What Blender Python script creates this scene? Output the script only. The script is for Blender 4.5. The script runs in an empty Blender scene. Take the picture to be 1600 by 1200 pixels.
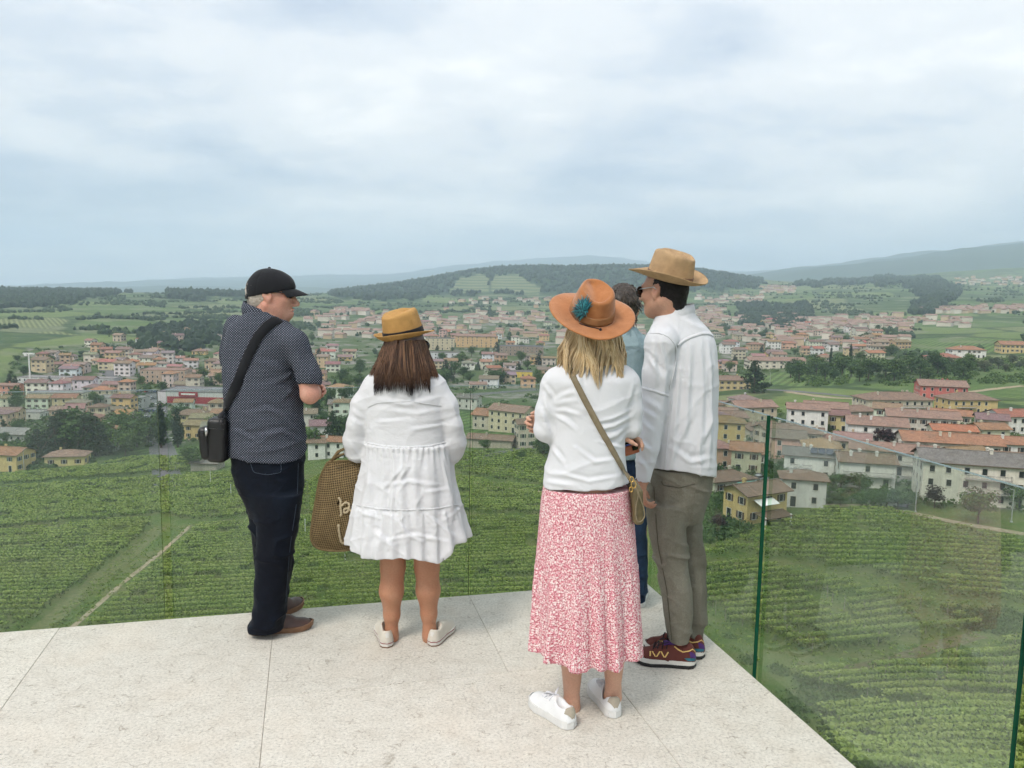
import bpy, math, random
import numpy as np
from mathutils import Matrix, Vector

# ------------------------------------------------------------------ scene, camera, world, sun
scene = bpy.context.scene
C = scene.collection
FPX, HORY, ROLL, EYE = 1250.0, 450.0, math.radians(1.0), 1.7
PITCH = math.atan((600.0 - HORY) / FPX)
cam_data = bpy.data.cameras.new('camera')
cam = bpy.data.objects.new('camera', cam_data); C.objects.link(cam)
cam_data.sensor_width = 36.0; cam_data.lens = FPX / 1600.0 * 36.0
cam_data.clip_start = 0.05; cam_data.clip_end = 60000.0
cam.matrix_world = Matrix.Translation((0, 0, EYE)) @ Matrix.Rotation(math.pi/2 - PITCH, 4, 'X') @ Matrix.Rotation(ROLL, 4, 'Z')
scene.camera = cam

SUN_EL, SUN_AZ = math.radians(52), math.radians(215)     # compass-like: direction the sun stands in, clockwise from +Y
world = bpy.data.worlds.new('World'); scene.world = world; world.use_nodes = True
wn, wl = world.node_tree.nodes, world.node_tree.links
wn.clear()
world.cycles.sampling_method = 'MANUAL'; world.cycles.sample_map_resolution = 256
w_out = wn.new('ShaderNodeOutputWorld'); w_bg = wn.new('ShaderNodeBackground'); w_bg.inputs[1].default_value = 0.1
wl.new(w_bg.outputs[0], w_out.inputs[0])
sky_tex = wn.new('ShaderNodeTexSky'); sky_tex.sky_type = 'NISHITA'; sky_tex.sun_disc = False
sky_tex.sun_elevation = SUN_EL; sky_tex.sun_rotation = SUN_AZ; sky_tex.dust_density = 3.0
def wnode(t, **kw):
    n = wn.new(t)
    for k, v in kw.items(): setattr(n, k, v)
    return n
def wmath(op, a, b=None, clamp=False):
    n = wnode('ShaderNodeMath', operation=op, use_clamp=clamp)
    for i, v in enumerate((a, b)):
        if v is None: continue
        if isinstance(v, (int, float)): n.inputs[i].default_value = v
        else: wl.new(v, n.inputs[i])
    return n.outputs[0]
wtc = wnode('ShaderNodeTexCoord'); wsep = wnode('ShaderNodeSeparateXYZ'); wl.new(wtc.outputs['Generated'], wsep.inputs[0])
zc = wmath('MAXIMUM', wsep.outputs[2], 0.0)
den = wmath('ADD', zc, 0.16)
wcomb = wnode('ShaderNodeCombineXYZ')
wl.new(wmath('DIVIDE', wsep.outputs[0], den), wcomb.inputs[0]); wl.new(wmath('DIVIDE', wsep.outputs[1], den), wcomb.inputs[1])
def wnoise(scale, detail, rough, loc, sc=(1, 1, 1), dist=0.0):
    mp = wnode('ShaderNodeMapping'); mp.inputs['Location'].default_value = loc; mp.inputs['Scale'].default_value = sc
    wl.new(wcomb.outputs[0], mp.inputs[0])
    n = wnode('ShaderNodeTexNoise'); n.inputs['Scale'].default_value = scale; n.inputs['Detail'].default_value = detail
    n.inputs['Roughness'].default_value = rough; n.inputs['Distortion'].default_value = dist
    wl.new(mp.outputs[0], n.inputs['Vector']); return n.outputs[0]
def wramp(fac, stops):
    r = wnode('ShaderNodeValToRGB'); r.color_ramp.interpolation = 'EASE'
    el = r.color_ramp.elements
    while len(el) < len(stops): el.new(0.5)
    for e, (p, c) in zip(el, stops): e.position = p; e.color = (*c, 1)
    wl.new(fac, r.inputs[0]); return r.outputs[0]
big = wnoise(0.62, 4.0, 0.5, (6.2, 2.6, 0.0), (0.95, 1.0, 1.0), 0.2)
fine = wnoise(1.9, 6.0, 0.6, (9.1, 4.2, 0.0), (0.95, 1.0, 1.0), 0.15)
mixn = wmath('ADD', wmath('MULTIPLY', big, 0.6), wmath('MULTIPLY', fine, 0.4))
cloud_col = wramp(mixn, [(0.38, (3.25, 3.65, 4.35)), (0.45, (4.15, 4.45, 4.9)), (0.52, (5.15, 5.25, 5.4)), (0.62, (6.5, 6.4, 6.25))])
cover = wramp(mixn, [(0.30, (0.72, 0.72, 0.72)), (0.50, (0.96, 0.96, 0.96))])
# overcast luminance law: brighter towards the zenith
lum = wmath('ADD', wmath('MULTIPLY', zc, 0.40), 1.0)
mulc = wnode('ShaderNodeVectorMath', operation='SCALE'); wl.new(cloud_col, mulc.inputs[0]); wl.new(lum, mulc.inputs['Scale'])
wmix = wnode('ShaderNodeMix', data_type='RGBA'); wl.new(cover, wmix.inputs[0])
wl.new(sky_tex.outputs[0], wmix.inputs[6]); wl.new(mulc.outputs[0], wmix.inputs[7])
wl.new(wmix.outputs[2], w_bg.inputs[0])

sun_data = bpy.data.lights.new('sun', 'SUN'); sun = bpy.data.objects.new('sun', sun_data); C.objects.link(sun)
sun_data.energy = 1.35; sun_data.angle = math.radians(16); sun_data.color = (1.0, 0.94, 0.86)
_sd = Vector((math.sin(SUN_AZ)*math.cos(SUN_EL), math.cos(SUN_AZ)*math.cos(SUN_EL), math.sin(SUN_EL)))
sun.rotation_euler = (-_sd).to_track_quat('-Z', 'Y').to_euler()
sun.location = (0, -20, 60)
scene.view_settings.view_transform = 'Standard'; scene.view_settings.look = 'None'
scene.view_settings.exposure = 0.88; scene.view_settings.gamma = 1.0; scene.view_settings.use_curve_mapping = False
scene.render.engine = 'CYCLES'
scene.cycles.use_denoising = True; scene.cycles.use_adaptive_sampling = True; scene.cycles.adaptive_threshold = 0.03; scene.cycles.adaptive_min_samples = 10; scene.cycles.use_light_tree = False
scene.cycles.max_bounces = 4; scene.cycles.diffuse_bounces = 2; scene.cycles.glossy_bounces = 2
scene.cycles.transparent_max_bounces = 12; scene.cycles.volume_bounces = 3; scene.cycles.transmission_bounces = 4
scene.cycles.caustics_reflective = False; scene.cycles.caustics_refractive = False

# ------------------------------------------------------------------ helpers: pixels, noise, meshes, tags
rng = np.random.default_rng(7); random.seed(7)
_cp, _sp, _cr, _sr = math.cos(PITCH), math.sin(PITCH), math.cos(ROLL), math.sin(ROLL)
def ray(px, py):
    u = (px - 800.0)/FPX; v = (600.0 - py)/FPX
    u, v = u*_cr - v*_sr, u*_sr + v*_cr
    return np.array([u, _cp + v*_sp, -_sp + v*_cp])
def atY(px, py, Y):                       # the point at distance Y in front of the viewer
    d = ray(px, py); t = Y/d[1]
    return np.array([d[0]*t, Y, EYE + d[2]*t])
def atZ(px, py, Z=0.0):                   # the point on a level plane
    d = ray(px, py); t = (Z - EYE)/d[2]
    return np.array([d[0]*t, d[1]*t, Z])

def _h(ix, iy, iz, seed):
    n = (ix*374761393 + iy*668265263 + iz*2147483647 + seed*974711) & 0xffffffff
    n = ((n ^ (n >> 13))*1274126177) & 0xffffffff
    n = n ^ (n >> 16)
    return (n & 0xffff)/32767.5 - 1.0
def vnoise(p, seed=0):
    p = np.asarray(p, dtype=np.float64)
    f0 = np.floor(p); i = f0.astype(np.int64); f = p - f0
    w = f*f*f*(f*(f*6 - 15) + 10)
    out = 0
    for dx in (0, 1):
        wx = w[..., 0] if dx else 1 - w[..., 0]
        for dy in (0, 1):
            wy = w[..., 1] if dy else 1 - w[..., 1]
            for dz in (0, 1):
                wz = w[..., 2] if dz else 1 - w[..., 2]
                out = out + wx*wy*wz*_h(i[..., 0]+dx, i[..., 1]+dy, i[..., 2]+dz, seed)
    return out
def fbm(p, seed=0, octv=4, gain=0.5):
    p = np.asarray(p, dtype=np.float64); a = 1.0; s = 0
    for o in range(octv):
        s = s + a*vnoise(p*(2.03**o), seed + o*17); a *= gain
    return s
def fbm2(x, y, seed=0, octv=4, gain=0.5):
    return fbm(np.stack([x, y, np.zeros_like(x)], -1), seed, octv, gain)

def mesh_np(name, verts, faces, mats=(), smooth=False, mat_idx=None, uv=None):
    """faces: an (n,3) or (n,4) int array, or a list of both kinds of arrays"""
    me = bpy.data.meshes.new(name)
    verts = np.asarray(verts, dtype=np.float32).reshape(-1, 3)
    blocks = faces if isinstance(faces, list) else [faces]
    blocks = [np.asarray(b, dtype=np.int32) for b in blocks if len(b)]
    me.vertices.add(len(verts)); me.vertices.foreach_set('co', verts.ravel())
    tot = np.concatenate([np.full(len(b), b.shape[1], np.int32) for b in blocks])
    loops = np.concatenate([b.ravel() for b in blocks])
    start = np.concatenate([[0], np.cumsum(tot)[:-1]]).astype(np.int32)
    me.loops.add(len(loops)); me.loops.foreach_set('vertex_index', loops)
    me.polygons.add(len(tot)); me.polygons.foreach_set('loop_start', start); me.polygons.foreach_set('loop_total', tot)
    if mat_idx is not None: me.polygons.foreach_set('material_index', np.asarray(mat_idx, np.int32))
    me.polygons.foreach_set('use_smooth', np.full(len(tot), bool(smooth)))
    for m in mats: me.materials.append(m)
    if uv is not None:
        l = me.uv_layers.new(name='UVMap'); l.data.foreach_set('uv', np.asarray(uv, np.float32)[loops].ravel())
    me.update(calc_edges=True)
    me.validate()
    return me
def obj(name, me, parent=None, **tags):
    o = bpy.data.objects.new(name, me); C.objects.link(o)
    if parent is not None: o.parent = parent
    for k, v in tags.items(): o[k] = v
    return o
def empty(name, loc=(0, 0, 0), rz=0.0, **tags):
    o = bpy.data.objects.new(name, None); C.objects.link(o)
    o.location = loc; o.rotation_euler = (0, 0, rz); o.empty_display_size = 0.2
    for k, v in tags.items(): o[k] = v
    return o
def part(name, me, parent, **tags):
    """a child whose mesh is written in world coordinates: undo the parent's place (parents here are unrotated empties)"""
    o = obj(name, me, parent, **tags)
    p = parent; off = Vector((0, 0, 0))
    while p is not None:
        off += Vector(p.location); p = p.parent
    o.location = -off
    return o

class MB:
    """collects simple solids into one mesh"""
    def __init__(s): s.v, s.f3, s.f4, s.m3, s.m4, s.n = [], [], [], [], [], 0
    def raw(s, v, f, m=0):
        v = np.asarray(v, float).reshape(-1, 3)
        for q in f:
            q = [int(k) + s.n for k in q]
            if len(q) == 4: s.f4.append(q); s.m4.append(m)
            elif len(q) == 3: s.f3.append(q); s.m3.append(m)
            else:
                for k in range(1, len(q)-1): s.f3.append([q[0], q[k], q[k+1]]); s.m3.append(m)
        s.v.append(v); s.n += len(v)
    def box(s, c, size, rz=0.0, m=0, R=None):
        hx, hy, hz = np.asarray(size, float)/2
        v = np.array([[a*hx, b*hy, d*hz] for d in (-1, 1) for b in (-1, 1) for a in (-1, 1)])
        if R is None:
            cs, sn = math.cos(rz), math.sin(rz); R = np.array([[cs, -sn, 0], [sn, cs, 0], [0, 0, 1]])
        v = v @ np.asarray(R).T + np.asarray(c, float)
        s.raw(v, [(0, 2, 3, 1), (4, 5, 7, 6), (0, 1, 5, 4), (2, 6, 7, 3), (0, 4, 6, 2), (1, 3, 7, 5)], m)
    def tube(s, pts, r, n=6, m=0, closed=False, cap=True):
        pts = np.asarray(pts, float); k = len(pts); r = np.broadcast_to(np.asarray(r, float), (k,))
        t = np.gradient(pts, axis=0) if not closed else np.roll(pts, -1, 0) - np.roll(pts, 1, 0)
        t /= np.linalg.norm(t, axis=1)[:, None] + 1e-12
        ref = np.array([0, 0, 1.0]) if abs(t[0][2]) < 0.9 else np.array([1.0, 0, 0])
        a = np.cross(t[0], ref); a /= np.linalg.norm(a)
        rings = []
        for i in range(k):
            a = a - t[i]*(a @ t[i]); a /= np.linalg.norm(a) + 1e-12
            b = np.cross(t[i], a)
            th = np.arange(n)*2*math.pi/n
            rings.append(pts[i] + r[i]*(np.cos(th)[:, None]*a + np.sin(th)[:, None]*b))
        f = []
        for i in range(k if closed else k-1):
            j = (i+1) % k
            for q in range(n): f.append((i*n+q, i*n+(q+1) % n, j*n+(q+1) % n, j*n+q))
        if cap and not closed: f.append(tuple(range(n-1, -1, -1))); f.append(tuple((k-1)*n+q for q in range(n)))
        s.raw(np.concatenate(rings), f, m)
    def lathe(s, prof, c=(0, 0, 0), n=16, m=0):
        prof = np.asarray(prof, float); th = np.arange(n)*2*math.pi/n
        v = np.concatenate([np.stack([r*np.cos(th), r*np.sin(th), np.full(n, z)], -1) for r, z in prof]) + np.asarray(c, float)
        s.raw(v, [(i*n+q, i*n+(q+1) % n, (i+1)*n+(q+1) % n, (i+1)*n+q) for i in range(len(prof)-1) for q in range(n)], m)
    def mesh(s, name, mats, smooth=False):
        return mesh_np(name, np.concatenate(s.v), [np.array(s.f4, np.int32).reshape(-1, 4), np.array(s.f3, np.int32).reshape(-1, 3)],
                       mats, smooth, s.m4 + s.m3)

# ------------------------------------------------------------------ helpers: materials
class NT:
    def __init__(s, name):
        s.m = bpy.data.materials.new(name); s.m.use_nodes = True
        s.t = s.m.node_tree; s.N = s.t.nodes; s.L = s.t.links; s.N.clear()
        s.out = s.N.new('ShaderNodeOutputMaterial'); s.b = s.N.new('ShaderNodeBsdfPrincipled'); s.L.new(s.b.outputs[0], s.out.inputs[0])
    def n(s, t, ins=None, **kw):
        x = s.N.new(t)
        for k, v in kw.items(): setattr(x, k, v)
        for k, v in (ins or {}).items(): s.put(x.inputs[k], v)
        return x
    def put(s, sock, v):
        if isinstance(v, bpy.types.NodeSocket): s.L.new(v, sock)
        else:
            if isinstance(v, tuple) and len(v) == 3 and sock.type == 'RGBA': v = (*v, 1)
            sock.default_value = v
    def set(s, **kw):
        for k, v in kw.items(): s.put(s.b.inputs[{'col': 'Base Color', 'rough': 'Roughness', 'nrm': 'Normal', 'spec': 'Specular IOR Level', 'sheen': 'Sheen Weight', 'metal': 'Metallic', 'sss': 'Subsurface Weight', 'sssr': 'Subsurface Radius', 'ssss': 'Subsurface Scale', 'alpha': 'Alpha', 'trans': 'Transmission Weight'}[k]], v)
        return s.m
    def math(s, op, a, b=0.0, clamp=False): return s.n('ShaderNodeMath', {0: a, 1: b}, operation=op, use_clamp=clamp).outputs[0]
    def coord(s, kind='Object', scale=(1, 1, 1), loc=(0, 0, 0), rot=(0, 0, 0)):
        tc = s.n('ShaderNodeTexCoord'); mp = s.n('ShaderNodeMapping', {0: tc.outputs[kind], 'Scale': scale, 'Location': loc, 'Rotation': rot}); return mp.outputs[0]
    def geo(s): return s.n('ShaderNodeNewGeometry').outputs['Position']
    def mapv(s, v, scale=(1, 1, 1), loc=(0, 0, 0), rot=(0, 0, 0)): return s.n('ShaderNodeMapping', {0: v, 'Scale': scale, 'Location': loc, 'Rotation': rot}).outputs[0]
    def noise(s, v, scale, detail=3.0, rough=0.5, dist=0.0, out=0): return s.n('ShaderNodeTexNoise', {'Vector': v, 'Scale': scale, 'Detail': detail, 'Roughness': rough, 'Distortion': dist}).outputs[out]
    def vor(s, v, scale, feature='F1', out='Distance', dims='3D', rand=1.0): return s.n('ShaderNodeTexVoronoi', {'Vector': v, 'Scale': scale, 'Randomness': rand}, feature=feature, voronoi_dimensions=dims).outputs[out]
    def ramp(s, f, stops, interp='LINEAR'):
        r = s.n('ShaderNodeValToRGB', {0: f}); r.color_ramp.interpolation = interp; e = r.color_ramp.elements
        while len(e) < len(stops): e.new(0.5)
        for x, (p, c) in zip(e, stops):
            x.position = p; x.color = (*c, 1) if isinstance(c, tuple) else (c, c, c, 1)
        return r.outputs[0]
    def mix(s, f, a, b, mode='MIX'):
        x = s.n('ShaderNodeMix', data_type='RGBA', blend_type=mode)
        s.put(x.inputs[0], f); s.put(x.inputs[6], a); s.put(x.inputs[7], b); return x.outputs[2]
    def bump(s, h, strength=0.5, dist=0.01, nrm=None):
        x = s.n('ShaderNodeBump', {'Height': h, 'Strength': strength, 'Distance': dist})
        if nrm is not None: s.put(x.inputs['Normal'], nrm)
        return x.outputs[0]
    def attr(s, name, out='Fac'): return s.n('ShaderNodeAttribute', attribute_name=name).outputs[out]
def plain(name, col, rough=0.6, var=0.15, scale=20.0, bump=0.0, **kw):
    t = NT(name); v = t.coord('Object'); nz = t.noise(v, scale, 4.0)
    c = t.mix(1.0, col, t.ramp(nz, [(0.3, 1.0 - var), (0.7, 1.0 + 0.0*var)]), 'MULTIPLY')
    t.set(col=c, rough=rough, **kw)
    if bump: t.set(nrm=t.bump(nz, bump, 0.01))
    return t.m
# ------------------------------------------------------------------ the land: one height field, near hillside to far mountains
_D = np.array([3, 12, 30, 60, 100, 150, 210, 300, 420, 600, 850, 1200, 1700, 2400, 3400, 4800, 5700, 7000, 10000, 15000], float)
def P(y): return ('p', y)
_cols = {   # photograph column: heights (m), or P(row at which that distance shows)
 -700: [-5, -11, -22, -33, -43, -49, -56, -63, -66, -67, -65, -55, -40, -20, -20, -20, P(468), P(452), P(452), P(452)],
    0: [-5, -11, -22, -33, -43, -49, -56, -64, -68, -70, P(540), P(503), P(474), P(454), P(460), P(463), P(468), P(460), P(452), P(449)],
  300: [-5, -11, -22, -33, -43, -49, -56, -63, -67, -69, P(540), P(505), P(478), P(457), P(463), P(466), P(468), P(460), P(444), P(433)],
  450: [-5, -11, -22, -33, -43, -49, -55, -61, -65, -67, P(542), P(508), P(480), P(460), P(466), P(470), P(468), P(460), P(445), P(429)],
  600: [-5, -11, -22, -33, -43, -48, -54, -59, -63, -66, P(545), P(512), P(484), P(462), P(447), P(456), P(468), P(460), P(450), P(428)],
  680: [-5, -11, -22, -33, -43, -48, -53, -58, -62, -65, P(546), P(515), P(486), P(464), P(430), P(450), P(468), P(460), P(440), P(415)],
  750: [-5, -11, -22, -33, -43, -48, -53, -57, -62, -65, P(547), P(518), P(488), P(464), P(413), P(440), P(468), P(460), P(440), P(405)],
  900: [-5, -11, -22, -33, -43, -47, -52, -56, -61, -64, P(548), P(520), P(490), P(466), P(410), P(440), P(468), P(460), P(440), P(396)],
 1000: [-5, -10, -21, -32, -42, -46, -51, -55, -60, -64, P(549), P(520), P(490), P(468), P(407), P(440), P(468), P(460), P(440), P(402)],
 1100: [-4, -9, -19, -31, -41, -44, -47, -51, -56, -60, P(550), P(520), P(492), P(470), P(414), P(445), P(468), P(450), P(440), P(425)],
 1190: [-4, -9, -18, -31, -41, -43, -45, -48, -52, -58, P(552), P(522), P(490), P(462), P(437), P(445), P(448), P(426), P(424), P(424)],
 1300: [-3, -9, -17, -31, -41, -42.5, -44, -47, -49, -54, P(548), P(520), P(488), P(458), P(443), P(440), P(448), P(414), P(414), P(414)],
 1450: [-3, -8, -16, -30, -40, -42, -43.5, -46, -47, -49, P(532), P(512), P(485), P(455), P(437), P(425), P(436), P(396), P(398), P(398)],
 1600: [-3, -8, -16, -29, -40, -42, -43, -45, -45, -47, P(528), P(510), P(484), P(462), P(444), P(411), P(436), P(386), P(379), P(379)],
 2300: [-3, -8, -16, -29, -40, -42, -43, -45, -45, -45, -40, -25, 0, 40, 100, 200, 150, P(370), P(365), P(365)],
}
_pxs = sorted(_cols)
_az = []; _tab = []
for px in _pxs:
    r0 = ray(px, HORY); a = math.atan2(r0[0], r0[1]); _az.append(a); row = []
    for d, v in zip(_D, _cols[px]):
        if isinstance(v, tuple):
            r = ray(px, v[1]); v = EYE + d*r[2]/math.hypot(r[0], r[1])
        row.append(v)
    _tab.append(row)
_az = np.array(_az); _tab = np.array(_tab)
_ga = np.linspace(_az[0], _az[-1], 300); _gl = np.linspace(math.log(3), math.log(15000), 360)
_t1 = np.array([np.interp(_gl, np.log(_D), r) for r in _tab])
def _blur(a, k, ax):
    w = np.exp(-0.5*(np.arange(-3*k, 3*k+1)/k)**2); w /= w.sum()
    p = [(0, 0), (0, 0)]; p[ax] = (3*k, 3*k)
    return np.apply_along_axis(lambda q: np.convolve(q, w, 'valid'), ax, np.pad(a, p, mode='edge'))
_grid = _blur(_blur(np.array([np.interp(_ga, _az, _t1[:, j]) for j in range(len(_gl))]).T, 4, 0), 3, 1)
def ground_z(x, y):
    x = np.asarray(x, float); y = np.asarray(y, float)
    d = np.maximum(np.hypot(x, y), 3.0); a = np.arctan2(x, y)
    fa = np.clip((a - _ga[0])/(_ga[-1] - _ga[0])*(len(_ga)-1), 0, len(_ga)-1.001)
    fl = np.clip((np.log(d) - _gl[0])/(_gl[-1] - _gl[0])*(len(_gl)-1), 0, len(_gl)-1.001)
    i, j = fa.astype(int), fl.astype(int); u, v = fa - i, fl - j
    z = (_grid[i, j]*(1-u) + _grid[i+1, j]*u)*(1-v) + (_grid[i, j+1]*(1-u) + _grid[i+1, j+1]*u)*v
    amp = np.clip((d - 700)/1500, 0, 1)
    far = np.clip((d - 3800)/3000, 0, 1)
    z = z + amp*fbm2(x/330.0, y/330.0, 3, 3)*(5 + 9*far) + far*fbm2(x/1500.0, y/1500.0, 9, 3)*26
    z = z + np.clip((d - 15)/60, 0, 1)*fbm2(x/38.0, y/38.0, 5, 2)*0.25
    back = np.clip((np.abs(a) - 1.75)/0.4, 0, 1)          # behind the terrace the hilltop goes on
    return z*(1-back) + (-3.2 - 0.5*back)*back
def gz(x, y): return float(ground_z(np.array([x]), np.array([y]))[0])
def on_land(px, py, dmin=8.0, dmax=14000.0):
    r = ray(px, py); k = math.hypot(r[0], r[1])
    t = np.exp(np.linspace(math.log(dmin), math.log(dmax), 900))/k
    x, y, z = r[0]*t, r[1]*t, EYE + r[2]*t
    below = np.nonzero(z < ground_z(x, y))[0]
    if len(below) == 0: return None
    i = below[0]; lo, hi = (t[i-1] if i else t[0]), t[i]
    t = np.linspace(lo, hi, 60); b = np.nonzero(EYE + r[2]*t < ground_z(r[0]*t, r[1]*t))[0]; hi = t[b[0]] if len(b) else hi
    return np.array([r[0]*hi, r[1]*hi, gz(r[0]*hi, r[1]*hi)])
def to_px(x, y, z):
    x = np.asarray(x, float); y = np.asarray(y, float); z = np.asarray(z, float) - EYE
    dep = y*_cp - z*_sp; v = (y*_sp + z*_cp)/dep; u = x/dep
    u, v = u*_cr + v*_sr, -u*_sr + v*_cr
    return 800 + FPX*u, 600 - FPX*v
def inpoly(x, y, poly):
    x = np.asarray(x); y = np.asarray(y); c = np.zeros(x.shape, bool); n = len(poly)
    for i in range(n):
        (x1, y1), (x2, y2) = poly[i], poly[(i+1) % n]
        c ^= ((y1 > y) != (y2 > y)) & (x < (x2 - x1)*(y - y1)/((y2 - y1) or 1e-9) + x1)
    return c

def rough_in(fx, fy, poly):
    return inpoly(fx + 9*fbm2(fx/17.0, fy/9.0, 21, 3), fy + 4*fbm2(fx/14.0, fy/7.0, 22, 3), poly)
WOODS = [   # (where each wood shows in the photograph, nearest and farthest metres)
 ('hill', [(520,452),(620,430),(720,404),(1000,395),(1200,425),(1200,448),(1000,462),(900,466),(860,462),(760,460),(690,462),(600,472),(515,464)], 2100, 4600),
 ('ridge', [(-60,440),(240,445),(75,480),(-60,486)], 1300, 3200),
 ('slope', [(1405,434),(1440,430),(1478,440),(1500,455),(1486,472),(1452,490),(1424,492),(1442,470),(1420,450)], 1300, 4500),
 ('knoll', [(1155,478),(1260,478),(1275,500),(1240,515),(1150,508)], 900, 2600),
 ('copse', [(215,522),(330,506),(352,526),(300,548),(215,546)], 500, 1500),
 ('shelf', [(1250,440),(1420,434),(1400,442),(1240,450)], 1800, 4500),
 ('brow', [(250,448),(420,448),(420,462),(330,470),(260,466)], 1300, 3200),
]
TOWN = [[(40,545),(345,525),(350,690),(200,700),(60,690),(-40,640)], [(470,505),(870,490),(870,640),(640,640),(470,660)],
        [(1085,495),(1340,500),(1430,560),(1200,585),(1085,590)], [(1090,640),(1600,660),(1600,800),(1400,790),(1290,790),(1090,800)]]

# the sheet of ground, finer where it is seen
_a1 = np.linspace(-0.74, 0.74, 380); _a0 = np.concatenate([np.linspace(-math.pi, -0.74, 40)[:-1], _a1, np.linspace(0.74, math.pi, 40)[1:]])
_r = np.exp(np.linspace(math.log(2.5), math.log(15000), 340))
_A, _R = np.meshgrid(_a0, _r, indexing='ij')
_X, _Y = _R*np.sin(_A), _R*np.cos(_A)
_Z = ground_z(_X.ravel(), _Y.ravel()).reshape(_X.shape)
na, nr = _X.shape
_raw_ground = ground_z
_la, _lr = _a0, np.log(_r)
def ground_z(x, y):                                       # from here on: the built sheet itself
    x = np.asarray(x, float); y = np.asarray(y, float)
    d = np.maximum(np.hypot(x, y), 2.5001); a = np.arctan2(x, y)
    i = np.clip(np.searchsorted(_la, a) - 1, 0, na-2); fl = np.clip((np.log(d) - _lr[0])/(_lr[1] - _lr[0]), 0, nr-1.001); j = fl.astype(int)
    u = np.clip((a - _la[i])/(_la[i+1] - _la[i]), 0, 1); v = (d - _r[j])/(_r[j+1] - _r[j])
    return (_Z[i, j]*(1-u) + _Z[i+1, j]*u)*(1-v) + (_Z[i, j+1]*(1-u) + _Z[i+1, j+1]*u)*v
_idx = np.arange(na*nr).reshape(na, nr)
_q = np.stack([_idx[:-1, :-1], _idx[1:, :-1], _idx[1:, 1:], _idx[:-1, 1:]], -1).reshape(-1, 4)
_q = _q[:, ::-1]
_fx, _fy = to_px(_X.ravel(), np.maximum(_Y.ravel(), 0.5), _Z.ravel())
_dd = _R.ravel(); _front = (np.abs(_A.ravel()) < 0.74)
wood = np.zeros(na*nr); town = np.zeros(na*nr)
CLEAR = [[(703,457),(716,437),(750,428),(761,432),(764,457)], [(768,456),(770,432),(806,428),(846,452),(843,459)]]
clear = np.zeros(na*nr)
for poly in CLEAR: clear[inpoly(_fx, _fy, poly) & _front & (_dd > 1900) & (_dd < 4600)] = 1
for nm, poly, d0, d1 in WOODS: wood[rough_in(_fx, _fy, poly) & _front & (_dd > d0) & (_dd < d1)] = 1
wood[(_dd > 4700)] = 1.0; wood[clear > 0] = 0
for poly in TOWN: town[inpoly(_fx, _fy, poly) & _front & (_dd > 110) & (_dd < 1500)] = 1
ZONE = {'wood': wood, 'town': town, 'clear': clear}

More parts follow.
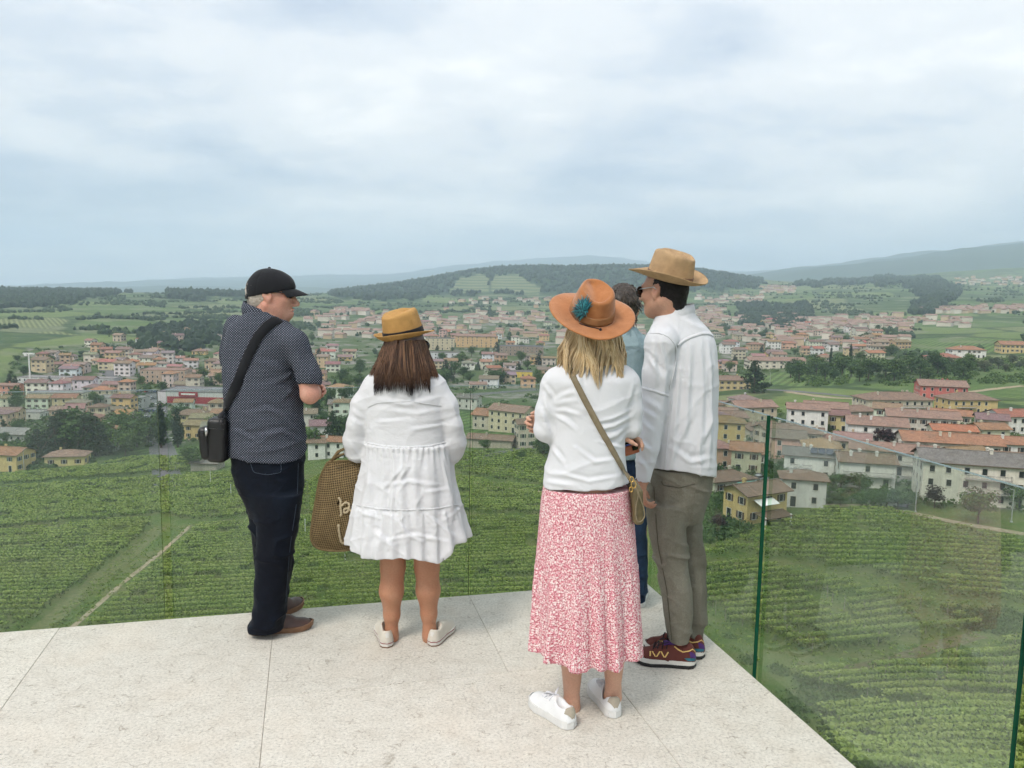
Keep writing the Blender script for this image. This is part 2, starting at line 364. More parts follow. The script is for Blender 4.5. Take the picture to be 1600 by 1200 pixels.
def ground_material():
    t = NT('valley_ground'); p = t.geo()
    d = t.n('ShaderNodeVectorMath', {0: p}, operation='LENGTH').outputs['Value']
    warp = t.n('ShaderNodeTexNoise', {'Vector': p, 'Scale': 0.006, 'Detail': 2.0})
    wv = t.n('ShaderNodeVectorMath', {0: p, 1: t.n('ShaderNodeVectorMath', {0: warp.outputs['Color'], 1: (80.0, 80.0, 0.0)}, operation='MULTIPLY').outputs[0]}, operation='ADD').outputs[0]
    cellv = t.mapv(wv, (1/150.0, 1/180.0, 0.0), rot=(0, 0, 0.3))
    cell = t.n('ShaderNodeTexVoronoi', {'Vector': cellv, 'Scale': 1.0}, voronoi_dimensions='2D')
    edge = t.n('ShaderNodeTexVoronoi', {'Vector': cellv, 'Scale': 1.0}, voronoi_dimensions='2D', feature='DISTANCE_TO_EDGE').outputs['Distance']
    cs = t.n('ShaderNodeSeparateColor', {0: cell.outputs['Color']})
    field = t.ramp(cs.outputs[0], [(0.0, (0.04, 0.08, 0.024)), (0.22, (0.10, 0.165, 0.045)), (0.45, (0.17, 0.225, 0.07)), (0.66, (0.06, 0.10, 0.035)), (0.8, (0.22, 0.235, 0.11)), (0.93, (0.08, 0.13, 0.04))], 'CONSTANT')
    ang = t.math('MULTIPLY', cs.outputs[1], 3.1)
    sp = t.n('ShaderNodeSeparateXYZ', {0: p})
    dirv = t.math('ADD', t.math('MULTIPLY', sp.outputs[0], t.math('COSINE', ang)), t.math('MULTIPLY', sp.outputs[1], t.math('SINE', ang)))
    rows = t.math('SINE', t.math('MULTIPLY', dirv, 2*math.pi/5.5))
    rowm = t.ramp(t.math('ADD', t.math('MULTIPLY', rows, 0.5), 0.5), [(0.25, 0.55), (0.75, 1.2)])
    field = t.mix(1.0, field, rowm, 'MULTIPLY')
    # terraces: dry stone banks that follow the contours
    tz = t.math('DIVIDE', t.math('ADD', sp.outputs[2], t.math('MULTIPLY', t.noise(p, 0.01, 2.0), 9.0)), 9.5)
    band = t.math('FRACT', t.math('DIVIDE', tz, t.ramp(t.math('DIVIDE', d, 4000.0), [(0.4, 0.45), (0.6, 1.0)])))
    bank = t.ramp(band, [(0.0, 1.0), (0.2, 1.0), (0.32, 0.0), (0.9, 0.0), (1.0, 1.0)])
    patch = t.ramp(t.noise(p, 0.004, 3.0), [(0.40, 0.0), (0.50, 1.0)])
    bankf = t.math('MULTIPLY', t.math('MULTIPLY', bank, patch), t.ramp(t.math('DIVIDE', d, 3000.0), [(0.18, 0.0), (0.3, 0.95)]))
    field = t.mix(bankf, field, t.mix(t.noise(p, 0.03, 3.0), (0.05, 0.085, 0.03), (0.30, 0.29, 0.2)))
    hedge = t.ramp(t.math('ADD', edge, t.math('MULTIPLY', t.math('SUBTRACT', t.noise(p, 0.05, 3.0), 0.5), 0.12)), [(0.02, 1.0), (0.06, 0.0)])
    field = t.mix(hedge, field, (0.03, 0.055, 0.022))
    field = t.mix(0.4, field, t.ramp(t.noise(p, 0.045, 5.0, 0.65), [(0.32, (0.035, 0.065, 0.025)), (0.5, (0.085, 0.125, 0.048)), (0.68, (0.17, 0.19, 0.09))]))
    woodc = t.ramp(t.noise(p, 0.05, 5.0, 0.7), [(0.3, (0.014, 0.032, 0.014)), (0.7, (0.035, 0.065, 0.024))])
    col = t.mix(t.attr('wood'), field, woodc)
    strip = t.ramp(band, [(0.0, (0.06, 0.095, 0.04)), (0.3, (0.075, 0.11, 0.045)), (0.4, (0.13, 0.16, 0.075)), (0.95, (0.19, 0.20, 0.11))])
    col = t.mix(t.attr('clear'), col, strip)
    townc = t.ramp(t.noise(p, 0.035, 5.0, 0.7), [(0.35, (0.06, 0.10, 0.035)), (0.5, (0.08, 0.11, 0.045)), (0.58, (0.2, 0.19, 0.165)), (0.8, (0.26, 0.25, 0.23))])
    col = t.mix(t.attr('town'), col, townc)
    # the nearest slopes: grass between the vines, with bare soil
    grass = t.ramp(t.noise(p, 0.9, 6.0, 0.7), [(0.25, (0.045, 0.085, 0.018)), (0.5, (0.085, 0.135, 0.03)), (0.68, (0.13, 0.15, 0.055)), (0.85, (0.2, 0.17, 0.10))])
    grass = t.mix(t.ramp(t.noise(p, 0.12, 5.0, 0.65), [(0.42, 0.0), (0.62, 0.75)]), grass, t.ramp(t.noise(p, 2.0, 5.0, 0.7), [(0.3, (0.09, 0.10, 0.035)), (0.7, (0.2, 0.19, 0.085))]))
    nearf = t.ramp(t.math('DIVIDE', d, 1000.0), [(0.24, 1.0), (0.34, 0.0)])
    nearf = t.math('MULTIPLY', nearf, t.math('SUBTRACT', 1.0, t.attr('town')))
    col = t.mix(nearf, col, grass)
    t.set(col=col, rough=0.95, spec=0.1)
    t.set(nrm=t.bump(t.noise(p, 2.5, 5.0, 0.7), 0.8, 0.15))
    return t.m
_me = mesh_np('ground', np.stack([_X.ravel(), _Y.ravel(), _Z.ravel()], -1), _q, [ground_material()], True)
for k, v in ZONE.items():
    a = _me.attributes.new(k, 'FLOAT', 'POINT'); a.data.foreach_set('value', v.astype(np.float32))
obj('ground', _me, kind='structure')

# ------------------------------------------------------------------ roads and paths laid on the land
def ribbon(name, pxs, width, mat, lift=0.06, dmin=8.0, n=60, **tags):
    pts = [on_land(*q, dmin) for q in pxs]; pts = np.array([q[:2] for q in pts if q is not None])
    s = np.concatenate([[0], np.cumsum(np.hypot(*np.diff(pts, axis=0).T))]); u = np.linspace(0, s[-1], n)
    c = np.stack([np.interp(u, s, pts[:, 0]), np.interp(u, s, pts[:, 1])], -1)
    for _ in range(2): c[1:-1] = (c[:-2] + 2*c[1:-1] + c[2:])/4
    t = np.gradient(c, axis=0); t /= np.linalg.norm(t, axis=1)[:, None]; nrm = np.stack([-t[:, 1], t[:, 0]], -1)
    k = 5; w = np.linspace(-0.5, 0.5, k)*width
    e = 1 + 0.12*fbm2(u/3.0, u*0, 4, 2)
    V = np.concatenate([c + nrm*(wi*e)[:, None] for wi in w])
    Z = ground_z(V[:, 0], V[:, 1]) + lift
    idx = np.arange(k*n).reshape(k, n)
    f = np.stack([idx[:-1, :-1], idx[:-1, 1:], idx[1:, 1:], idx[1:, :-1]], -1).reshape(-1, 4)[:, ::-1]
    me = mesh_np(name, np.column_stack([V, Z]), f, [mat], True)
    return obj(name, me, **tags)
def soil_mat(name, a, b, s=0.8):
    t = NT(name); p = t.geo(); t.set(col=t.ramp(t.noise(p, s, 6.0, 0.7), [(0.3, a), (0.7, b)]), rough=0.95, spec=0.1); t.set(nrm=t.bump(t.noise(p, 3.0, 4.0), 0.6, 0.08)); return t.m
M_dirt = soil_mat('dirt_track', (0.24, 0.19, 0.12), (0.40, 0.34, 0.24)); M_stone = soil_mat('pale_wall_stone', (0.3, 0.28, 0.22), (0.5, 0.47, 0.4), 1.5)
M_soil = soil_mat('dark_soil', (0.09, 0.085, 0.04), (0.17, 0.15, 0.08)); M_asph = soil_mat('asphalt', (0.11, 0.11, 0.115), (0.17, 0.17, 0.17), 0.1); M_grassy = soil_mat('grass_track', (0.06, 0.10, 0.025), (0.20, 0.19, 0.09), 1.6)
ribbon('path', [(108,985),(297,822)], 0.9, M_dirt, kind='structure')
ribbon('grass_path', [(62,985),(150,908),(252,822)], 3.4, M_grassy, 0.03, kind='structure')
ribbon('path', [(700,742),(760,760),(840,768),(930,775)], 2.2, M_dirt, kind='structure')
ribbon('path', [(1330,1046),(1400,1030),(1470,1008),(1530,992)], 2.2, M_soil, kind='structure')
ribbon('road', [(1290,790),(1360,790),(1430,803),(1500,818),(1620,838)], 2.6, M_dirt, kind='structure')
ribbon('road', [(1600,603),(1520,612),(1480,618),(1400,628),(1300,622),(1230,612)], 5.0, M_dirt, 0.1, kind='structure')
ribbon('road', [(1100,605),(1250,612),(1330,620)], 5.0, M_asph, 0.1, kind='structure')
ribbon('road', [(262,770),(258,720),(250,690),(232,650),(205,625),(180,600),(165,575)], 9.0, M_asph, 0.15, kind='structure')
ribbon('road', [(640,628),(720,618),(800,612),(870,606)], 9.0, M_asph, 0.15, kind='structure')
ribbon('road', [(735,720),(790,705),(870,695)], 3.5, M_asph, 0.1, kind='structure')
ribbon('road', [(1100,725),(1180,742),(1260,770),(1420,790)], 4.5, M_asph, 0.08, kind='structure')
ribbon('road', [(1110,680),(1250,700),(1400,715),(1600,740)], 4.5, M_asph, 0.08, kind='structure')
def lot(name, px, mat, lift, n=14, **tags):
    q = [on_land(*p)[:2] for p in px]; a, b, c, d = q
    u, v = np.meshgrid(np.linspace(0, 1, n), np.linspace(0, 1, n), indexing='ij'); u = u[..., None]; v = v[..., None]
    V = (a*(1-u)+b*u)*(1-v) + (d*(1-u)+c*u)*v; V = V.reshape(-1, 2)
    i = np.arange(n*n).reshape(n, n); f = np.stack([i[:-1, :-1], i[1:, :-1], i[1:, 1:], i[:-1, 1:]], -1).reshape(-1, 4)
    return obj(name, mesh_np(name, np.column_stack([V, ground_z(V[:, 0], V[:, 1]) + lift]), f, [mat]), **tags)
lot('car_park', [(205,660),(262,668),(262,612),(208,608)], M_asph, 0.22, kind='structure')
# ------------------------------------------------------------------ the terrace: stone slabs and frameless glass balustrade
_pa, _pb = atZ(0, 988), atZ(835, 922); _pc, _pd = atZ(1100, 990), atZ(1340, 1200)
E1 = (_pb - _pa)[:2]; E1 /= np.linalg.norm(E1); E2 = np.array([-E1[1], E1[0]])
T_BACK = float(((_pa + _pb)/2)[:2] @ E2)                  # back edge, along E2
S_RIGHT = float(((_pc + _pd)/2)[:2] @ E1)                 # right edge, along E1
def ST(px, py): q = atZ(px, py)[:2]; return float(q @ E1), float(q @ E2)
def st3(s, t, z): q = E1*s + E2*t; return (q[0], q[1], z)

def slab_material():
    t = NT('bush_hammered_limestone'); p = t.geo()
    info = t.n('ShaderNodeObjectInfo').outputs['Random']
    base = t.ramp(t.noise(p, 11.0, 6.0, 0.7), [(0.3, (0.535, 0.495, 0.43)), (0.5, (0.595, 0.56, 0.495)), (0.7, (0.635, 0.605, 0.54))])
    fine = t.noise(p, 85.0, 5.0, 0.8)
    base = t.mix(1.0, base, t.ramp(fine, [(0.3, 0.45), (0.46, 0.93), (0.72, 1.22)]), 'MULTIPLY')
    # short grey-brown veins and pits
    wv = t.n('ShaderNodeVectorMath', {0: p, 1: t.n('ShaderNodeVectorMath', {0: t.n('ShaderNodeTexNoise', {'Vector': p, 'Scale': 7.0, 'Detail': 4.0}).outputs['Color'], 1: (0.22, 0.22, 0.0)}, operation='MULTIPLY').outputs[0]}, operation='ADD').outputs[0]
    vein = t.n('ShaderNodeTexVoronoi', {'Vector': t.mapv(wv, (7.0, 14.0, 1.0), rot=(0, 0, -0.25)), 'Scale': 1.7}, feature='DISTANCE_TO_EDGE', voronoi_dimensions='2D').outputs['Distance']
    v1 = t.math('MULTIPLY', t.ramp(vein, [(0.0, 1.0), (0.03, 0.5), (0.07, 0.0)]), t.ramp(t.noise(p, 13.0, 4.0, 0.6), [(0.52, 0.0), (0.62, 1.0)]))
    base = t.mix(t.math('MULTIPLY', v1, 0.72), base, (0.25, 0.215, 0.17))
    pit = t.math('MULTIPLY', t.ramp(t.noise(t.mapv(p, (1, 1.9, 1), rot=(0, 0, -0.25)), 42.0, 4.0, 0.65), [(0.61, 0.0), (0.69, 1.0)]), t.ramp(t.noise(p, 4.0, 3.0), [(0.42, 0.15), (0.62, 1.0)]))
    base = t.mix(t.math('MULTIPLY', pit, 0.7), base, (0.27, 0.235, 0.19))
    blush = t.ramp(t.noise(p, 2.3, 3.0), [(0.52, 0.0), (0.7, 0.2)])
    base = t.mix(blush, base, (0.70, 0.60, 0.49))
    base = t.mix(1.0, base, t.ramp(info, [(0.0, 0.95), (1.0, 1.04)]), 'MULTIPLY')
    t.set(col=base, rough=0.75, spec=0.25)
    h = t.math('SUBTRACT', fine, t.math('MULTIPLY', pit, 0.8))
    t.set(nrm=t.bump(h, 0.35, 0.004))
    return t.m
M_slab = slab_material()
M_mortar = plain('joint_mortar', (0.5, 0.455, 0.39), 0.95, 0.3, 60.0)
M_render = plain('terrace_render', (0.5, 0.47, 0.42), 0.9, 0.2, 3.0, 0.3)
terrace = empty('terrace', (0, 0, 0), 0, kind='structure')
GAP = 0.0011
def slab(s0, s1, t0, t1):
    b = 0.0015; g = GAP
    mb = MB(); n = 2
    def ring(i, z): return [st3(s0+g+i, t0+g+i, z), st3(s1-g-i, t0+g+i, z), st3(s1-g-i, t1-g-i, z), st3(s0+g+i, t1-g-i, z)]
    v = ring(0, -0.05) + ring(0, -b) + ring(b, 0.0)
    f = [(k, (k+1) % 4, 4+(k+1) % 4, 4+k) for k in range(4)] + [(4+k, 4+(k+1) % 4, 8+(k+1) % 4, 8+k) for k in range(4)] + [(8, 9, 10, 11), (3, 2, 1, 0)]
    mb.raw(v, f); return obj('slab', mb.mesh('slab', [M_slab]), terrace)
_jA = (ST(97, 980)[0] + ST(0, 1105)[0])/2; _jB = (ST(427, 1000)[0] + ST(403, 1200)[0])/2; _jC = (ST(730, 930)[0] + ST(797, 1050)[0])/2
_tH = (ST(797, 1050)[1] + ST(420, 1089)[1])/2
_w = _jC - _jB
slab(_jC, S_RIGHT, _tH, T_BACK); slab(_jB, _jC, _tH, T_BACK)
slab(_jB, _jB + 1.42*_w, T_BACK - 2.45, _tH); slab(_jB + 1.42*_w, S_RIGHT, T_BACK - 2.45, _tH)
slab(_jA, _jB, T_BACK - 2.3, T_BACK); slab(_jA - 1.35, _jA, T_BACK - 2.1, T_BACK); slab(_jA - 2.8, _jA - 1.35, T_BACK - 2.2, T_BACK)
slab(_jA, _jB, T_BACK - 4.4, T_BACK - 2.3); slab(_jA - 1.35, _jA, T_BACK - 4.4, T_BACK - 2.1); slab(_jA - 2.8, _jA - 1.35, T_BACK - 4.4, T_BACK - 2.2)
slab(_jB, S_RIGHT - 1.1, T_BACK - 4.4, T_BACK - 2.45); slab(S_RIGHT - 1.1, S_RIGHT, T_BACK - 4.4, T_BACK - 2.45)
mb = MB()
_c = E1*((S_RIGHT + _jA - 2.8)/2) + E2*(T_BACK - 2.2); _rz = math.atan2(E1[1], E1[0])
mb.box((_c[0], _c[1], -0.046), (S_RIGHT - _jA + 2.8 - 0.006, 4.394, 0.085), _rz)
obj('mortar_bed', mb.mesh('mortar_bed', [M_mortar]), terrace)
mb = MB(); mb.box((_c[0], _c[1], -4.1), (S_RIGHT - _jA + 2.7, 4.3, 8.0), _rz)
obj('retaining_wall', mb.mesh('retaining_wall', [M_render]), terrace)

def glass_material():
    t = NT('balustrade_glass'); t.N.remove(t.b)
    p = t.geo()
    tr = t.n('ShaderNodeBsdfTransparent', {'Color': (0.915, 0.955, 0.93)})
    gl = t.n('ShaderNodeBsdfGlossy', {'Color': (0.9, 0.95, 0.93), 'Roughness': 0.015})
    df = t.n('ShaderNodeBsdfDiffuse', {'Color': (0.55, 0.6, 0.58)})
    fr = t.n('ShaderNodeFresnel', {'IOR': 1.45}).outputs[0]
    smear = t.ramp(t.noise(t.mapv(p, (1.4, 1.4, 0.7)), 2.2, 5.0, 0.6, 0.6), [(0.38, 0.026), (0.62, 0.046), (0.75, 0.065)])
    a = t.n('ShaderNodeMixShader', {0: smear, 1: tr.outputs[0], 2: df.outputs[0]})
    b = t.n('ShaderNodeMixShader', {0: t.math("MULTIPLY", fr, 0.15), 1: a.outputs[0], 2: gl.outputs[0]})
    t.L.new(b.outputs[0], t.out.inputs[0]); return t.m
M_glass = glass_material()
def edge_mat():
    t = NT('green_glass_edge'); v = t.coord('Object')
    t.set(col=t.ramp(t.noise(t.mapv(v, (60, 60, 2)), 1.0, 2.0), [(0.3, (0.002, 0.035, 0.022)), (0.7, (0.008, 0.085, 0.05))]), rough=0.18, spec=0.6); return t.m
M_gedge = edge_mat()
def clear_mat():
    t = NT('clear_glass_edge'); t.N.remove(t.b); tr = t.n('ShaderNodeBsdfTransparent', {'Color': (0.62, 0.78, 0.66)}); t.L.new(tr.outputs[0], t.out.inputs[0]); return t.m
M_clear = clear_mat()
GH = 1.17; GT = 0.021
def glass(p0, p1, label, z0=-0.35, z1=GH):
    """one pane between two plan points, standing against the outside of the slabs"""
    p0 = np.asarray(p0); p1 = np.asarray(p1); L = np.linalg.norm(p1 - p0); rz = math.atan2(*(p1 - p0)[::-1])
    c = (p0 + p1)/2; cs, sn = math.cos(rz), math.sin(rz)
    o = empty('glass_panel', (c[0], c[1], 0), rz, label=label, category='glass panel', group='glass balustrade panels')
    hx, hy = L/2, GT/2; v = np.array([[a*hx, b*hy, z] for z in (z0, z1) for b in (-1, 1) for a in (-1, 1)])
    obj('pane', mesh_np('pane', v, np.array([(0, 1, 5, 4), (2, 6, 7, 3)]), [M_glass]), o)
    e = 0.0009; vv = np.array([[a*(hx), b*(hy-e), z] for z in (z0, z1) for b in (-1, 1) for a in (-1, 1)])
    obj('polished_edge', mesh_np('polished_edge', vv, np.array([(1, 3, 7, 5), (4, 5, 7, 6)]), [M_gedge]), o)
    obj('clear_edge', mesh_np('clear_edge', vv, np.array([(0, 4, 6, 2), (0, 2, 3, 1)]), [M_clear]), o)
    return o
_off = 0.02 + GT/2
def bk(s): return E1*s + E2*(T_BACK + _off)
def rt(t): return E1*(S_RIGHT + _off) + E2*t
def s_back(px, py=800):      # where a column meets the back glass plane
    r = ray(px, py); k = (T_BACK + _off)/float(r[:2] @ E2); return float((r[:2]*k) @ E1)
def t_right(px, py=850):
    r = ray(px, py); k = (S_RIGHT + _off)/float(r[:2] @ E1); return float((r[:2]*k) @ E2)
_g0, _g1 = s_back(252), s_back(266); _gx = s_back(735); 
glass(bk(_g0 - 1.9), bk(_g0), 'glass balustrade panel at the far left behind the person in the cap')
glass(bk(_g1), bk(_gx - 0.006), 'glass balustrade panel behind the person in the white dress')
glass(bk(_gx + 0.006), bk(S_RIGHT + _off - 0.02), 'glass balustrade panel behind the person in the orange hat')
_h0, _h1 = t_right(1190), t_right(1592, 1080)
glass(rt(T_BACK + _off - 0.03), rt(_h0 + 0.0), 'corner glass balustrade panel beside the person in the straw hat')
glass(rt(_h0 - 0.045), rt(_h1), 'large glass balustrade panel in front of the white houses on the right')
glass(rt(_h1 - 0.045), rt(_h1 - 1.6), 'glass balustrade panel at the right picture edge')
# ------------------------------------------------------------------ houses of the valley town
def wall_mat():
    t = NT('painted_render'); v = t.coord('Object'); c = t.n('ShaderNodeObjectInfo').outputs['Color']
    g = t.ramp(t.noise(v, 0.7, 5.0, 0.6), [(0.3, 0.84), (0.7, 1.05)])
    s = t.ramp(t.noise(t.mapv(v, (1.5, 1.5, 0.12)), 1.0, 3.0), [(0.35, 0.86), (0.6, 1.0)])
    t.set(col=t.mix(1.0, t.mix(1.0, c, g, 'MULTIPLY'), s, 'MULTIPLY'), rough=0.9, spec=0.15); return t.m
def roof_mat():
    t = NT('clay_roof_tiles'); v = t.coord('Object'); c = t.n('ShaderNodeObjectInfo').outputs['Color']
    sp = t.n('ShaderNodeSeparateXYZ', {0: v})
    rib = t.math('ADD', t.math('MULTIPLY', t.math('SINE', t.math('MULTIPLY', sp.outputs[0], 2*math.pi/0.32)), 0.5), 0.5)
    g = t.ramp(t.noise(v, 0.9, 6.0, 0.7), [(0.25, 0.55), (0.5, 0.95), (0.75, 1.15)])
    g2 = t.ramp(t.vor(t.mapv(v, (3.2, 2.6, 2.6)), 1.0, out='Color'), [(0.0, 0.8), (1.0, 1.1)])
    c = t.mix(1.0, t.mix(1.0, c, g, 'MULTIPLY'), g2, 'MULTIPLY')
    c = t.mix(t.ramp(t.noise(v, 0.35, 4.0), [(0.5, 0.0), (0.72, 0.45)]), c, (0.13, 0.115, 0.095))
    t.set(col=c, rough=0.92, spec=0.1, nrm=t.bump(rib, 0.6, 0.05)); return t.m
M_wall, M_roof = wall_mat(), roof_mat()
M_pane = plain('dark_window_glass', (0.025, 0.03, 0.035), 0.12, 0.3, 2.0)
M_frame = plain('window_surround', (0.55, 0.52, 0.46), 0.7, 0.1)
M_shut = plain('wooden_shutter', (0.10, 0.06, 0.035), 0.7, 0.3, 8.0)
M_green = plain('green_shutter', (0.04, 0.09, 0.05), 0.7, 0.3, 8.0)
M_conc = plain('balcony_concrete', (0.42, 0.4, 0.37), 0.9, 0.2, 3.0)
M_rail = plain('dark_railing', (0.05, 0.045, 0.04), 0.5, 0.2)
M_eave = plain('timber_eaves', (0.12, 0.075, 0.045), 0.85, 0.2, 5.0)
M_red = plain('red_cladding', (0.33, 0.025, 0.04), 0.5, 0.15, 1.0)
M_metal = plain('pale_sheet_metal', (0.42, 0.42, 0.41), 0.5, 0.25, 1.0)
M_white = plain('white_paint', (0.75, 0.74, 0.71), 0.6, 0.1, 2.0)
M_teal = plain('teal_awning', (0.06, 0.28, 0.23), 0.7, 0.15, 3.0)
M_solar = plain('solar_glass', (0.02, 0.025, 0.05), 0.15, 0.2, 3.0)

_WIN = {}
def win_mesh(kind):
    if kind not in _WIN:
        mb = MB(); w, h = 0.95, 1.35
        if kind == 'door': w, h = 1.1, 2.2
        if kind == 'wide': w, h = 1.9, 1.3
        # surround stands proud of the wall, the pane lies back inside it   (local: x along wall, -y outwards)
        for sx in (-1, 1): mb.box((sx*(w/2+0.06), -0.03, 0), (0.12, 0.1, h+0.24), m=1)
        mb.box((0, -0.03, h/2+0.06), (w, 0.1, 0.12), m=1); mb.box((0, -0.06, -h/2-0.06), (w+0.2, 0.18, 0.12), m=1)
        mb.raw([(-w/2, -0.012, -h/2), (w/2, -0.012, -h/2), (w/2, -0.012, h/2), (-w/2, -0.012, h/2)], [(0, 1, 2, 3)], 0)
        if kind in ('shut', 'green'):
            for sx in (-1, 1): mb.box((sx*(w/2+0.36), -0.05, 0), (0.46, 0.06, h), m=2)
        _WIN[kind] = mb.mesh('window', [M_pane, M_frame, M_green if kind == 'green' else M_shut])
    return _WIN[kind]
_HM = {}
def house_meshes(L, W, H, roof, pitch, ov):
    k = (L, W, H, roof, pitch, ov)
    if k in _HM: return _HM[k]
    x, y, zb = L/2, W/2, -2.2
    rise = (W/2)*pitch
    mb = MB()
    v = [(-x, -y, zb), (x, -y, zb), (x, y, zb), (-x, y, zb), (-x, -y, H), (x, -y, H), (x, y, H), (-x, y, H)]
    f = [(0, 1, 5, 4), (2, 3, 7, 6)]
    if roof == 'gable':
        v += [(-x, 0, H+rise), (x, 0, H+rise)]; f += [(1, 2, 6, 9, 5), (3, 0, 4, 8, 7)]
    else: f += [(1, 2, 6, 5), (3, 0, 4, 7)]
    mb.raw(v, f); wall = mb.mesh('wall', [M_wall])
    mr = MB(); t = 0.16; X, Y = x+ov, y+ov; ze = H - ov*pitch + 0.03; zr = H + rise + 0.03
    if roof == 'gable':
        up = [(-X, -Y, ze+t), (X, -Y, ze+t), (X, 0, zr+t), (-X, 0, zr+t), (X, Y, ze+t), (-X, Y, ze+t)]
        lo = [(a, b, c-t) for a, b, c in up]
        mr.raw(up, [(0, 1, 2, 3), (3, 2, 4, 5)], 0)
        mr.raw(lo, [(3, 2, 1, 0), (5, 4, 2, 3)], 1)
        mr.raw(up + lo, [(0, 6, 7, 1), (1, 7, 8, 2), (2, 8, 10, 4), (4, 10, 11, 5), (5, 11, 9, 3), (3, 9, 6, 0)], 1)
        mr.box((0, 0, zr+t+0.02), (2*X, 0.35, 0.12), m=0)
    elif roof == 'hip':
        i = max(X - Y, 0.3); zr = H + rise + 0.03
        up = [(-X, -Y, ze+t), (X, -Y, ze+t), (X, Y, ze+t), (-X, Y, ze+t), (-i, 0, zr+t), (i, 0, zr+t)]
        mr.raw(up, [(0, 1, 5, 4), (1, 2, 5), (2, 3, 4, 5), (3, 0, 4)], 0)
        lo = [(a, b, c-t) for a, b, c in up[:4]]
        mr.raw(up[:4] + lo, [(0, 4, 5, 1), (1, 5, 6, 2), (2, 6, 7, 3), (3, 7, 4, 0), (7, 6, 5, 4)], 1)
        mr.box((0, 0, zr+t+0.02), (2*i, 0.35, 0.12), m=0)
    else:
        mr.box((0, 0, H+0.1), (L-0.5, W-0.5, 0.06), m=0)
        for sx in (-1, 1): mr.box((sx*(x-0.1), 0, H+0.2), (0.3, W+0.14, 0.5), m=1)
        for sy in (-1, 1): mr.box((0, sy*(y-0.1), H+0.2), (L-0.42, 0.3, 0.5), m=1)
    roofm = mr.mesh('roof', [M_roof, M_eave if roof != 'flat' else M_wall])
    _HM[k] = (wall, roofm, zr+t if roof != 'flat' else H+0.3)
    return _HM[k]
_mc = MB(); _mc.box((0, 0, 0.2), (0.6, 0.6, 1.4)); _mc.box((0, 0, 0.98), (0.82, 0.82, 0.1)); _mc.box((0, 0, 1.13), (0.5, 0.5, 0.2))
ME_chim = _mc.mesh('chimney', [M_wall])
_BAL = {}
def balcony_mesh(w):
    w = round(w, 1)
    if w not in _BAL:
        mb = MB(); mb.box((0, -0.62, 0), (w, 1.3, 0.16), m=0); mb.box((0, -1.22, 0.98), (w, 0.06, 0.06), m=1)
        n = max(3, int(w/0.28))
        for i in range(n+1): mb.box((-w/2 + w*i/n, -1.22, 0.5), (0.035, 0.035, 0.92), m=1)
        for sx in (-1, 1): mb.box((sx*(w/2-0.03), -0.62, 0.98), (0.06, 1.2, 0.06), m=1)
        _BAL[w] = mb.mesh('balcony', [M_conc, M_rail])
    return _BAL[w]
HOUSES = []          # (x, y, radius) of what is already built
def house(x, y, rz, L, W, floors, roof='gable', wall=(0.72, 0.68, 0.6), tile=(0.3, 0.15, 0.09), label='', group=None, name='house', cat='house',
          win=True, shut=None, pitch=0.36, ov=0.7, balcony=0, chimneys=1, wcols=None, z=None, fh=2.9, wallside=True):
    H = floors*fh + 0.3; L, W = round(L, 1), round(W, 1)
    if z is None:
        cs, sn = math.cos(rz), math.sin(rz)
        cx = np.array([x + a*cs*L/2 - b*sn*W/2 for a in (-1, 0, 1) for b in (-1, 0, 1)]); cy = np.array([y + a*sn*L/2 + b*cs*W/2 for a in (-1, 0, 1) for b in (-1, 0, 1)])
        z = float(np.mean(ground_z(cx, cy))) + 0.15
    o = empty(name, (x, y, z), rz, label=label, category=cat)
    if group: o['group'] = group
    wm, rm, top = house_meshes(round(L, 1), round(W, 1), H, roof, pitch, ov)
    w = obj('wall', wm, o); w.color = (*wall, 1)
    r = obj('roof', rm, o); r.color = (*tile, 1)
    rs = random.Random(int(x*31 + y*17))
    if roof != 'flat':
        for k in range(chimneys):
            c = obj('chimney', ME_chim, r); c.color = (*[q*0.9 for q in wall], 1)
            cx = rs.uniform(-0.35, 0.35)*L; cy = rs.choice((-1, 1))*W*rs.uniform(0.08, 0.2)
            c.location = (cx, cy, H + (W/2 - abs(cy))*pitch + 0.1)
    HOUSES.append((x, y, math.hypot(L, W)/2))
    if not win: return o
    # windows on the sides that can be seen from the terrace
    cd = Vector((-x, -y)).normalized()
    sh = shut if shut is not None else rs.choice(('plain', 'shut', 'shut', 'green'))
    for side, (length, half, a) in enumerate(((L, W/2, 0), (W, L/2, math.pi/2), (L, W/2, math.pi), (W, L/2, -math.pi/2))):
        nx, ny = math.sin(rz + a), -math.cos(rz + a)
        if nx*cd.x + ny*cd.y < 0.12: continue
        n = wcols or max(1, int(length/3.1))
        if side % 2 and length < 9: n = min(n, 2)
        for fl in range(floors):
            for k in range(n):
                u = -length/2 + length*(k + 0.5)/n + rs.uniform(-0.15, 0.15)
                kind = sh
                if fl == 0 and rs.random() < 0.25: kind = 'door'
                elif rs.random() < 0.12: continue
                zz = fl*fh + (1.15 if kind == 'door' else 1.65)
                q = obj('window', win_mesh(kind), o)
                q.location = (u*math.cos(a) + half*math.sin(a), u*math.sin(a) - half*math.cos(a), zz); q.rotation_euler = (0, 0, a)
        if balcony and side % 2 == 0:
            for fl in range(1, floors):
                bw = length*0.42 if balcony == 1 else length*0.9
                q = obj('balcony', balcony_mesh(bw), o); u = rs.uniform(-0.2, 0.2)*length if balcony == 1 else 0
                q.location = (u*math.cos(a) + half*math.sin(a), u*math.sin(a) - half*math.cos(a), fl*fh + 0.05); q.rotation_euler = (0, 0, a)
    return o
def attach(o, name, mb, mats): return obj(name, mb.mesh(name, mats), o)

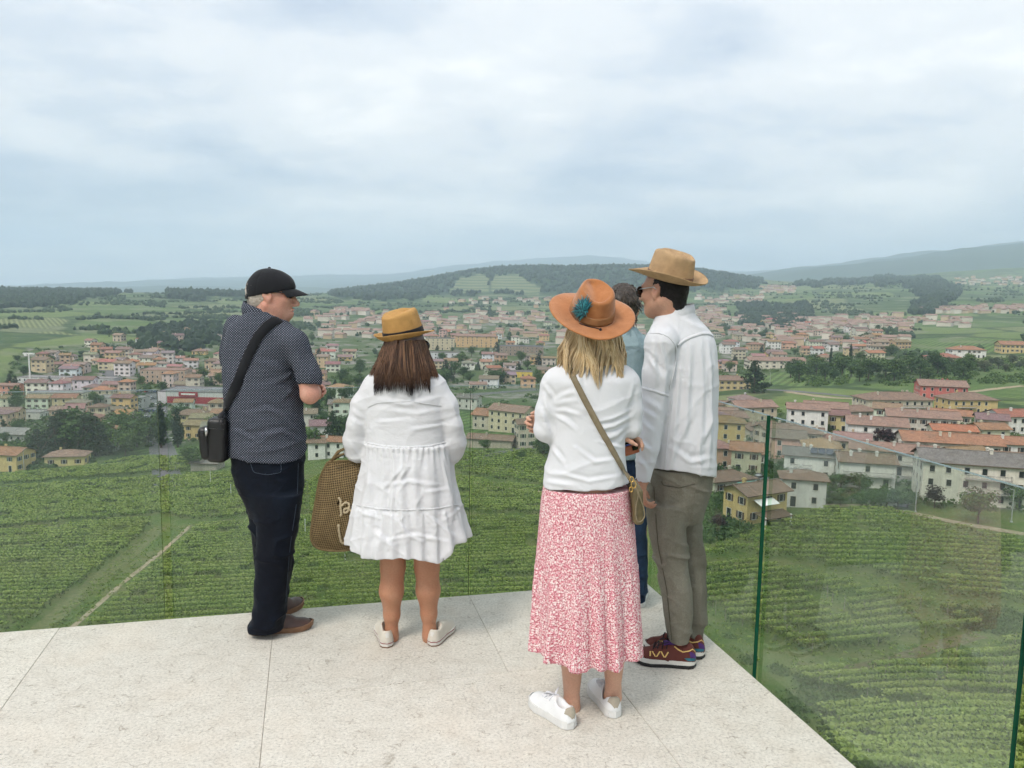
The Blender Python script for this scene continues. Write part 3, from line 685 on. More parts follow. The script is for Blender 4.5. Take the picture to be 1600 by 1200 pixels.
CREAM, WHITE, YEL, BEIGE, PINK, OCHRE, GREY = (0.70, 0.64, 0.52), (0.77, 0.75, 0.70), (0.66, 0.50, 0.24), (0.60, 0.53, 0.43), (0.56, 0.17, 0.15), (0.62, 0.44, 0.28), (0.45, 0.44, 0.42)
T_OR, T_BR, T_RED, T_GR, T_PK = (0.33, 0.18, 0.115), (0.235, 0.165, 0.125), (0.32, 0.145, 0.105), (0.19, 0.18, 0.165), (0.29, 0.195, 0.155)
def hpx(px, py, wpx, depth=0.62, rz=0.0, **kw):
    """a house whose foot is seen at (px, py) and whose long side measures about wpx"""
    g = on_land(px, py, 90.0); dist = math.hypot(g[0], g[1])
    L = wpx/FPX*dist/max(0.5, abs(math.cos(rz - math.atan2(-g[0], g[1])))); L = min(max(L, 6.0), 46.0)
    W = max(6.5, min(13.0, L*depth)); u = g[:2]/dist; c = g[:2] + u*W*0.5
    return house(c[0], c[1], rz, L, W, **kw)
rd = math.radians
# the houses just below, right of the person in the straw hat
h = hpx(1178, 816, 58, rz=rd(28), floors=2, roof='gable', wall=(0.66, 0.5, 0.22), tile=T_BR, shut='shut', label='yellow house with a porch roof and a cream awning beside the vineyard', ov=0.9)
mb = MB(); mb.box((-1.2, -6.3, 2.5), (7.5, 3.0, 0.16), R=Matrix.Rotation(0.22, 3, 'X')); attach(h, 'porch_roof', mb, [M_eave])
for q in (-4.6, 2.2):
    mb = MB(); mb.box((q, -7.4, 0.8), (0.3, 0.3, 3.4)); attach(h, 'porch_post', mb, [M_white])
mb = MB(); mb.box((-1.5, -4.6, 4.6), (5.0, 2.2, 0.08), R=Matrix.Rotation(0.35, 3, 'X')); attach(h, 'awning', mb, [M_white])
hpx(1252, 793, 62, rz=rd(-14), floors=2, wall=(0.62, 0.61, 0.58), tile=T_BR, label='grey white house with brown hipped roof behind the yellow house', roof='hip', shut='plain', chimneys=2)
h = hpx(1132, 770, 60, rz=rd(24), floors=1, wall=CREAM, tile=T_BR, label='low brown roofed house with a teal awning by the person in the straw hat', roof='hip')
mb = MB(); mb.box((2.5, -6.0, 2.3), (5.5, 3.0, 0.07), R=Matrix.Rotation(0.3, 3, 'X')); attach(h, 'awning', mb, [M_teal])
hpx(1348, 762, 74, rz=rd(-12), floors=2, wall=WHITE, tile=T_BR, label='white house with long balconies and a blank gable, left of the big apartment block', balcony=2, shut='plain', chimneys=3)
h = hpx(1262, 750, 70, rz=rd(-20), floors=2, wall=WHITE, tile=(0.19, 0.18, 0.165), label='white house with grey roof and dark solar panels beside the glass edge', balcony=1, shut='plain', chimneys=2)
for q in range(3):
    mb = MB(); mb.box((1.0 + q*1.8, -2.6, 7.35), (1.6, 2.3, 0.08), R=Matrix.Rotation(0.345, 3, 'X')); attach(h, 'solar_panel', mb, [M_solar])
hpx(1510, 788, 128, 0.5, rz=rd(-16), floors=3, wall=(0.72, 0.68, 0.58), tile=T_GR, label='large three storey cream apartment block with grey roof and balconies', balcony=1, shut='plain', chimneys=3, name='apartment_block', cat='apartment block')
hpx(1392, 742, 112, 0.4, rz=rd(-22), floors=2, wall=(0.6, 0.57, 0.5), tile=T_PK, label='long terraced house with dull pink roof behind the white balcony house', balcony=2, chimneys=4, shut='plain')
hpx(1478, 726, 120, 0.42, rz=rd(-14), floors=2, wall=(0.68, 0.62, 0.5), tile=T_OR, label='long house with bright orange roof behind the apartment block', chimneys=4, shut='shut')
hpx(1366, 694, 78, rz=rd(-18), floors=2, wall=WHITE, tile=T_PK, label='white house with blank right gable above the red roofed bungalow', balcony=2, shut='plain', chimneys=2)
hpx(1305, 707, 62, rz=rd(10), floors=1, wall=WHITE, tile=T_RED, label='white bungalow with a red hipped roof among the near houses', roof='hip')
hpx(1213, 703, 48, rz=rd(18), floors=2, wall=BEIGE, tile=T_BR, label='beige house with brown roof just behind the glass panel edge', shut='shut')
hpx(1258, 708, 44, rz=rd(-24), floors=2, wall=CREAM, tile=T_BR, label='cream gabled house left of the red roofed bungalow')
hpx(1259, 680, 56, rz=rd(-16), floors=3, wall=WHITE, tile=T_PK, label='tall white three storey house with rows of small windows', shut='plain', wcols=4)
hpx(1133, 720, 36, rz=rd(20), floors=1, wall=CREAM, tile=T_OR, label='small house with orange hipped roof by the person in the straw hat', roof='hip')
hpx(1177, 726, 34, rz=rd(-15), floors=1, wall=WHITE, tile=T_OR, label='small white house with orange roof left of the glass edge')
hpx(1392, 647, 84, 0.45, rz=rd(4), floors=2, wall=(0.6, 0.54, 0.42), tile=T_BR, label='long beige double house with brown roof below the pink house', balcony=1, chimneys=3, roof='hip')
hpx(1468, 624, 58, rz=rd(-14), floors=2, wall=PINK, tile=T_PK, label='bright pink house standing alone above the terraced field', shut='plain', chimneys=2)
hpx(1507, 648, 54, rz=rd(5), floors=2, wall=YEL, tile=T_BR, label='golden yellow house below and right of the pink house', balcony=1, roof='hip')
hpx(1437, 680, 90, 0.45, rz=rd(-18), floors=2, wall=(0.6, 0.56, 0.48), tile=T_PK, label='long house with dull pink roof below the golden yellow house', chimneys=3)
hpx(1482, 662, 52, rz=rd(-25), floors=1, wall=CREAM, tile=T_OR, label='low house with orange roof directly below the golden yellow house')
hpx(1580, 678, 46, rz=rd(8), floors=2, wall=WHITE, tile=T_RED, label='white house with red roof and awning at the right edge')
hpx(1572, 728, 70, 0.5, rz=rd(-10), floors=2, wall=WHITE, tile=T_OR, label='white house with orange red roof behind the apartment block at the right edge', balcony=1)
hpx(1288, 662, 58, rz=rd(-20), floors=2, wall=BEIGE, tile=T_PK, label='beige house with faded roof behind the tall white house')
hpx(1337, 655, 44, rz=rd(12), floors=1, wall=BEIGE, tile=T_BR, label='low brown roofed house left of the long beige double house', roof='hip')
hpx(1172, 659, 56, rz=rd(14), floors=2, wall=(0.62, 0.52, 0.38), tile=T_PK, label='ochre beige farmhouse behind the top of the glass edge', wcols=4)
hpx(1130, 655, 40, rz=rd(-10), floors=2, wall=BEIGE, tile=T_BR, label='beige house with brown hipped roof beside the white shirt', roof='hip')
hpx(1128, 678, 58, rz=rd(8), floors=2, wall=(0.6, 0.53, 0.42), tile=T_PK, label='beige row house with faded roof below the farmhouse', wcols=5)
hpx(1182, 684, 46, rz=rd(26), floors=1, wall=BEIGE, tile=T_BR, label='low outbuilding with brown roof between the row house and the tall white house', win=False)
h = hpx(1138, 610, 56, 0.5, rz=rd(3), floors=2, wall=(0.6, 0.48, 0.26), tile=T_BR, label='yellow villa with arched windows beside the big dark cedar', roof='hip', wcols=6)
hpx(1583, 552, 36, rz=rd(-10), floors=2, wall=YEL, tile=T_OR, label='yellow house on the right edge above the olive trees')
hpx(1508, 560, 40, rz=rd(-8), floors=2, wall=WHITE, tile=T_OR, label='white villa with orange roofs among dark trees above the pink house', roof='hip')
hpx(1472, 566, 34, rz=rd(5), floors=1, wall=OCHRE, tile=T_RED, label='low house with dark red roof left of the white villa', roof='hip')
hpx(1210, 576, 80, 0.5, rz=rd(2), floors=2, wall=CREAM, tile=T_PK, label='long cream row of houses below the right town by the cypresses', wcols=8)
# left, beyond the vineyard
hpx(12, 736, 44, rz=rd(-8), floors=2, wall=YEL, tile=T_OR, label='yellow house with orange roof at the left edge beyond the vineyard', wcols=3)
hpx(107, 728, 48, rz=rd(12), floors=1, wall=(0.66, 0.55, 0.27), tile=T_PK, label='pale yellow low house with brown hipped roof beyond the left vineyard', roof='hip', wcols=3, fh=3.4)
h = hpx(173, 705, 20, 1.0, rz=rd(6), floors=3, wall=WHITE, tile=T_OR, label='narrow white tower house with orange roof beside the dark trees', roof='hip', wcols=2, shut='plain')
hpx(303, 668, 46, rz=rd(4), floors=2, wall=(0.6, 0.5, 0.27), tile=T_BR, label='yellowish house with brown roof behind the cypresses', roof='hip')
g = on_land(300, 634, 90); 
h = house(g[0], g[1] + 14, rd(-3), 40.0, 24.0, 2, 'flat', wall=(0.6, 0.59, 0.57), tile=(0.2, 0.2, 0.2), label='wide supermarket hall with dark red front beside the car park', name='supermarket', cat='supermarket', win=False, fh=3.4)
mb = MB(); mb.box((2, -12.15, 2.7), (33, 0.2, 3.8)); attach(h, 'red_front', mb, [M_red])
mb = MB(); mb.box((-2, -12.45, 6.1), (11, 0.5, 2.6)); attach(h, 'sign_board', mb, [M_red])
mb = MB(); mb.box((-2, -12.72, 6.2), (8, 0.06, 0.9)); attach(h, 'sign_lettering', mb, [M_white])
g = on_land(252, 600, 90); house(g[0], g[1] + 9, rd(4), 30.0, 16.0, 3, 'flat', wall=(0.48, 0.36, 0.27), tile=(0.3, 0.2, 0.16), label='brown three storey commercial building behind the car park', name='commercial_building', cat='building')
FLATS = [(75, 606, 56, (0.6, 0.6, 0.58), 2, 'long grey workshop with flat roof near the white mast'), (150, 600, 56, (0.5, 0.5, 0.5), 1, 'grey industrial hall with flat roof behind the workshop'), (95, 632, 66, (0.62, 0.58, 0.44), 2, 'long pale yellow flat roofed building with window bands'),
         (190, 640, 60, (0.5, 0.49, 0.46), 2, 'grey flat roofed apartment building beside the main road'), (35, 655, 56, (0.62, 0.6, 0.56), 1, 'white flat roofed hall near the left edge'), (120, 660, 56, (0.58, 0.42, 0.32), 2, 'brick coloured low building above the dark trees'), (40, 690, 80, (0.45, 0.44, 0.42), 1, 'low grey roofed shed row left of the dark trees'),
         (12, 618, 30, (0.6, 0.3, 0.22), 2, 'reddish house at the left edge of the town')]
for i, (px, py, w, col, fl, lb) in enumerate(FLATS):
    hpx(px, py, w, 0.45, rz=rd(-4 + 5*(i % 3)), floors=fl, roof='flat' if i not in (5, 6, 7) else 'gable', wall=col, tile=(0.27, 0.26, 0.25) if i not in (5, 7) else T_PK, label=lb, shut='plain', name='commercial_building', cat='building', pitch=0.25)
# centre, between the dress and the skirt
hpx(775, 672, 60, rz=rd(-24), floors=2, wall=(0.56, 0.5, 0.4), tile=T_OR, label='farmhouse with bright red orange roof between the dress and the skirt', shut='plain')
hpx(800, 676, 56, rz=rd(-30), floors=3, wall=(0.62, 0.54, 0.38), tile=T_PK, label='tall cream farmhouse with many small windows between the dress and the skirt', wcols=5, shut='plain')
hpx(826, 700, 40, rz=rd(14), floors=3, wall=BEIGE, tile=T_BR, label='beige stone house beside the hand of the person in the orange hat', wcols=3)
hpx(768, 700, 70, 0.3, rz=rd(-14), floors=1, wall=(0.45, 0.4, 0.32), tile=T_BR, label='low stone barn in front of the farmhouses', win=False)
hpx(733, 640, 32, rz=rd(-20), floors=2, wall=(0.6, 0.58, 0.52), tile=T_GR, label='pale house right of the white dress sleeve', shut='plain')
hpx(519, 716, 42, rz=rd(-8), floors=2, wall=WHITE, tile=T_OR, label='white house with orange roof between the person in the cap and the white dress')
hpx(497, 718, 26, rz=rd(5), floors=2, wall=WHITE, tile=T_BR, label='small white house beside the trousers of the person in the cap', shut='plain')
hpx(745, 543, 78, 0.3, rz=rd(3), floors=4, wall=(0.62, 0.42, 0.22), tile=T_PK, label='long orange apartment building in the middle of the town', wcols=9, shut='plain', name='apartment_block', cat='apartment block', roof='hip')
hpx(688, 547, 44, 0.4, rz=rd(3), floors=4, wall=(0.58, 0.5, 0.34), tile=T_GR, label='pale yellow apartment building left of the long orange one', wcols=6, shut='plain', roof='flat', name='apartment_block', cat='apartment block')
hpx(815, 556, 68, 0.35, rz=rd(-4), floors=3, wall=(0.3, 0.24, 0.19), tile=(0.16, 0.16, 0.17), label='dark brown office building with bands of windows right of the orange block', wcols=10, shut='plain', roof='flat', name='office_building', cat='office building')
hpx(690, 562, 60, 0.4, rz=rd(2), floors=2, wall=(0.6, 0.6, 0.6), tile=T_GR, label='white hall with tall windows below the pale yellow block', wcols=7, shut='plain', roof='flat', name='commercial_building', cat='building')
hpx(812, 590, 40, 0.5, rz=rd(-2), floors=1, wall=(0.66, 0.5, 0.12), tile=T_GR, label='low bright yellow shop front beside the main road', wcols=4, shut='plain', roof='flat', name='shop', cat='shop', fh=3.8)
hpx(325, 735, 36, 0.5, rz=rd(-4), floors=1, wall=(0.4, 0.36, 0.3), tile=(0.2, 0.18, 0.16), label='low open shed beside the person in the cap', win=False, roof='gable', pitch=0.18, fh=2.2, chimneys=0)

# the rest of the town, street by street
CNAME = {CREAM: 'cream', WHITE: 'white', BEIGE: 'beige', OCHRE: 'ochre', YEL: 'yellow', (0.62, 0.45, 0.34): 'salmon', (0.66, 0.55, 0.42): 'sand coloured'}
def scatter_town(poly, n, label, group, sizes=((7.5, 13), (7, 9.5)), win=True, rots=(0.1,), floors=(2, 2, 2, 3, 1), tiles=(T_OR, T_PK, T_BR, T_PK, T_BR, (0.26, 0.21, 0.18)), gap=0.8, seed=1, lim=4000):
    rs = random.Random(seed); xs = [p[0] for p in poly]; ys = [p[1] for p in poly]; k = 0; tries = 0
    spots = []
    while k < n and tries < lim:
        tries += 1
        px, py = rs.uniform(min(xs), max(xs)), rs.uniform(min(ys), max(ys))
        if not inpoly(np.array([px]), np.array([py]), poly)[0]: continue
        g = on_land(px, py, 90)
        if g is None: continue
        L, W = rs.uniform(*sizes[0]), rs.uniform(*sizes[1]); R = math.hypot(L, W)/2
        if any((g[0]-a)**2 + (g[1]-b)**2 < ((R + r)*gap)**2 for a, b, r in HOUSES): continue
        wc = rs.choice((CREAM, WHITE, WHITE, BEIGE, CREAM, OCHRE, YEL, (0.62, 0.45, 0.34), (0.66, 0.55, 0.42)))
        wc = tuple(min(0.78, q*rs.uniform(0.9, 1.08)) for q in wc); tc = tuple(q*rs.uniform(0.85, 1.2) for q in rs.choice(tiles))
        L = round(L/1.5)*1.5; W = round(W)
        fl, rf = rs.choice(floors), rs.choice(('gable', 'gable', 'hip'))
        lb = ('single storey', 'two storey', 'three storey')[fl-1] + ' ' + CNAME[min(CNAME, key=lambda q: sum((a-b)**2 for a, b in zip(q, wc)))] + ' house with ' + ('hipped' if rf == 'hip' else 'gabled') + ' roof ' + label
        house(g[0], g[1], rs.choice(rots) + rs.gauss(0, 0.12), L, W, fl, rf, wc, tc, lb, group, win=win, chimneys=1 if k % 2 else 0, shut=rs.choice(('plain', 'shut')))
        k += 1
scatter_town([(150,535),(345,520),(350,600),(300,612),(190,600),(60,590),(60,560)], 52, 'in the quarter left of the cap', 'houses of the left quarter', seed=2, rots=(0.1, 0.15, -0.1))
scatter_town([(0,600),(200,610),(200,680),(60,690),(0,690)], 26, 'above the dark tree clump', 'houses above the dark trees', seed=3)
scatter_town([(270,645),(350,640),(350,690),(290,690)], 7, 'beside the black shoulder bag', 'houses beside the shoulder bag', seed=4)
scatter_town([(475,540),(560,530),(570,690),(478,690)], 20, 'between the cap and the white dress', 'houses between the person in the cap and the person in white', seed=5)
scatter_town([(660,500),(860,495),(860,545),(660,545)], 26, 'behind the orange apartment building', 'houses behind the orange apartment building', seed=6, win=True)
scatter_town([(665,566),(860,560),(860,606),(720,612),(665,608)], 22, 'along the main road in the middle', 'houses along the main road', seed=7, floors=(1, 2, 2))
scatter_town([(1115,505),(1330,508),(1420,552),(1330,570),(1115,585)], 70, 'right of the straw hat', 'houses of the dense right quarter', seed=8, rots=(0.05, 0.12), tiles=(T_OR, T_RED, T_PK, T_BR, (0.27, 0.21, 0.175)), gap=0.74, sizes=((9, 18), (8, 10)))
scatter_town([(1110,640),(1300,640),(1600,690),(1600,800),(1400,730),(1200,740),(1110,730)], 16, 'in the near right estate', 'houses of the near estate', seed=9, rots=(-0.25, 0.3), gap=0.95)
scatter_town([(480,484),(700,480),(850,470),(860,492),(700,498),(480,505)], 8, 'below the wooded hill', 'houses at the foot of the wooded hill', seed=10, win=False)

# villages farther off, single houses no longer told apart: one mass each
def far_village(name, polys, n, seed):
    rs = random.Random(seed); mb = MB(); mats = [plain(name+'_pale', (0.66, 0.6, 0.5), 0.9, 0.2, 0.05), plain(name+'_tile', (0.30, 0.20, 0.155), 0.9, 0.3, 0.08), plain(name+'_ochre', (0.55, 0.42, 0.28), 0.9, 0.2, 0.05)]
    for i in range(n):
        poly = rs.choice(polys); xs = [p[0] for p in poly]; ys = [p[1] for p in poly]
        g = on_land(rs.uniform(min(xs), max(xs)), rs.uniform(min(ys), max(ys)), 300)
        if g is None: continue
        L, W, H = rs.uniform(9, 20), rs.uniform(8, 11), rs.uniform(4, 7.5); a = rs.gauss(0, 0.4); R = Matrix.Rotation(a, 3, 'Z')
        mb.box((g[0], g[1], g[2] + H/2 - 1.5), (L, W, H + 3), a, m=rs.choice((0, 0, 2)))
        x, y, r = L/2+0.6, W/2+0.6, W*0.2
        v = np.array([(-x, -y, 0), (x, -y, 0), (x, y, 0), (-x, y, 0), (-x+0.5, 0, r+0.2), (x-0.5, 0, r+0.2)]) @ np.array(R).T + np.array([g[0], g[1], g[2] + H - 0.02])
        mb.raw(v, [(0, 1, 5, 4), (1, 2, 5), (2, 3, 4, 5), (3, 0, 4), (3, 2, 1, 0)], 1)
    obj(name, mb.mesh(name, mats), kind='stuff', label='distant village houses seen as one pale mass', category='village')
far_village('far_village', [[(1490,434),(1600,446)], [(1500,482),(1600,490)], [(1430,484),(1500,490)]], 110, 21)
far_village('town_mass', [[(1090,494),(1420,516)], [(1090,500),(1420,545)], [(480,490),(860,505)], [(480,500),(860,530)], [(880,490),(1000,560)]], 330, 24)
far_village('hillside_village', [[(1090,462),(1190,474)], [(1190,448),(1240,458)], [(1090,482),(1130,506)], [(1310,498),(1510,512)]], 150, 22)
far_village('upland_hamlet', [[(700,466),(860,476)], [(265,455),(345,461)], [(525,484),(580,492)]], 60, 23)
# ------------------------------------------------------------------ trees, shrubs and woods
def leaf_mat(name, dark, mid, light, rnd=0.25):
    t = NT(name); tint = t.attr('tint'); r = t.n('ShaderNodeObjectInfo').outputs['Random']
    c = t.ramp(tint, [(0.0, dark), (0.5, mid), (1.0, light)])
    c = t.mix(1.0, c, t.mix(r, (1-rnd, 1-rnd*0.6, 1-rnd*0.5), (1+rnd, 1+rnd*0.7, 1.0)), 'MULTIPLY')
    t.set(col=c, rough=0.6, spec=0.2)
    tr = t.n('ShaderNodeBsdfTranslucent', {'Color': c}); ms = t.n('ShaderNodeMixShader', {0: 0.25, 1: t.b.outputs[0], 2: tr.outputs[0]})
    t.L.new(ms.outputs[0], t.out.inputs[0]); return t.m
M_leaf = leaf_mat('broad_leaves', (0.028, 0.06, 0.016), (0.066, 0.12, 0.032), (0.13, 0.19, 0.06))
M_pine = leaf_mat('dark_needles', (0.012, 0.028, 0.014), (0.026, 0.05, 0.022), (0.045, 0.075, 0.032))
M_olive = leaf_mat('olive_leaves', (0.05, 0.065, 0.035), (0.10, 0.12, 0.065), (0.17, 0.185, 0.115))
M_purple = leaf_mat('purple_leaves', (0.02, 0.012, 0.014), (0.05, 0.024, 0.03), (0.08, 0.045, 0.05))
M_bark = plain('bark', (0.10, 0.075, 0.055), 0.95, 0.4, 6.0, 0.5)
def quads(c, n, size, rs, tint, spin=True, aspect=1.25):
    """one leaf-sized face at each point, facing about n"""
    k = len(c); n = n/(np.linalg.norm(n, axis=1)[:, None] + 1e-9)
    a = np.cross(n, rs.normal(size=(k, 3))); a /= np.linalg.norm(a, axis=1)[:, None] + 1e-9
    b = np.cross(n, a); s = (np.asarray(size)*np.ones(k))[:, None]*0.5
    bend = n*s*0.35
    v = np.stack([c - a*s, c - b*s*aspect + bend, c + a*s, c + b*s*aspect + bend], 1).reshape(-1, 3)
    f = np.arange(4*k).reshape(-1, 4)
    return v, f, np.repeat(tint, 4)
def leafmesh(name, v, f, tint, mat):
    me = mesh_np(name, v, f, [mat]); a = me.attributes.new('tint', 'FLOAT', 'POINT'); a.data.foreach_set('value', np.clip(tint, 0, 1).astype(np.float32)); return me
def crown_clumps(rs, h, kind):
    """clump centres and radii of a crown for a tree of height h"""
    if kind == 'cypress':
        z = np.linspace(0.12, 0.97, 26)*h; r = 0.085*h*np.sin(np.clip((z/h)**0.75*math.pi*0.97, 0.12, None))**0.7 + 0.02*h
        return np.column_stack([rs.normal(0, 0.012*h, (26, 2)), z]), r
    if kind == 'cedar':
        z = np.repeat(np.linspace(0.15, 0.93, 11)*h, 5); w = (1.02 - z/h)*0.36*h + 0.02*h; a = rs.uniform(0, 2*math.pi, len(z))
        q = rs.uniform(0.35, 1.0, len(z)); return np.column_stack([np.cos(a)*w*q, np.sin(a)*w*q, z - q*w*0.12]), 0.05*h + w*0.22
    k = 22
    d = rs.normal(size=(k, 3)); d /= np.linalg.norm(d, axis=1)[:, None]; q = rs.uniform(0.35, 1.0, k)[:, None]
    e = np.array([0.33, 0.33, 0.31])*h*(np.array([1.25, 1.25, 0.8]) if kind == 'round' else np.array([1, 1, 1.05]))
    c = d*q*e + np.array([0, 0, 0.62*h if kind != 'bush' else 0.48*h]); c[:, 2] = np.maximum(c[:, 2], 0.2*h)
    return c, rs.uniform(0.11, 0.19, k)*h
_TP = {}
def tree_proto(kind, i, n=1100):
    if (kind, i) in _TP: return _TP[kind, i]
    rs = np.random.default_rng(100 + i*13 + len(kind)); h = 10.0
    c, r = crown_clumps(rs, h, kind)
    w = r**2; idx = rs.choice(len(c), n, p=w/w.sum()); d = rs.normal(size=(n, 3)); d /= np.linalg.norm(d, axis=1)[:, None]
    sh = rs.uniform(0.55, 1.1, n)[:, None]
    flat = np.array([1, 1, 0.55]) if kind == 'cedar' else np.array([1, 1, 0.85])
    p = c[idx] + d*r[idx][:, None]*sh*flat
    p = p[p[:, 2] > 0.03*h]; d = d[:len(p)]; m = len(p)
    ctr = np.array([0, 0, 0.55*h]); out = p - ctr
    nrm = d*0.6 + out/np.linalg.norm(out, axis=1)[:, None]*0.6 + rs.normal(size=(m, 3))*0.55 + np.array([0, 0, 0.3])
    size = rs.uniform(0.45, 0.85, m)*(0.62 if kind in ('cypress',) else 0.8)*(0.9 if kind == 'cedar' else 1.0)
    tint = rs.uniform(0.1, 0.75, m) + (rs.normal(0, 0.16, len(c)))[idx[:m]] 
    v, f, t = quads(p, nrm, size, rs, tint)
    mat = {'cypress': M_pine, 'cedar': M_pine, 'olive': M_olive, 'plum': M_purple}.get(kind, M_leaf)
    crown = leafmesh('crown', v, f, t, mat)
    mb = MB(); th = 0.42*h if kind != 'cedar' else 0.9*h
    mb.tube([(0, 0, -0.6), (0.05, 0.02, th*0.4), (0.12, -0.08, th*0.75), (0.1, 0.05, th)], [0.026*h, 0.02*h, 0.016*h, 0.008*h], 7)
    for k in range(6 if kind not in ('cypress',) else 0):
        q = c[rs.integers(len(c))]; z0 = th*rs.uniform(0.45, 0.9)
        mb.tube([(0.06, 0, z0), (q[0]*0.5, q[1]*0.5, (z0 + q[2])/2 + 0.2), q], [0.011*h, 0.008*h, 0.003*h], 5)
    _TP[kind, i] = (crown, mb.mesh('trunk', [M_bark])); return _TP[kind, i]
TREES = []
def tree(x, y, h, kind, label, group=None, name=None, wide=1.0):
    i = int(abs(x*7 + y*3)) % 4; cr, tk = tree_proto(kind if kind != 'plum' else 'plum', i)
    o = empty(name or {'cypress': 'cypress', 'cedar': 'cedar_tree', 'bush': 'shrub', 'olive': 'olive_tree'}.get(kind, 'tree'), (x, y, gz(x, y)), (x*1.7 + y) % 6.28, label=label, category='shrub' if kind == 'bush' else 'tree')
    s = h/10.0; o.scale = (s*wide, s*wide, s)
    if group: o['group'] = group
    obj('crown', cr, o); obj('trunk', tk, o); TREES.append((x, y, h*0.3)); return o
def tpx(px, py, h, kind, label, **kw):
    g = on_land(px, py, 25); return tree(g[0], g[1], h, kind, label, **kw)
tpx(252, 700, 18.5, 'cypress', 'taller dark cypress left of the shoulder bag', wide=0.95)
tpx(278, 699, 16.0, 'cypress', 'broader cypress nearest the shoulder bag', wide=1.3)
for i, (px, py, h) in enumerate([(72,712,16),(88,716,17),(104,714,18),(120,712,19),(134,714,17),(150,712,16),(162,708,13),(60,718,12),(96,702,17),(112,700,17),(142,703,16)]):
    tpx(px, py, h, 'cedar' if i % 3 else 'broad', 'dark tree in the dense clump left of the white tower house', group='dark trees beside the tower house', wide=1.25)
for i, (px, py, h) in enumerate([(196,712,12),(206,704,12),(214,698,12),(190,690,14),(212,682,12),(182,684,12)]):
    tpx(px, py, h, 'broad', 'leafy green tree right of the white tower house', group='trees right of the tower house', wide=1.2)
tpx(300, 735, 9, 'broad', 'light green tree left of the person in the cap at the vineyard edge', wide=1.4); tpx(150, 640, 11, 'round', 'round dark tree between the flat roofed buildings at the left')
tpx(520, 690, 13, 'cedar', 'dark conifer above the white house beside the person in the cap'); tpx(484, 715, 12, 'round', 'dark tree between the person in the cap and the white house')
tpx(756, 706, 5, 'round', 'dark round shrub tree below the farmhouses between the dress and the skirt', wide=1.2); tpx(848, 716, 8, 'broad', 'dark green tree beside the hand of the person in the orange hat', wide=1.3); tpx(815, 720, 4, 'bush', 'small hedge shrub at the terraced vines between the dress and the skirt', wide=1.4)
tpx(843, 664, 9, 'broad', 'tree at the elbow of the person in the orange hat', wide=1.3)
tpx(1178, 614, 19, 'cedar', 'big dark cedar beside the yellow villa', wide=1.35); tpx(1297, 580, 17, 'cypress', 'thin dark cypress in front of the right town', wide=0.7); tpx(1328, 574, 18, 'cypress', 'thin cypress right of the other one before the right town', wide=0.65)
tpx(1528, 818, 7.5, 'round', 'large round tree in front of the apartment block', wide=1.15); tpx(1510, 786, 6, 'broad', 'small palm like tree before the apartment block wall', wide=0.6); tpx(1460, 794, 5, 'plum', 'dark purple shrub at the left foot of the apartment block', name='purple_shrub', wide=1.2)
tpx(1148, 722, 5, 'plum', 'dark purple tree between the small orange roofed houses', name='purple_tree', wide=1.3); tpx(1145, 748, 4, 'bush', 'yellow green shrub right of the white shirt', wide=1.3); tpx(1122, 828, 3.2, 'plum', 'dark round garden shrub left of the yellow house', name='purple_shrub', wide=1.5)
tpx(1590, 796, 6, 'round', 'tree at the right edge beside the apartment block', wide=1.2); tpx(1385, 700, 7, 'plum', 'dark purple tree right of the white gabled house', name='purple_tree', wide=1.5)
for i, (px, py, h) in enumerate([(1345,792,3.2),(1365,794,4.2),(1385,796,4.8),(1402,796,4.5),(1418,794,4),(1330,786,3.4),(1300,786,2.8),(1313,790,3),(1290,792,2.6)]):
    tpx(px, py, h, 'round', 'bushy tree in the row between the white house and the vineyard', group='bushy trees above the right vineyard', wide=1.5)
for i in range(22):
    px = 1235 + 13.5*i; tpx(px, 592 + 5*math.sin(i*1.7) - 0.02*abs(px-1330), 12 + 4*math.sin(i*2.3), 'broad', 'tree in the dark belt above the terraced field on the right', group='trees of the belt above the terraced field', wide=1.3)
for i in range(20):
    px = 1395 + 11*i; tpx(px, 576 + 6*math.sin(i*2.1), 7 + 2*math.sin(i*3.1), 'olive', 'grey green olive tree on the slope above the pink house', group='olive trees above the pink house', wide=1.3)
_rs = random.Random(77)
def scatter_trees(poly, n, hh, label, group, kinds=('broad', 'round', 'broad', 'cedar'), seed=0):
    rs = random.Random(seed); xs = [p[0] for p in poly]; ys = [p[1] for p in poly]; k = t = 0
    while k < n and t < 3000:
        t += 1; px, py = rs.uniform(min(xs), max(xs)), rs.uniform(min(ys), max(ys))
        if not inpoly(np.array([px]), np.array([py]), poly)[0]: continue
        g = on_land(px, py, 90)
        if g is None: continue
        h = rs.uniform(*hh)
        if any((g[0]-a)**2 + (g[1]-b)**2 < (r*0.75 + h*0.22)**2 for a, b, r in HOUSES): continue
        kd = rs.choice(kinds); tree(g[0], g[1], h, kd, {'cedar': 'dark pointed conifer ', 'round': 'broad round tree ', 'broad': 'leafy tree ', 'bush': 'low bushy shrub '}[kd] + label, group, wide=rs.uniform(0.95, 1.35)); k += 1
scatter_trees([(1100,640),(1300,645),(1600,670),(1600,800),(1430,780),(1290,780),(1100,800)], 46, (3, 6.5), 'between the houses of the near estate', 'garden trees of the near estate', ('round', 'broad', 'bush', 'bush'), seed=31)
scatter_trees([(0,560),(200,540),(350,530),(350,700),(0,700)], 56, (5, 11), 'among the houses left of the person in the cap', 'trees among the left houses', seed=32)
scatter_trees([(475,530),(590,530),(560,690),(478,690)], 20, (6, 12), 'among the houses between the cap and the white dress', 'trees between the person in the cap and the white dress', seed=33)
scatter_trees([(660,530),(860,525),(860,610),(660,612)], 44, (6, 12), 'among the town houses between the dress and the skirt', 'town trees between the dress and the skirt', seed=34)
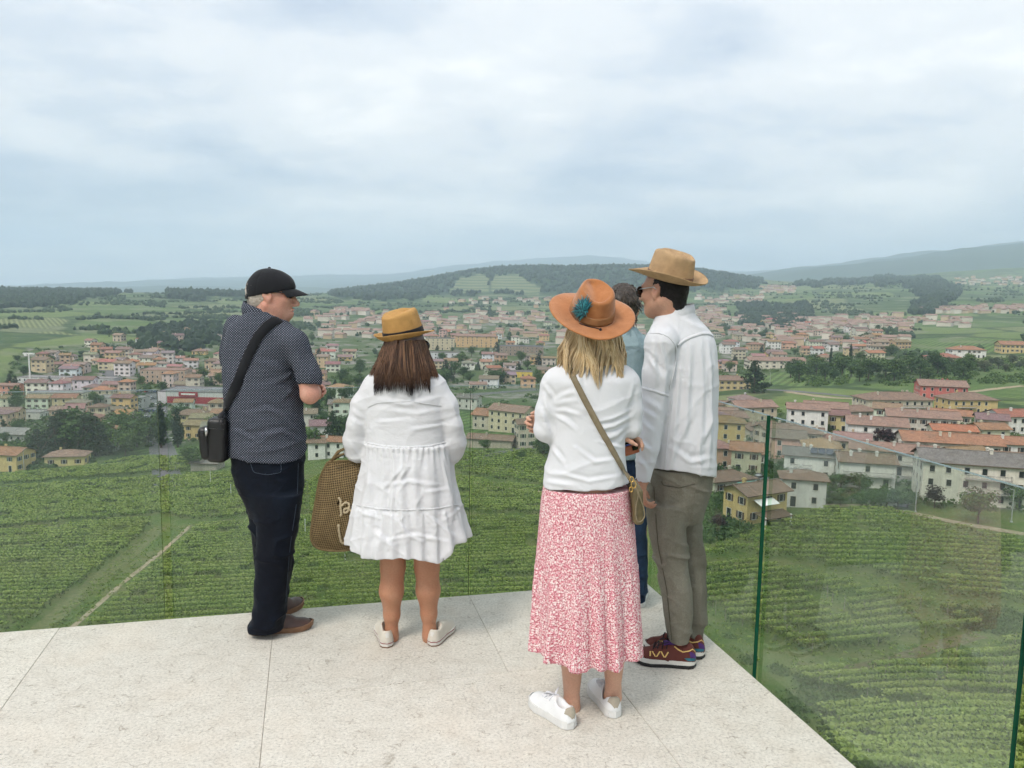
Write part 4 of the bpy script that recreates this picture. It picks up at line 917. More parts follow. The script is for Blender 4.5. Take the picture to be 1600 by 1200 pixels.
scatter_trees([(1110,510),(1400,515),(1400,560),(1110,590)], 44, (6, 11), 'among the houses right of the straw hat', 'trees of the dense right quarter', seed=35)

# woods and hedges too far or too many to tell apart
_ico_v = None
def ico(sub):
    import bmesh
    bm = bmesh.new(); bmesh.ops.create_icosphere(bm, subdivisions=sub, radius=1.0)
    v = np.array([q.co[:] for q in bm.verts]); f = np.array([[w.index for w in q.verts] for q in bm.faces]); bm.free(); return v, f
ICO1, ICO2 = ico(1), ico(2)
def wood_mass(name, pts, rad, label, dark=True, lod=ICO1, tall=1.15, seed=0):
    rs = np.random.default_rng(seed); v0, f0 = lod; k = len(pts); m = len(v0)
    jit = 1 + rs.normal(0, 0.17, (k, m, 1))
    sc = np.stack([rad*rs.uniform(0.85, 1.2, k), rad*rs.uniform(0.85, 1.2, k), rad*tall*rs.uniform(0.8, 1.3, k)], -1)
    v = v0[None]*jit*sc[:, None, :] + pts[:, None, :] + np.stack([np.zeros(k), np.zeros(k), rad*tall*0.55], -1)[:, None, :]
    f = (f0[None] + (np.arange(k)*m)[:, None, None]).reshape(-1, 3)
    tint = np.repeat(rs.uniform(0.05, 0.8, k), m)
    me = leafmesh(name, v.reshape(-1, 3), f, tint, M_wood if dark else M_hedge)
    return obj(name, me, kind='stuff', label=label, category='wood')
M_wood = leaf_mat('distant_wood', (0.012, 0.028, 0.012), (0.022, 0.045, 0.018), (0.045, 0.075, 0.028), 0.0)
M_hedge = leaf_mat('distant_hedge', (0.02, 0.042, 0.016), (0.042, 0.075, 0.026), (0.08, 0.12, 0.045), 0.0)
_labels = {'hill': 'dark wood covering the long hill behind the town', 'ridge': 'dark wood on the ridge at the far left', 'slope': 'wooded slope on the right below the blue mountain', 'knoll': 'dark wooded knoll above the right town', 'copse': 'wood at the foot of the left terraces', 'shelf': 'strip of wood along the right hillside', 'brow': 'scattered wood along the left skyline'}
for wi, (nm, poly, d0, d1) in enumerate(WOODS):
    xs = [p[0] for p in poly]; ys = [p[1] for p in poly]; rs = np.random.default_rng(50 + wi)
    a0, a1 = [math.atan2(*ray(q, 450)[:2]) for q in (min(xs), max(xs))]
    step = {'hill': 11, 'copse': 8.5, 'knoll': 8, 'ridge': 9, 'slope': 11}.get(nm, 12)
    area = (a1 - a0)*(d1**2 - d0**2)/2; n = int(min(area/step**2, 400000))
    a = rs.uniform(a0, a1, n); d = np.sqrt(rs.uniform(d0**2, d1**2, n)); x, y = d*np.sin(a), d*np.cos(a); z = ground_z(x, y)
    fx, fy = to_px(x, y, z); ok = rough_in(fx, fy, poly)
    for cp in CLEAR: ok &= ~inpoly(fx, fy, cp)
    x, y, z = x[ok], y[ok], z[ok]
    if nm == 'brow': keep = fbm2(x/120, y/120, 8, 3) > 0.05; x, y, z = x[keep], y[keep], z[keep]
    if len(x) > 5600: s = rs.choice(len(x), 5600, replace=False); x, y, z = x[s], y[s], z[s]
    wood_mass('wood', np.column_stack([x, y, z]), rs.uniform(0.5, 0.85, len(x))*step*0.85, _labels[nm], True, ICO1 if nm not in ('copse',) else ICO2, seed=wi)
rs = np.random.default_rng(5); n = 130000
a = rs.uniform(-0.62, 0.62, n); d = np.exp(rs.uniform(math.log(560), math.log(3600), n)); x, y = d*np.sin(a), d*np.cos(a); z = ground_z(x, y)
fx, fy = to_px(x, y, z)
band = np.abs(((z + 6*fbm2(x/160, y/160, 2, 2))/8.4) % 1.0 - 0.5)
ok = (fbm2(x/110.0, y/70.0, 12, 4) > -0.02) & (band < 0.2)
inw = np.zeros(n, bool)
for nm, poly, d0, d1 in WOODS: inw |= inpoly(fx, fy, poly)
_tw = np.zeros(n, bool)
for poly in TOWN[:3]: _tw |= inpoly(fx, fy, poly)
ok &= ~inw & ~(_tw & (rs.random(n) < 0.7)) & (fy < 560) & (fx > -80) & (fx < 1680)
ok &= ~inpoly(fx, fy, [(1425,520),(1600,510),(1600,548),(1430,552)])
x, y, z = x[ok][:8200], y[ok][:8200], z[ok][:8200]
_hx = np.array([(h[0], h[1], h[2]) for h in HOUSES])
far = np.ones(len(x), bool)
for hx, hy, hr in _hx: far &= (x-hx)**2 + (y-hy)**2 > (hr + 3)**2
x, y, z = x[far], y[far], z[far]
wood_mass('hedgerow', np.column_stack([x, y, z]), rs.uniform(1.1, 3.6, len(x)), 'hedges and scattered trees along the distant terraces', False, ICO1, 1.0, seed=9)['category'] = 'hedgerow'
# low garden greenery in the town: leaves, not bodies
def shrubbery(name, polys, n, label, rr, leaf, seed, mat=M_leaf, per=34):
    rs = np.random.default_rng(seed); P_ = []
    pr = random.Random(seed); t = 0
    while len(P_) < n and t < n*8:
        t += 1; poly = pr.choice(polys); xs = [p[0] for p in poly]; ys = [p[1] for p in poly]
        px, py = pr.uniform(min(xs), max(xs)), pr.uniform(min(ys), max(ys))
        if not inpoly(np.array([px]), np.array([py]), poly)[0]: continue
        g = on_land(px, py, 20)
        if g is None or any((g[0]-a)**2 + (g[1]-b)**2 < (r*0.72)**2 for a, b, r in HOUSES): continue
        P_.append(g)
    P_ = np.array(P_); k = len(P_); R = rs.uniform(*rr, k)
    d = rs.normal(size=(k, per, 3)); d /= np.linalg.norm(d, axis=2)[..., None]; d[..., 2] = np.abs(d[..., 2])
    c = P_[:, None, :] + d*R[:, None, None]*rs.uniform(0.6, 1.1, (k, per, 1))*np.array([1.2, 1.2, 0.9])
    tint = (rs.uniform(0.0, 0.6, (k, per)) + rs.uniform(0, 0.4, (k, 1))).ravel()
    v, f, tt = quads(c.reshape(-1, 3), (d + rs.normal(size=d.shape)*0.5).reshape(-1, 3), rs.uniform(0.7, 1.3, k*per)*leaf, rs, tint)
    o = obj(name, leafmesh(name, v, f, tt, mat), kind='stuff', label=label, category='shrubs'); return o
shrubbery('garden_shrubs', [TOWN[3], [(1095,760),(1180,790),(1160,835),(1095,850)], [(1090,640),(1600,650),(1600,700),(1090,690)]], 900, 'low hedges and shrubs in the gardens of the near estate', (0.7, 1.9), 0.55, 61)
shrubbery('garden_shrubs', [TOWN[0], TOWN[1], [(0,690),(60,690),(140,722),(60,735),(0,715)]], 1000, 'low hedges and shrubs among the town houses', (1.2, 3.2), 1.0, 62)
shrubbery('garden_shrubs', [TOWN[2], [(1240,560),(1600,560),(1600,600),(1240,605)]], 700, 'low greenery around the right quarter and on the slope', (1.2, 3.4), 1.0, 63)
# ------------------------------------------------------------------ vineyards: every row of vines on its own
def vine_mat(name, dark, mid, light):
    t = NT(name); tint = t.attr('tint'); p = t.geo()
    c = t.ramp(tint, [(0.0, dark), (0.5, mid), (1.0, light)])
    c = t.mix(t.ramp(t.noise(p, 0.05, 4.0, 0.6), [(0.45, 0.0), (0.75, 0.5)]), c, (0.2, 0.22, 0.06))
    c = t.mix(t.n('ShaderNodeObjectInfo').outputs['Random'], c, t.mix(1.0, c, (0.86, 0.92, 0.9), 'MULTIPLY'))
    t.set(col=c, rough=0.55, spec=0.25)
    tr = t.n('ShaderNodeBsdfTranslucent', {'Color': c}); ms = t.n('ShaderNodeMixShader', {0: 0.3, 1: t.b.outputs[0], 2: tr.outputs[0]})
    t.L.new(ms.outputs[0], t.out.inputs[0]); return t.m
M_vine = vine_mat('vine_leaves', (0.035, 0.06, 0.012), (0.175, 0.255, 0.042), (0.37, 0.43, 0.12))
M_post = plain('grey_post', (0.3, 0.27, 0.22), 0.85, 0.3, 5.0)
_pm = MB(); _pm.box((0, 0, 0.8), (0.06, 0.06, 2.2)); ME_post = _pm.mesh('post', [M_post])
def row_runs(poly, ang, spacing, step=1.0):
    poly = [tuple(q[:2]) for q in poly]; P_ = np.array(poly); c = P_.mean(0); u = np.array([math.cos(ang), math.sin(ang)]); w = np.array([-u[1], u[0]])
    s = (P_ - c) @ u; t = (P_ - c) @ w
    for off in np.arange(t.min() + spacing*0.5, t.max(), spacing):
        a = np.arange(s.min(), s.max(), step); q = c + u*a[:, None] + w*off
        ins = inpoly(q[:, 0], q[:, 1], poly); e = np.flatnonzero(np.diff(np.concatenate([[0], ins.astype(int), [0]])))
        for i, j in zip(e[::2], e[1::2]):
            if j - i > 6/step: yield q[i], q[j-1], w
def vineyard(px, ang, label, group, spacing=2.6, h=1.6, width=0.85, leaf=None, posts=0, cover=1.0, seed=0, world=None, gap=0.1):
    poly = world if world is not None else [on_land(*q, 12.0) for q in px]
    rs = np.random.default_rng(seed)
    for a, b, w in row_runs(poly, ang, spacing):
        L = np.linalg.norm(b - a); mid = (a + b)/2; d = np.hypot(*mid); s = leaf or min(max(d*0.00185, 0.15), 0.5)
        n = int(L*cover*(1.7 + width)/(s*s*0.85))
        if n < 10: continue
        u = rs.uniform(0, 1, n); vig = fbm2((a[0] + (b[0]-a[0])*u)/4.0, (a[1] + (b[1]-a[1])*u)/4.0, 3, 2)
        keep = vig > -0.75 + gap; u = u[keep]; vig = vig[keep]; n = len(u)
        th = rs.uniform(0.0, math.pi, n); low = rs.random(n) < 0.62; wob = 1 + 0.08*vig
        y = np.cos(th)*width/2*wob*rs.uniform(0.85, 1.08, n); z = h - 0.28 + 0.28*np.sin(th)*wob + rs.normal(0, 0.03, n)
        z[low] -= rs.random(low.sum())**1.5*(h - 0.55); y[low] = np.sign(np.cos(th[low]))*width/2*rs.uniform(0.8, 1.0, low.sum())
        sprout = rs.random(n) < 0.025; z[sprout] += rs.uniform(0.1, 0.35, sprout.sum())
        xy = a + (b - a)*u[:, None] + w*y[:, None]; gz_ = ground_z(xy[:, 0], xy[:, 1])
        c = np.column_stack([xy, gz_ + z])
        nrm = np.column_stack([w[0]*np.cos(th), w[1]*np.cos(th), np.where(low, 0.25, 0.9)]) + rs.normal(size=(n, 3))*0.38
        tint = 0.0 + 0.78*np.clip((z - h + 0.6)/0.6, 0, 1.1)**1.2*rs.uniform(0.8, 1.15, n) + rs.uniform(0, 0.12, n) + 0.09*vig  # leaves darken below the row top: lit crests and shaded sides painted in
        org = np.array([mid[0], mid[1], gz(*mid)])
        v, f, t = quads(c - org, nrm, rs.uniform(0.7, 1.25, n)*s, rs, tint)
        o = obj('vine_row', None, label=label, category='vine row', group=group) if False else None
        if posts and L > 8:
            o = empty('vine_row', org, 0, label=label, category='vine row', group=group)
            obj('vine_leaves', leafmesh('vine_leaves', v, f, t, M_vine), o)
            for q in np.arange(2.0, L, posts):
                p_ = a + (b - a)*q/L; k = obj('post', ME_post, o); k.location = (p_[0] - org[0], p_[1] - org[1], gz(*p_) - org[2])
        else:
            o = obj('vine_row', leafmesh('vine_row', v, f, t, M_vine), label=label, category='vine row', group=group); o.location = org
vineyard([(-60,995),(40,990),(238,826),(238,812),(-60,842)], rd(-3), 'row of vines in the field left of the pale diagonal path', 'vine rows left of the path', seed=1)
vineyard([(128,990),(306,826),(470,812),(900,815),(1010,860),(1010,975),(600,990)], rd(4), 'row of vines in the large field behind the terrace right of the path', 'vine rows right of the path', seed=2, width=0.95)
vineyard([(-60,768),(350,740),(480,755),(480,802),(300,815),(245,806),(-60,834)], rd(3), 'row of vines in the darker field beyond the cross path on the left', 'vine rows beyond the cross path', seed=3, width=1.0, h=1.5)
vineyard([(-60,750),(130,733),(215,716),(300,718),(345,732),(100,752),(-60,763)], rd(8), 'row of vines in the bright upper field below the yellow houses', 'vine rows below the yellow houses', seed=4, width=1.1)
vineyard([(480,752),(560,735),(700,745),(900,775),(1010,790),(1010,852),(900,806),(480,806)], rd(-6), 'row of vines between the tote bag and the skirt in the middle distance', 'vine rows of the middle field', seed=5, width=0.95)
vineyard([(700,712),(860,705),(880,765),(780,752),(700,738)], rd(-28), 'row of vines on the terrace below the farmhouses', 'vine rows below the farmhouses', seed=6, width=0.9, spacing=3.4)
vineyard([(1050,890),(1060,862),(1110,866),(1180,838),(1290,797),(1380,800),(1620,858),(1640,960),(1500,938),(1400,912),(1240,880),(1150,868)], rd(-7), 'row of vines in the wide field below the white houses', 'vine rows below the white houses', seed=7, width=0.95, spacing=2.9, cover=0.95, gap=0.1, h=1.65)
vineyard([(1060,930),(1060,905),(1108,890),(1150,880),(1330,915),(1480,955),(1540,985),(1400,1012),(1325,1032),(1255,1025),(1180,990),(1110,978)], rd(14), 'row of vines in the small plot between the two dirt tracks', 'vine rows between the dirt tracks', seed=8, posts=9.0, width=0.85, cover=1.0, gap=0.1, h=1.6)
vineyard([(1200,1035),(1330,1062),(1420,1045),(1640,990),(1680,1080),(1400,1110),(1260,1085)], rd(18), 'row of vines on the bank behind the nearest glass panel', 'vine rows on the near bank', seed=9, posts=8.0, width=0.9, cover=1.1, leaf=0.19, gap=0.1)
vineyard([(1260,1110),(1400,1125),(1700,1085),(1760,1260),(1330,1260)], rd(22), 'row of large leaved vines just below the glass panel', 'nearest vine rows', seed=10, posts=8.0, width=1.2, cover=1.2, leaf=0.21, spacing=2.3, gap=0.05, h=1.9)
shrubbery('bank_scrub', [[(1110,985),(1190,1000),(1300,1110),(1400,1200),(1350,1230),(1240,1130)], [(1240,1060),(1420,1080),(1420,1130),(1280,1120)], [(1480,940),(1600,960),(1600,1000),(1500,985)]], 150, 'tangled scrub on the bank below the glass balustrade', (0.4, 1.1), 0.22, 64, per=90)
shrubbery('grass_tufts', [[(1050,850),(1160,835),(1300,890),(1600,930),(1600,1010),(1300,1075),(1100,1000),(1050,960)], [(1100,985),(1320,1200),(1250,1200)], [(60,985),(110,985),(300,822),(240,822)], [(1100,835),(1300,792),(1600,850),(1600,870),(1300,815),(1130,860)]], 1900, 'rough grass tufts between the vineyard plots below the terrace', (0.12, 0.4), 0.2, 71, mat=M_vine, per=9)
# slim pale stakes standing in the vineyard
for px, py, lb in ((329, 757, 'slim pale stake in the vineyard left of the dark trousers'), (361, 780, 'second pale stake nearest the trousers of the person in the cap'), (477, 842, 'pale stake between the dark trousers and the woven tote'), (539, 874, 'pale stake below the woven tote bag')):
    g = on_land(px, py, 12); mb = MB(); mb.tube([(0, 0, -0.3), (0, 0, 2.2), (0, 0, 4.2)], [0.07, 0.065, 0.06], 8); mb.box((0, 0, 4.2), (0.18, 0.18, 0.06)); mb.box((0, 0, 0.02), (0.3, 0.3, 0.1))
    o = obj('stake', mb.mesh('stake', [M_white]), label=lb, category='stake', group='stakes in the vineyard'); o.location = g
# ------------------------------------------------------------------ parked cars and the white mast
def paint_mat():
    t = NT('car_paint'); t.set(col=t.n('ShaderNodeObjectInfo').outputs['Color'], rough=0.3, spec=0.5); return t.m
M_paint = paint_mat(); M_tyre = plain('tyre', (0.02, 0.02, 0.02), 0.9, 0.2)
def car_meshes():
    s = [(-2.1, 0.35), (-2.1, 0.8), (-1.75, 0.92), (1.0, 0.95), (1.85, 0.82), (2.1, 0.6), (2.1, 0.35)]; c = [(-1.8, 0.9), (-1.35, 1.42), (0.15, 1.46), (1.0, 0.93)]
    def ext(mb, pr, w, m=0, top=1.0):
        n = len(pr); v = [(x, -w*(top if z > 1.2 else 1), z) for x, z in pr] + [(x, w*(top if z > 1.2 else 1), z) for x, z in pr]
        mb.raw(v, [(i, i+1, n+i+1, n+i) for i in range(n-1)] + [(n-1, 0, n, 2*n-1), tuple(range(n))[::-1], tuple(range(n, 2*n))], m)
    b = MB(); ext(b, s, 0.86); ext(b, [(-1.32, 1.40), (-1.3, 1.47), (0.12, 1.49), (0.16, 1.42)], 0.66)
    g = MB(); ext(g, c, 0.78, 0, 0.86); w = MB(); th = np.linspace(0, 2*math.pi, 13)[:-1]
    v = [(0.32*math.cos(q), y, 0.32*math.sin(q)) for y in (-0.1, 0.1) for q in th]; w.raw(v, [(i, (i+1) % 12, 12+(i+1) % 12, 12+i) for i in range(12)] + [tuple(range(12)), tuple(range(23, 11, -1))])
    return b.mesh('body', [M_paint]), g.mesh('windows', [M_pane]), w.mesh('wheel', [M_tyre])
CAR = car_meshes()
def car(px, py, rz, col, label, group=None, lift=0.24):
    g = on_land(px, py, 60); o = empty('parked_car', (g[0], g[1], g[2] + lift), rz, label=label, category='car')
    if group: o['group'] = group
    b = obj('body', CAR[0], o); b.color = (*col, 1); obj('windows', CAR[1], o)
    for x in (-1.3, 1.3):
        for y in (-0.78, 0.78): k = obj('wheel', CAR[2], o); k.location = (x, y, 0.32)
_rs = random.Random(5); CC = [((0.75, 0.75, 0.74), 'white'), ((0.04, 0.04, 0.045), 'black'), ((0.35, 0.36, 0.38), 'silver'), ((0.3, 0.03, 0.03), 'red'), ((0.05, 0.08, 0.2), 'blue'), ((0.15, 0.15, 0.16), 'grey')]
for i in range(30):
    cl, nm = _rs.choice(CC); r, k = divmod(i, 6); car(211 + k*8.6 + _rs.uniform(-1, 1), 614 + r*10 + _rs.uniform(-1, 1), rd(80) + _rs.gauss(0, 0.05), cl, nm + ' car parked in rows beside the supermarket', 'cars in the supermarket car park')
for px, py, rz, ci, lb in ((1187, 752, 0.6, 2, 'silver car parked behind the glass panel edge'), (1385, 792, -0.2, 0, 'white car on the lane above the right vineyard'), (1476, 702, 0.2, 0, 'white car in front of the dull pink roofed house'), (268, 690, 1.2, 0, 'white car on the road between the cypresses'), (236, 660, 1.3, 1, 'black car driving on the road left of the cypresses')):
    car(px, py, rz, CC[ci][0], lb, lift=0.17)
g = on_land(48, 612, 90); mb = MB(); mb.tube([(0, 0, -1), (0, 0, 12), (0, 0, 24)], [0.5, 0.45, 0.4], 8); mb.box((0, 0, 24.2), (7.0, 0.8, 0.9)); mb.box((-2.0, 0, 23.2), (1.4, 1.2, 1.2)); mb.box((0, 0, 0.2), (2.4, 2.4, 0.8))
o = obj('mast', mb.mesh('mast', [M_white]), label='tall white crane mast above the grey halls at the left', category='mast'); o.location = g
for px, py, h in ((1203, 600, 7.0), (1110, 700, 8.0), (1430, 800, 6.5), (1580, 816, 6.5), (38, 738, 8.0), (560, 700, 8.0)):
    g = on_land(px, py, 60); mb = MB(); mb.tube([(0, 0, -0.5), (0, 0, h*0.6), (0, 0, h)], [0.12, 0.1, 0.08], 8); mb.box((0, 0.5, h), (0.12, 1.1, 0.08)); mb.box((0, 1.0, h - 0.06), (0.22, 0.5, 0.1)); mb.box((0, 0, 0.1), (0.4, 0.4, 0.3))
    o = obj('street_lamp', mb.mesh('street_lamp', [M_metal]), label='slim grey street lamp standing among the houses', category='street lamp', group='street lamps among the houses'); o.location = g
# ------------------------------------------------------------------ soft solids: distance fields turned into one continuous skin
from mathutils.bvhtree import BVHTree
def _a(v): return np.asarray(v, dtype=np.float64)
class Field:
    def __init__(s, lo, hi, h):
        s.lo = _a(lo); s.h = h; s.n = np.ceil((_a(hi) - s.lo)/h).astype(int) + 1
        s.v = np.full(tuple(s.n), 0.25, np.float32)
        s.ax = [s.lo[i] + np.arange(s.n[i])*h for i in range(3)]
    def _sl(s, lo, hi):
        a = np.clip(np.floor((_a(lo) - s.lo)/s.h).astype(int), 0, s.n); b = np.clip(np.ceil((_a(hi) - s.lo)/s.h).astype(int) + 1, 0, s.n)
        sl = tuple(slice(p, q) for p, q in zip(a, b))
        return sl, np.meshgrid(s.ax[0][sl[0]], s.ax[1][sl[1]], s.ax[2][sl[2]], indexing='ij', sparse=True)
    def _put(s, sl, d, k, sub=False):
        o = s.v[sl]
        if o.size == 0: return
        d = np.broadcast_to(d, o.shape)
        if sub:
            d = -d; hh = np.clip(0.5 - 0.5*(o - d)/k, 0, 1); s.v[sl] = o*(1-hh) + d*hh + k*hh*(1-hh)
        else:
            hh = np.clip(0.5 + 0.5*(o - d)/k, 0, 1); s.v[sl] = o*(1-hh) + d*hh - k*hh*(1-hh)
    def cone(s, a, b, ra, rb=None, k=0.012, sub=False, flat=None):
        """capsule between a and b whose radius runs from ra to rb"""
        rb = ra if rb is None else rb; a, b = _a(a), _a(b); m = max(ra, rb) + k + 2*s.h
        sl, (X, Y, Z) = s._sl(np.minimum(a, b) - m, np.maximum(a, b) + m)
        ab = b - a; L2 = max(ab @ ab, 1e-12)
        t = np.clip(((X-a[0])*ab[0] + (Y-a[1])*ab[1] + (Z-a[2])*ab[2])/L2, 0, 1)
        d = np.sqrt((X-a[0]-t*ab[0])**2 + (Y-a[1]-t*ab[1])**2 + (Z-a[2]-t*ab[2])**2) - (ra + (rb-ra)*t)
        s._put(sl, d, k, sub)
    def chain(s, pts, rs, k=0.012):
        for i in range(len(pts)-1): s.cone(pts[i], pts[i+1], rs[i], rs[i+1], k)
    def ell(s, c, r, R=None, k=0.012, sub=False):
        """ellipsoid; R's columns are its axes"""
        c, r = _a(c), _a(r); m = r.max() + k + 2*s.h
        sl, (X, Y, Z) = s._sl(c - m, c + m); X, Y, Z = X-c[0], Y-c[1], Z-c[2]
        if R is not None:
            R = _a(R); X, Y, Z = (X*R[0, i] + Y*R[1, i] + Z*R[2, i] for i in range(3))
        q0 = np.sqrt((X/r[0])**2 + (Y/r[1])**2 + (Z/r[2])**2); q1 = np.sqrt((X/r[0]**2)**2 + (Y/r[1]**2)**2 + (Z/r[2]**2)**2) + 1e-9
        s._put(sl, q0*(q0 - 1)/q1, k, sub)
    def box(s, c, r, R=None, rnd=0.01, k=0.008, sub=False):
        c, r = _a(c), _a(r); m = np.linalg.norm(r) + k + 2*s.h
        sl, (X, Y, Z) = s._sl(c - m, c + m); X, Y, Z = X-c[0], Y-c[1], Z-c[2]
        if R is not None:
            R = _a(R); X, Y, Z = (X*R[0, i] + Y*R[1, i] + Z*R[2, i] for i in range(3))
        qx, qy, qz = np.abs(X) - r[0] + rnd, np.abs(Y) - r[1] + rnd, np.abs(Z) - r[2] + rnd
        d = np.sqrt(np.maximum(qx, 0)**2 + np.maximum(qy, 0)**2 + np.maximum(qz, 0)**2) + np.minimum(np.maximum(np.maximum(qx, qy), qz), 0) - rnd
        s._put(sl, d, k, sub)
    def prof(s, rows, p=2.2, k=0.02, fold=None, hem=None, lean=0.0):
        """body of elliptical levels: rows of (z, cx, cy, rx, ry); fold(theta, z) adds to the radius; hem(theta) is the lower end's height"""
        r = _a(sorted(rows)); z = np.linspace(r[0, 0], r[-1, 0], 240)
        q = np.array([np.interp(z, r[:, 0], r[:, i]) for i in range(1, 5)]).T
        w = np.hanning(25); w /= w.sum(); qp = np.pad(q, ((12, 12), (0, 0)), mode='edge'); q = np.array([np.convolve(qp[:, i], w, 'valid') for i in range(4)]).T
        mx = np.array([q[:, 0].max() + q[:, 2].max(), q[:, 1].max() + q[:, 3].max()]) + 0.05; mn = np.array([q[:, 0].min() - q[:, 2].max(), q[:, 1].min() - q[:, 3].max()]) - 0.05
        sl, (X, Y, Z) = s._sl((mn[0], mn[1], z[0] - k - 0.02), (mx[0], mx[1], z[-1] + k + 0.02))
        zz = Z[0, 0]; cx, cy, rx, ry = (np.interp(zz, z, q[:, i])[None, None, :] for i in range(4))
        x, y = (X - cx)/rx, (Y - cy)/ry
        rad = (np.abs(x)**p + np.abs(y)**p)**(1/p); m = np.minimum(rx, ry)
        d = (rad - 1)*m*(0.5 + 0.5*np.clip(np.maximum(rx, ry)/m, 1, 2)*0.9)
        th = None
        if fold is not None or hem is not None:
            th = np.arctan2(X - cx + 0*Y, -(Y - cy) + 0*X)
            if fold is not None: d = d - fold(th, Z + 0*th)
        lo = z[0] if hem is None else hem(th)
        s._put(sl, np.maximum(d, np.maximum(lo - Z, Z - z[-1])), k)
    def cut(s, c, n):
        """remove everything on the n side of the plane through c"""
        sl, (X, Y, Z) = s._sl(s.lo, s.lo + s.n*s.h); n = _a(n)/np.linalg.norm(n)
        s.v = np.maximum(s.v, ((X-c[0])*n[0] + (Y-c[1])*n[1] + (Z-c[2])*n[2])*-1 if False else ((X-c[0])*n[0] + (Y-c[1])*n[1] + (Z-c[2])*n[2])).astype(np.float32)
    def skin(s, smooth=1):
        val = np.pad(s.v, 1, constant_values=0.25); lo = s.lo - s.h; inn = val < 0
        cnt = np.zeros(tuple(np.array(val.shape)-1), np.int8); N = [q-1 for q in val.shape]
        for i in (0, 1):
            for j in (0, 1):
                for l in (0, 1): cnt += inn[i:i+N[0], j:j+N[1], l:l+N[2]]
        act = (cnt > 0) & (cnt < 8); del cnt
        I = np.argwhere(act); ids = np.full(act.shape, -1, np.int32); ids[act] = np.arange(len(I))
        acc = np.zeros((len(I), 3)); num = np.zeros(len(I))
        cor = [(i, j, l) for i in (0, 1) for j in (0, 1) for l in (0, 1)]
        cv = {c: val[I[:, 0]+c[0], I[:, 1]+c[1], I[:, 2]+c[2]] for c in cor}
        for c in cor:
            for ax in range(3):
                if c[ax]: continue
                e = list(c); e[ax] = 1; e = tuple(e); a, b = cv[c], cv[e]; m = (a < 0) != (b < 0)
                t = np.where(m, a/np.where(m, a - b, 1), 0)
                for q in range(3): acc[:, q] += np.where(m, c[q] + (t if q == ax else 0), 0)
                num += m
        V = lo + (I + acc/num[:, None])*s.h
        F = []
        for ax in range(3):
            a = [slice(None)]*3; b = [slice(None)]*3; a[ax] = slice(0, -1); b[ax] = slice(1, None)
            A, B = inn[tuple(a)], inn[tuple(b)]; E = np.argwhere(A != B)
            u, w = (ax+1) % 3, (ax+2) % 3
            E = E[(E[:, u] > 0) & (E[:, w] > 0) & (E[:, u] < N[u]) & (E[:, w] < N[w])]
            fl = A[E[:, 0], E[:, 1], E[:, 2]]; q = []
            for du, dw in ((-1, -1), (0, -1), (0, 0), (-1, 0)):
                c = E.copy(); c[:, u] += du; c[:, w] += dw; q.append(ids[c[:, 0], c[:, 1], c[:, 2]])
            q = np.stack(q, 1); q[~fl] = q[~fl][:, ::-1]; F.append(q)
        F = np.concatenate(F); F = F[(F >= 0).all(1)]
        for _ in range(smooth): V = relax(V, F)
        return V, F
def relax(V, F, lam=0.6):
    acc = np.zeros_like(V); n = np.zeros(len(V))
    for i in range(4):
        a, b = F[:, i], F[:, (i+1) % 4]
        for q in range(3): acc[:, q] += np.bincount(a, V[b, q], len(V)) + np.bincount(b, V[a, q], len(V))
        n += np.bincount(a, minlength=len(V)) + np.bincount(b, minlength=len(V))
    return V*(1-lam) + lam*acc/np.maximum(n, 1)[:, None]
def vnormals(V, F):
    n = np.cross(V[F[:, 2]] - V[F[:, 0]], V[F[:, 3]] - V[F[:, 1]]); o = np.zeros_like(V)
    for i in range(4):
        for q in range(3): o[:, q] += np.bincount(F[:, i], n[:, q], len(V))
    return o/(np.linalg.norm(o, axis=1)[:, None] + 1e-12)
def ridged(p, seed=0, octv=2, sharp=2.0):
    """soft creases: 0 on flats, up to 1 on a crest"""
    return (1 - np.abs(fbm(p, seed, octv, 0.45)))**sharp
def rotz(a): return np.array([[math.cos(a), -math.sin(a), 0], [math.sin(a), math.cos(a), 0], [0, 0, 1.0]])
def frame(fwd, up=(0, 0, 1)):
    f = _a(fwd)/np.linalg.norm(fwd); l = np.cross(_a(up), f); l /= np.linalg.norm(l); return np.column_stack([f, l, np.cross(f, l)])   # forward, left, up
def creases(V, F, lines, amp=0.006, width=6.0):
    """raised folds along lines drawn over the garment as the viewer sees it; only the side turned to the viewer takes them"""
    n = vnormals(V, F); x, y = to_px(V[:, 0], V[:, 1], V[:, 2]); face = np.clip(-(n*(V - np.array([0, 0, EYE]))).sum(1)/np.linalg.norm(V - np.array([0, 0, EYE]), axis=1), 0, 1)
    out = np.zeros(len(V)); rs = np.random.default_rng(1)
    for ln in lines:
        a_ = amp*rs.uniform(0.7, 1.25); w_ = width*rs.uniform(0.75, 1.25); best = np.full(len(V), 1e9); sgn = np.zeros(len(V)); pos = np.zeros(len(V)); m = len(ln) - 1
        for i in range(m):
            (x0, y0), (x1, y1) = ln[i], ln[i+1]; dx, dy = x1-x0, y1-y0; L2 = dx*dx + dy*dy; t = np.clip(((x-x0)*dx + (y-y0)*dy)/L2, 0, 1)
            ex, ey = x - x0 - t*dx, y - y0 - t*dy; d = np.hypot(ex, ey); k = d < best; best = np.where(k, d, best); sgn = np.where(k, np.sign(ex*dy - ey*dx), sgn); pos = np.where(k, (i + t)/m, pos)
        fade = np.sin(np.clip(pos, 0.04, 0.96)*math.pi)**0.7; q = best*sgn/w_
        out += a_*fade*(np.exp(-(q/0.45)**2) - 0.75*np.exp(-((q - 0.75)/0.55)**2))
    return out*np.clip(face*2.2, 0, 1)
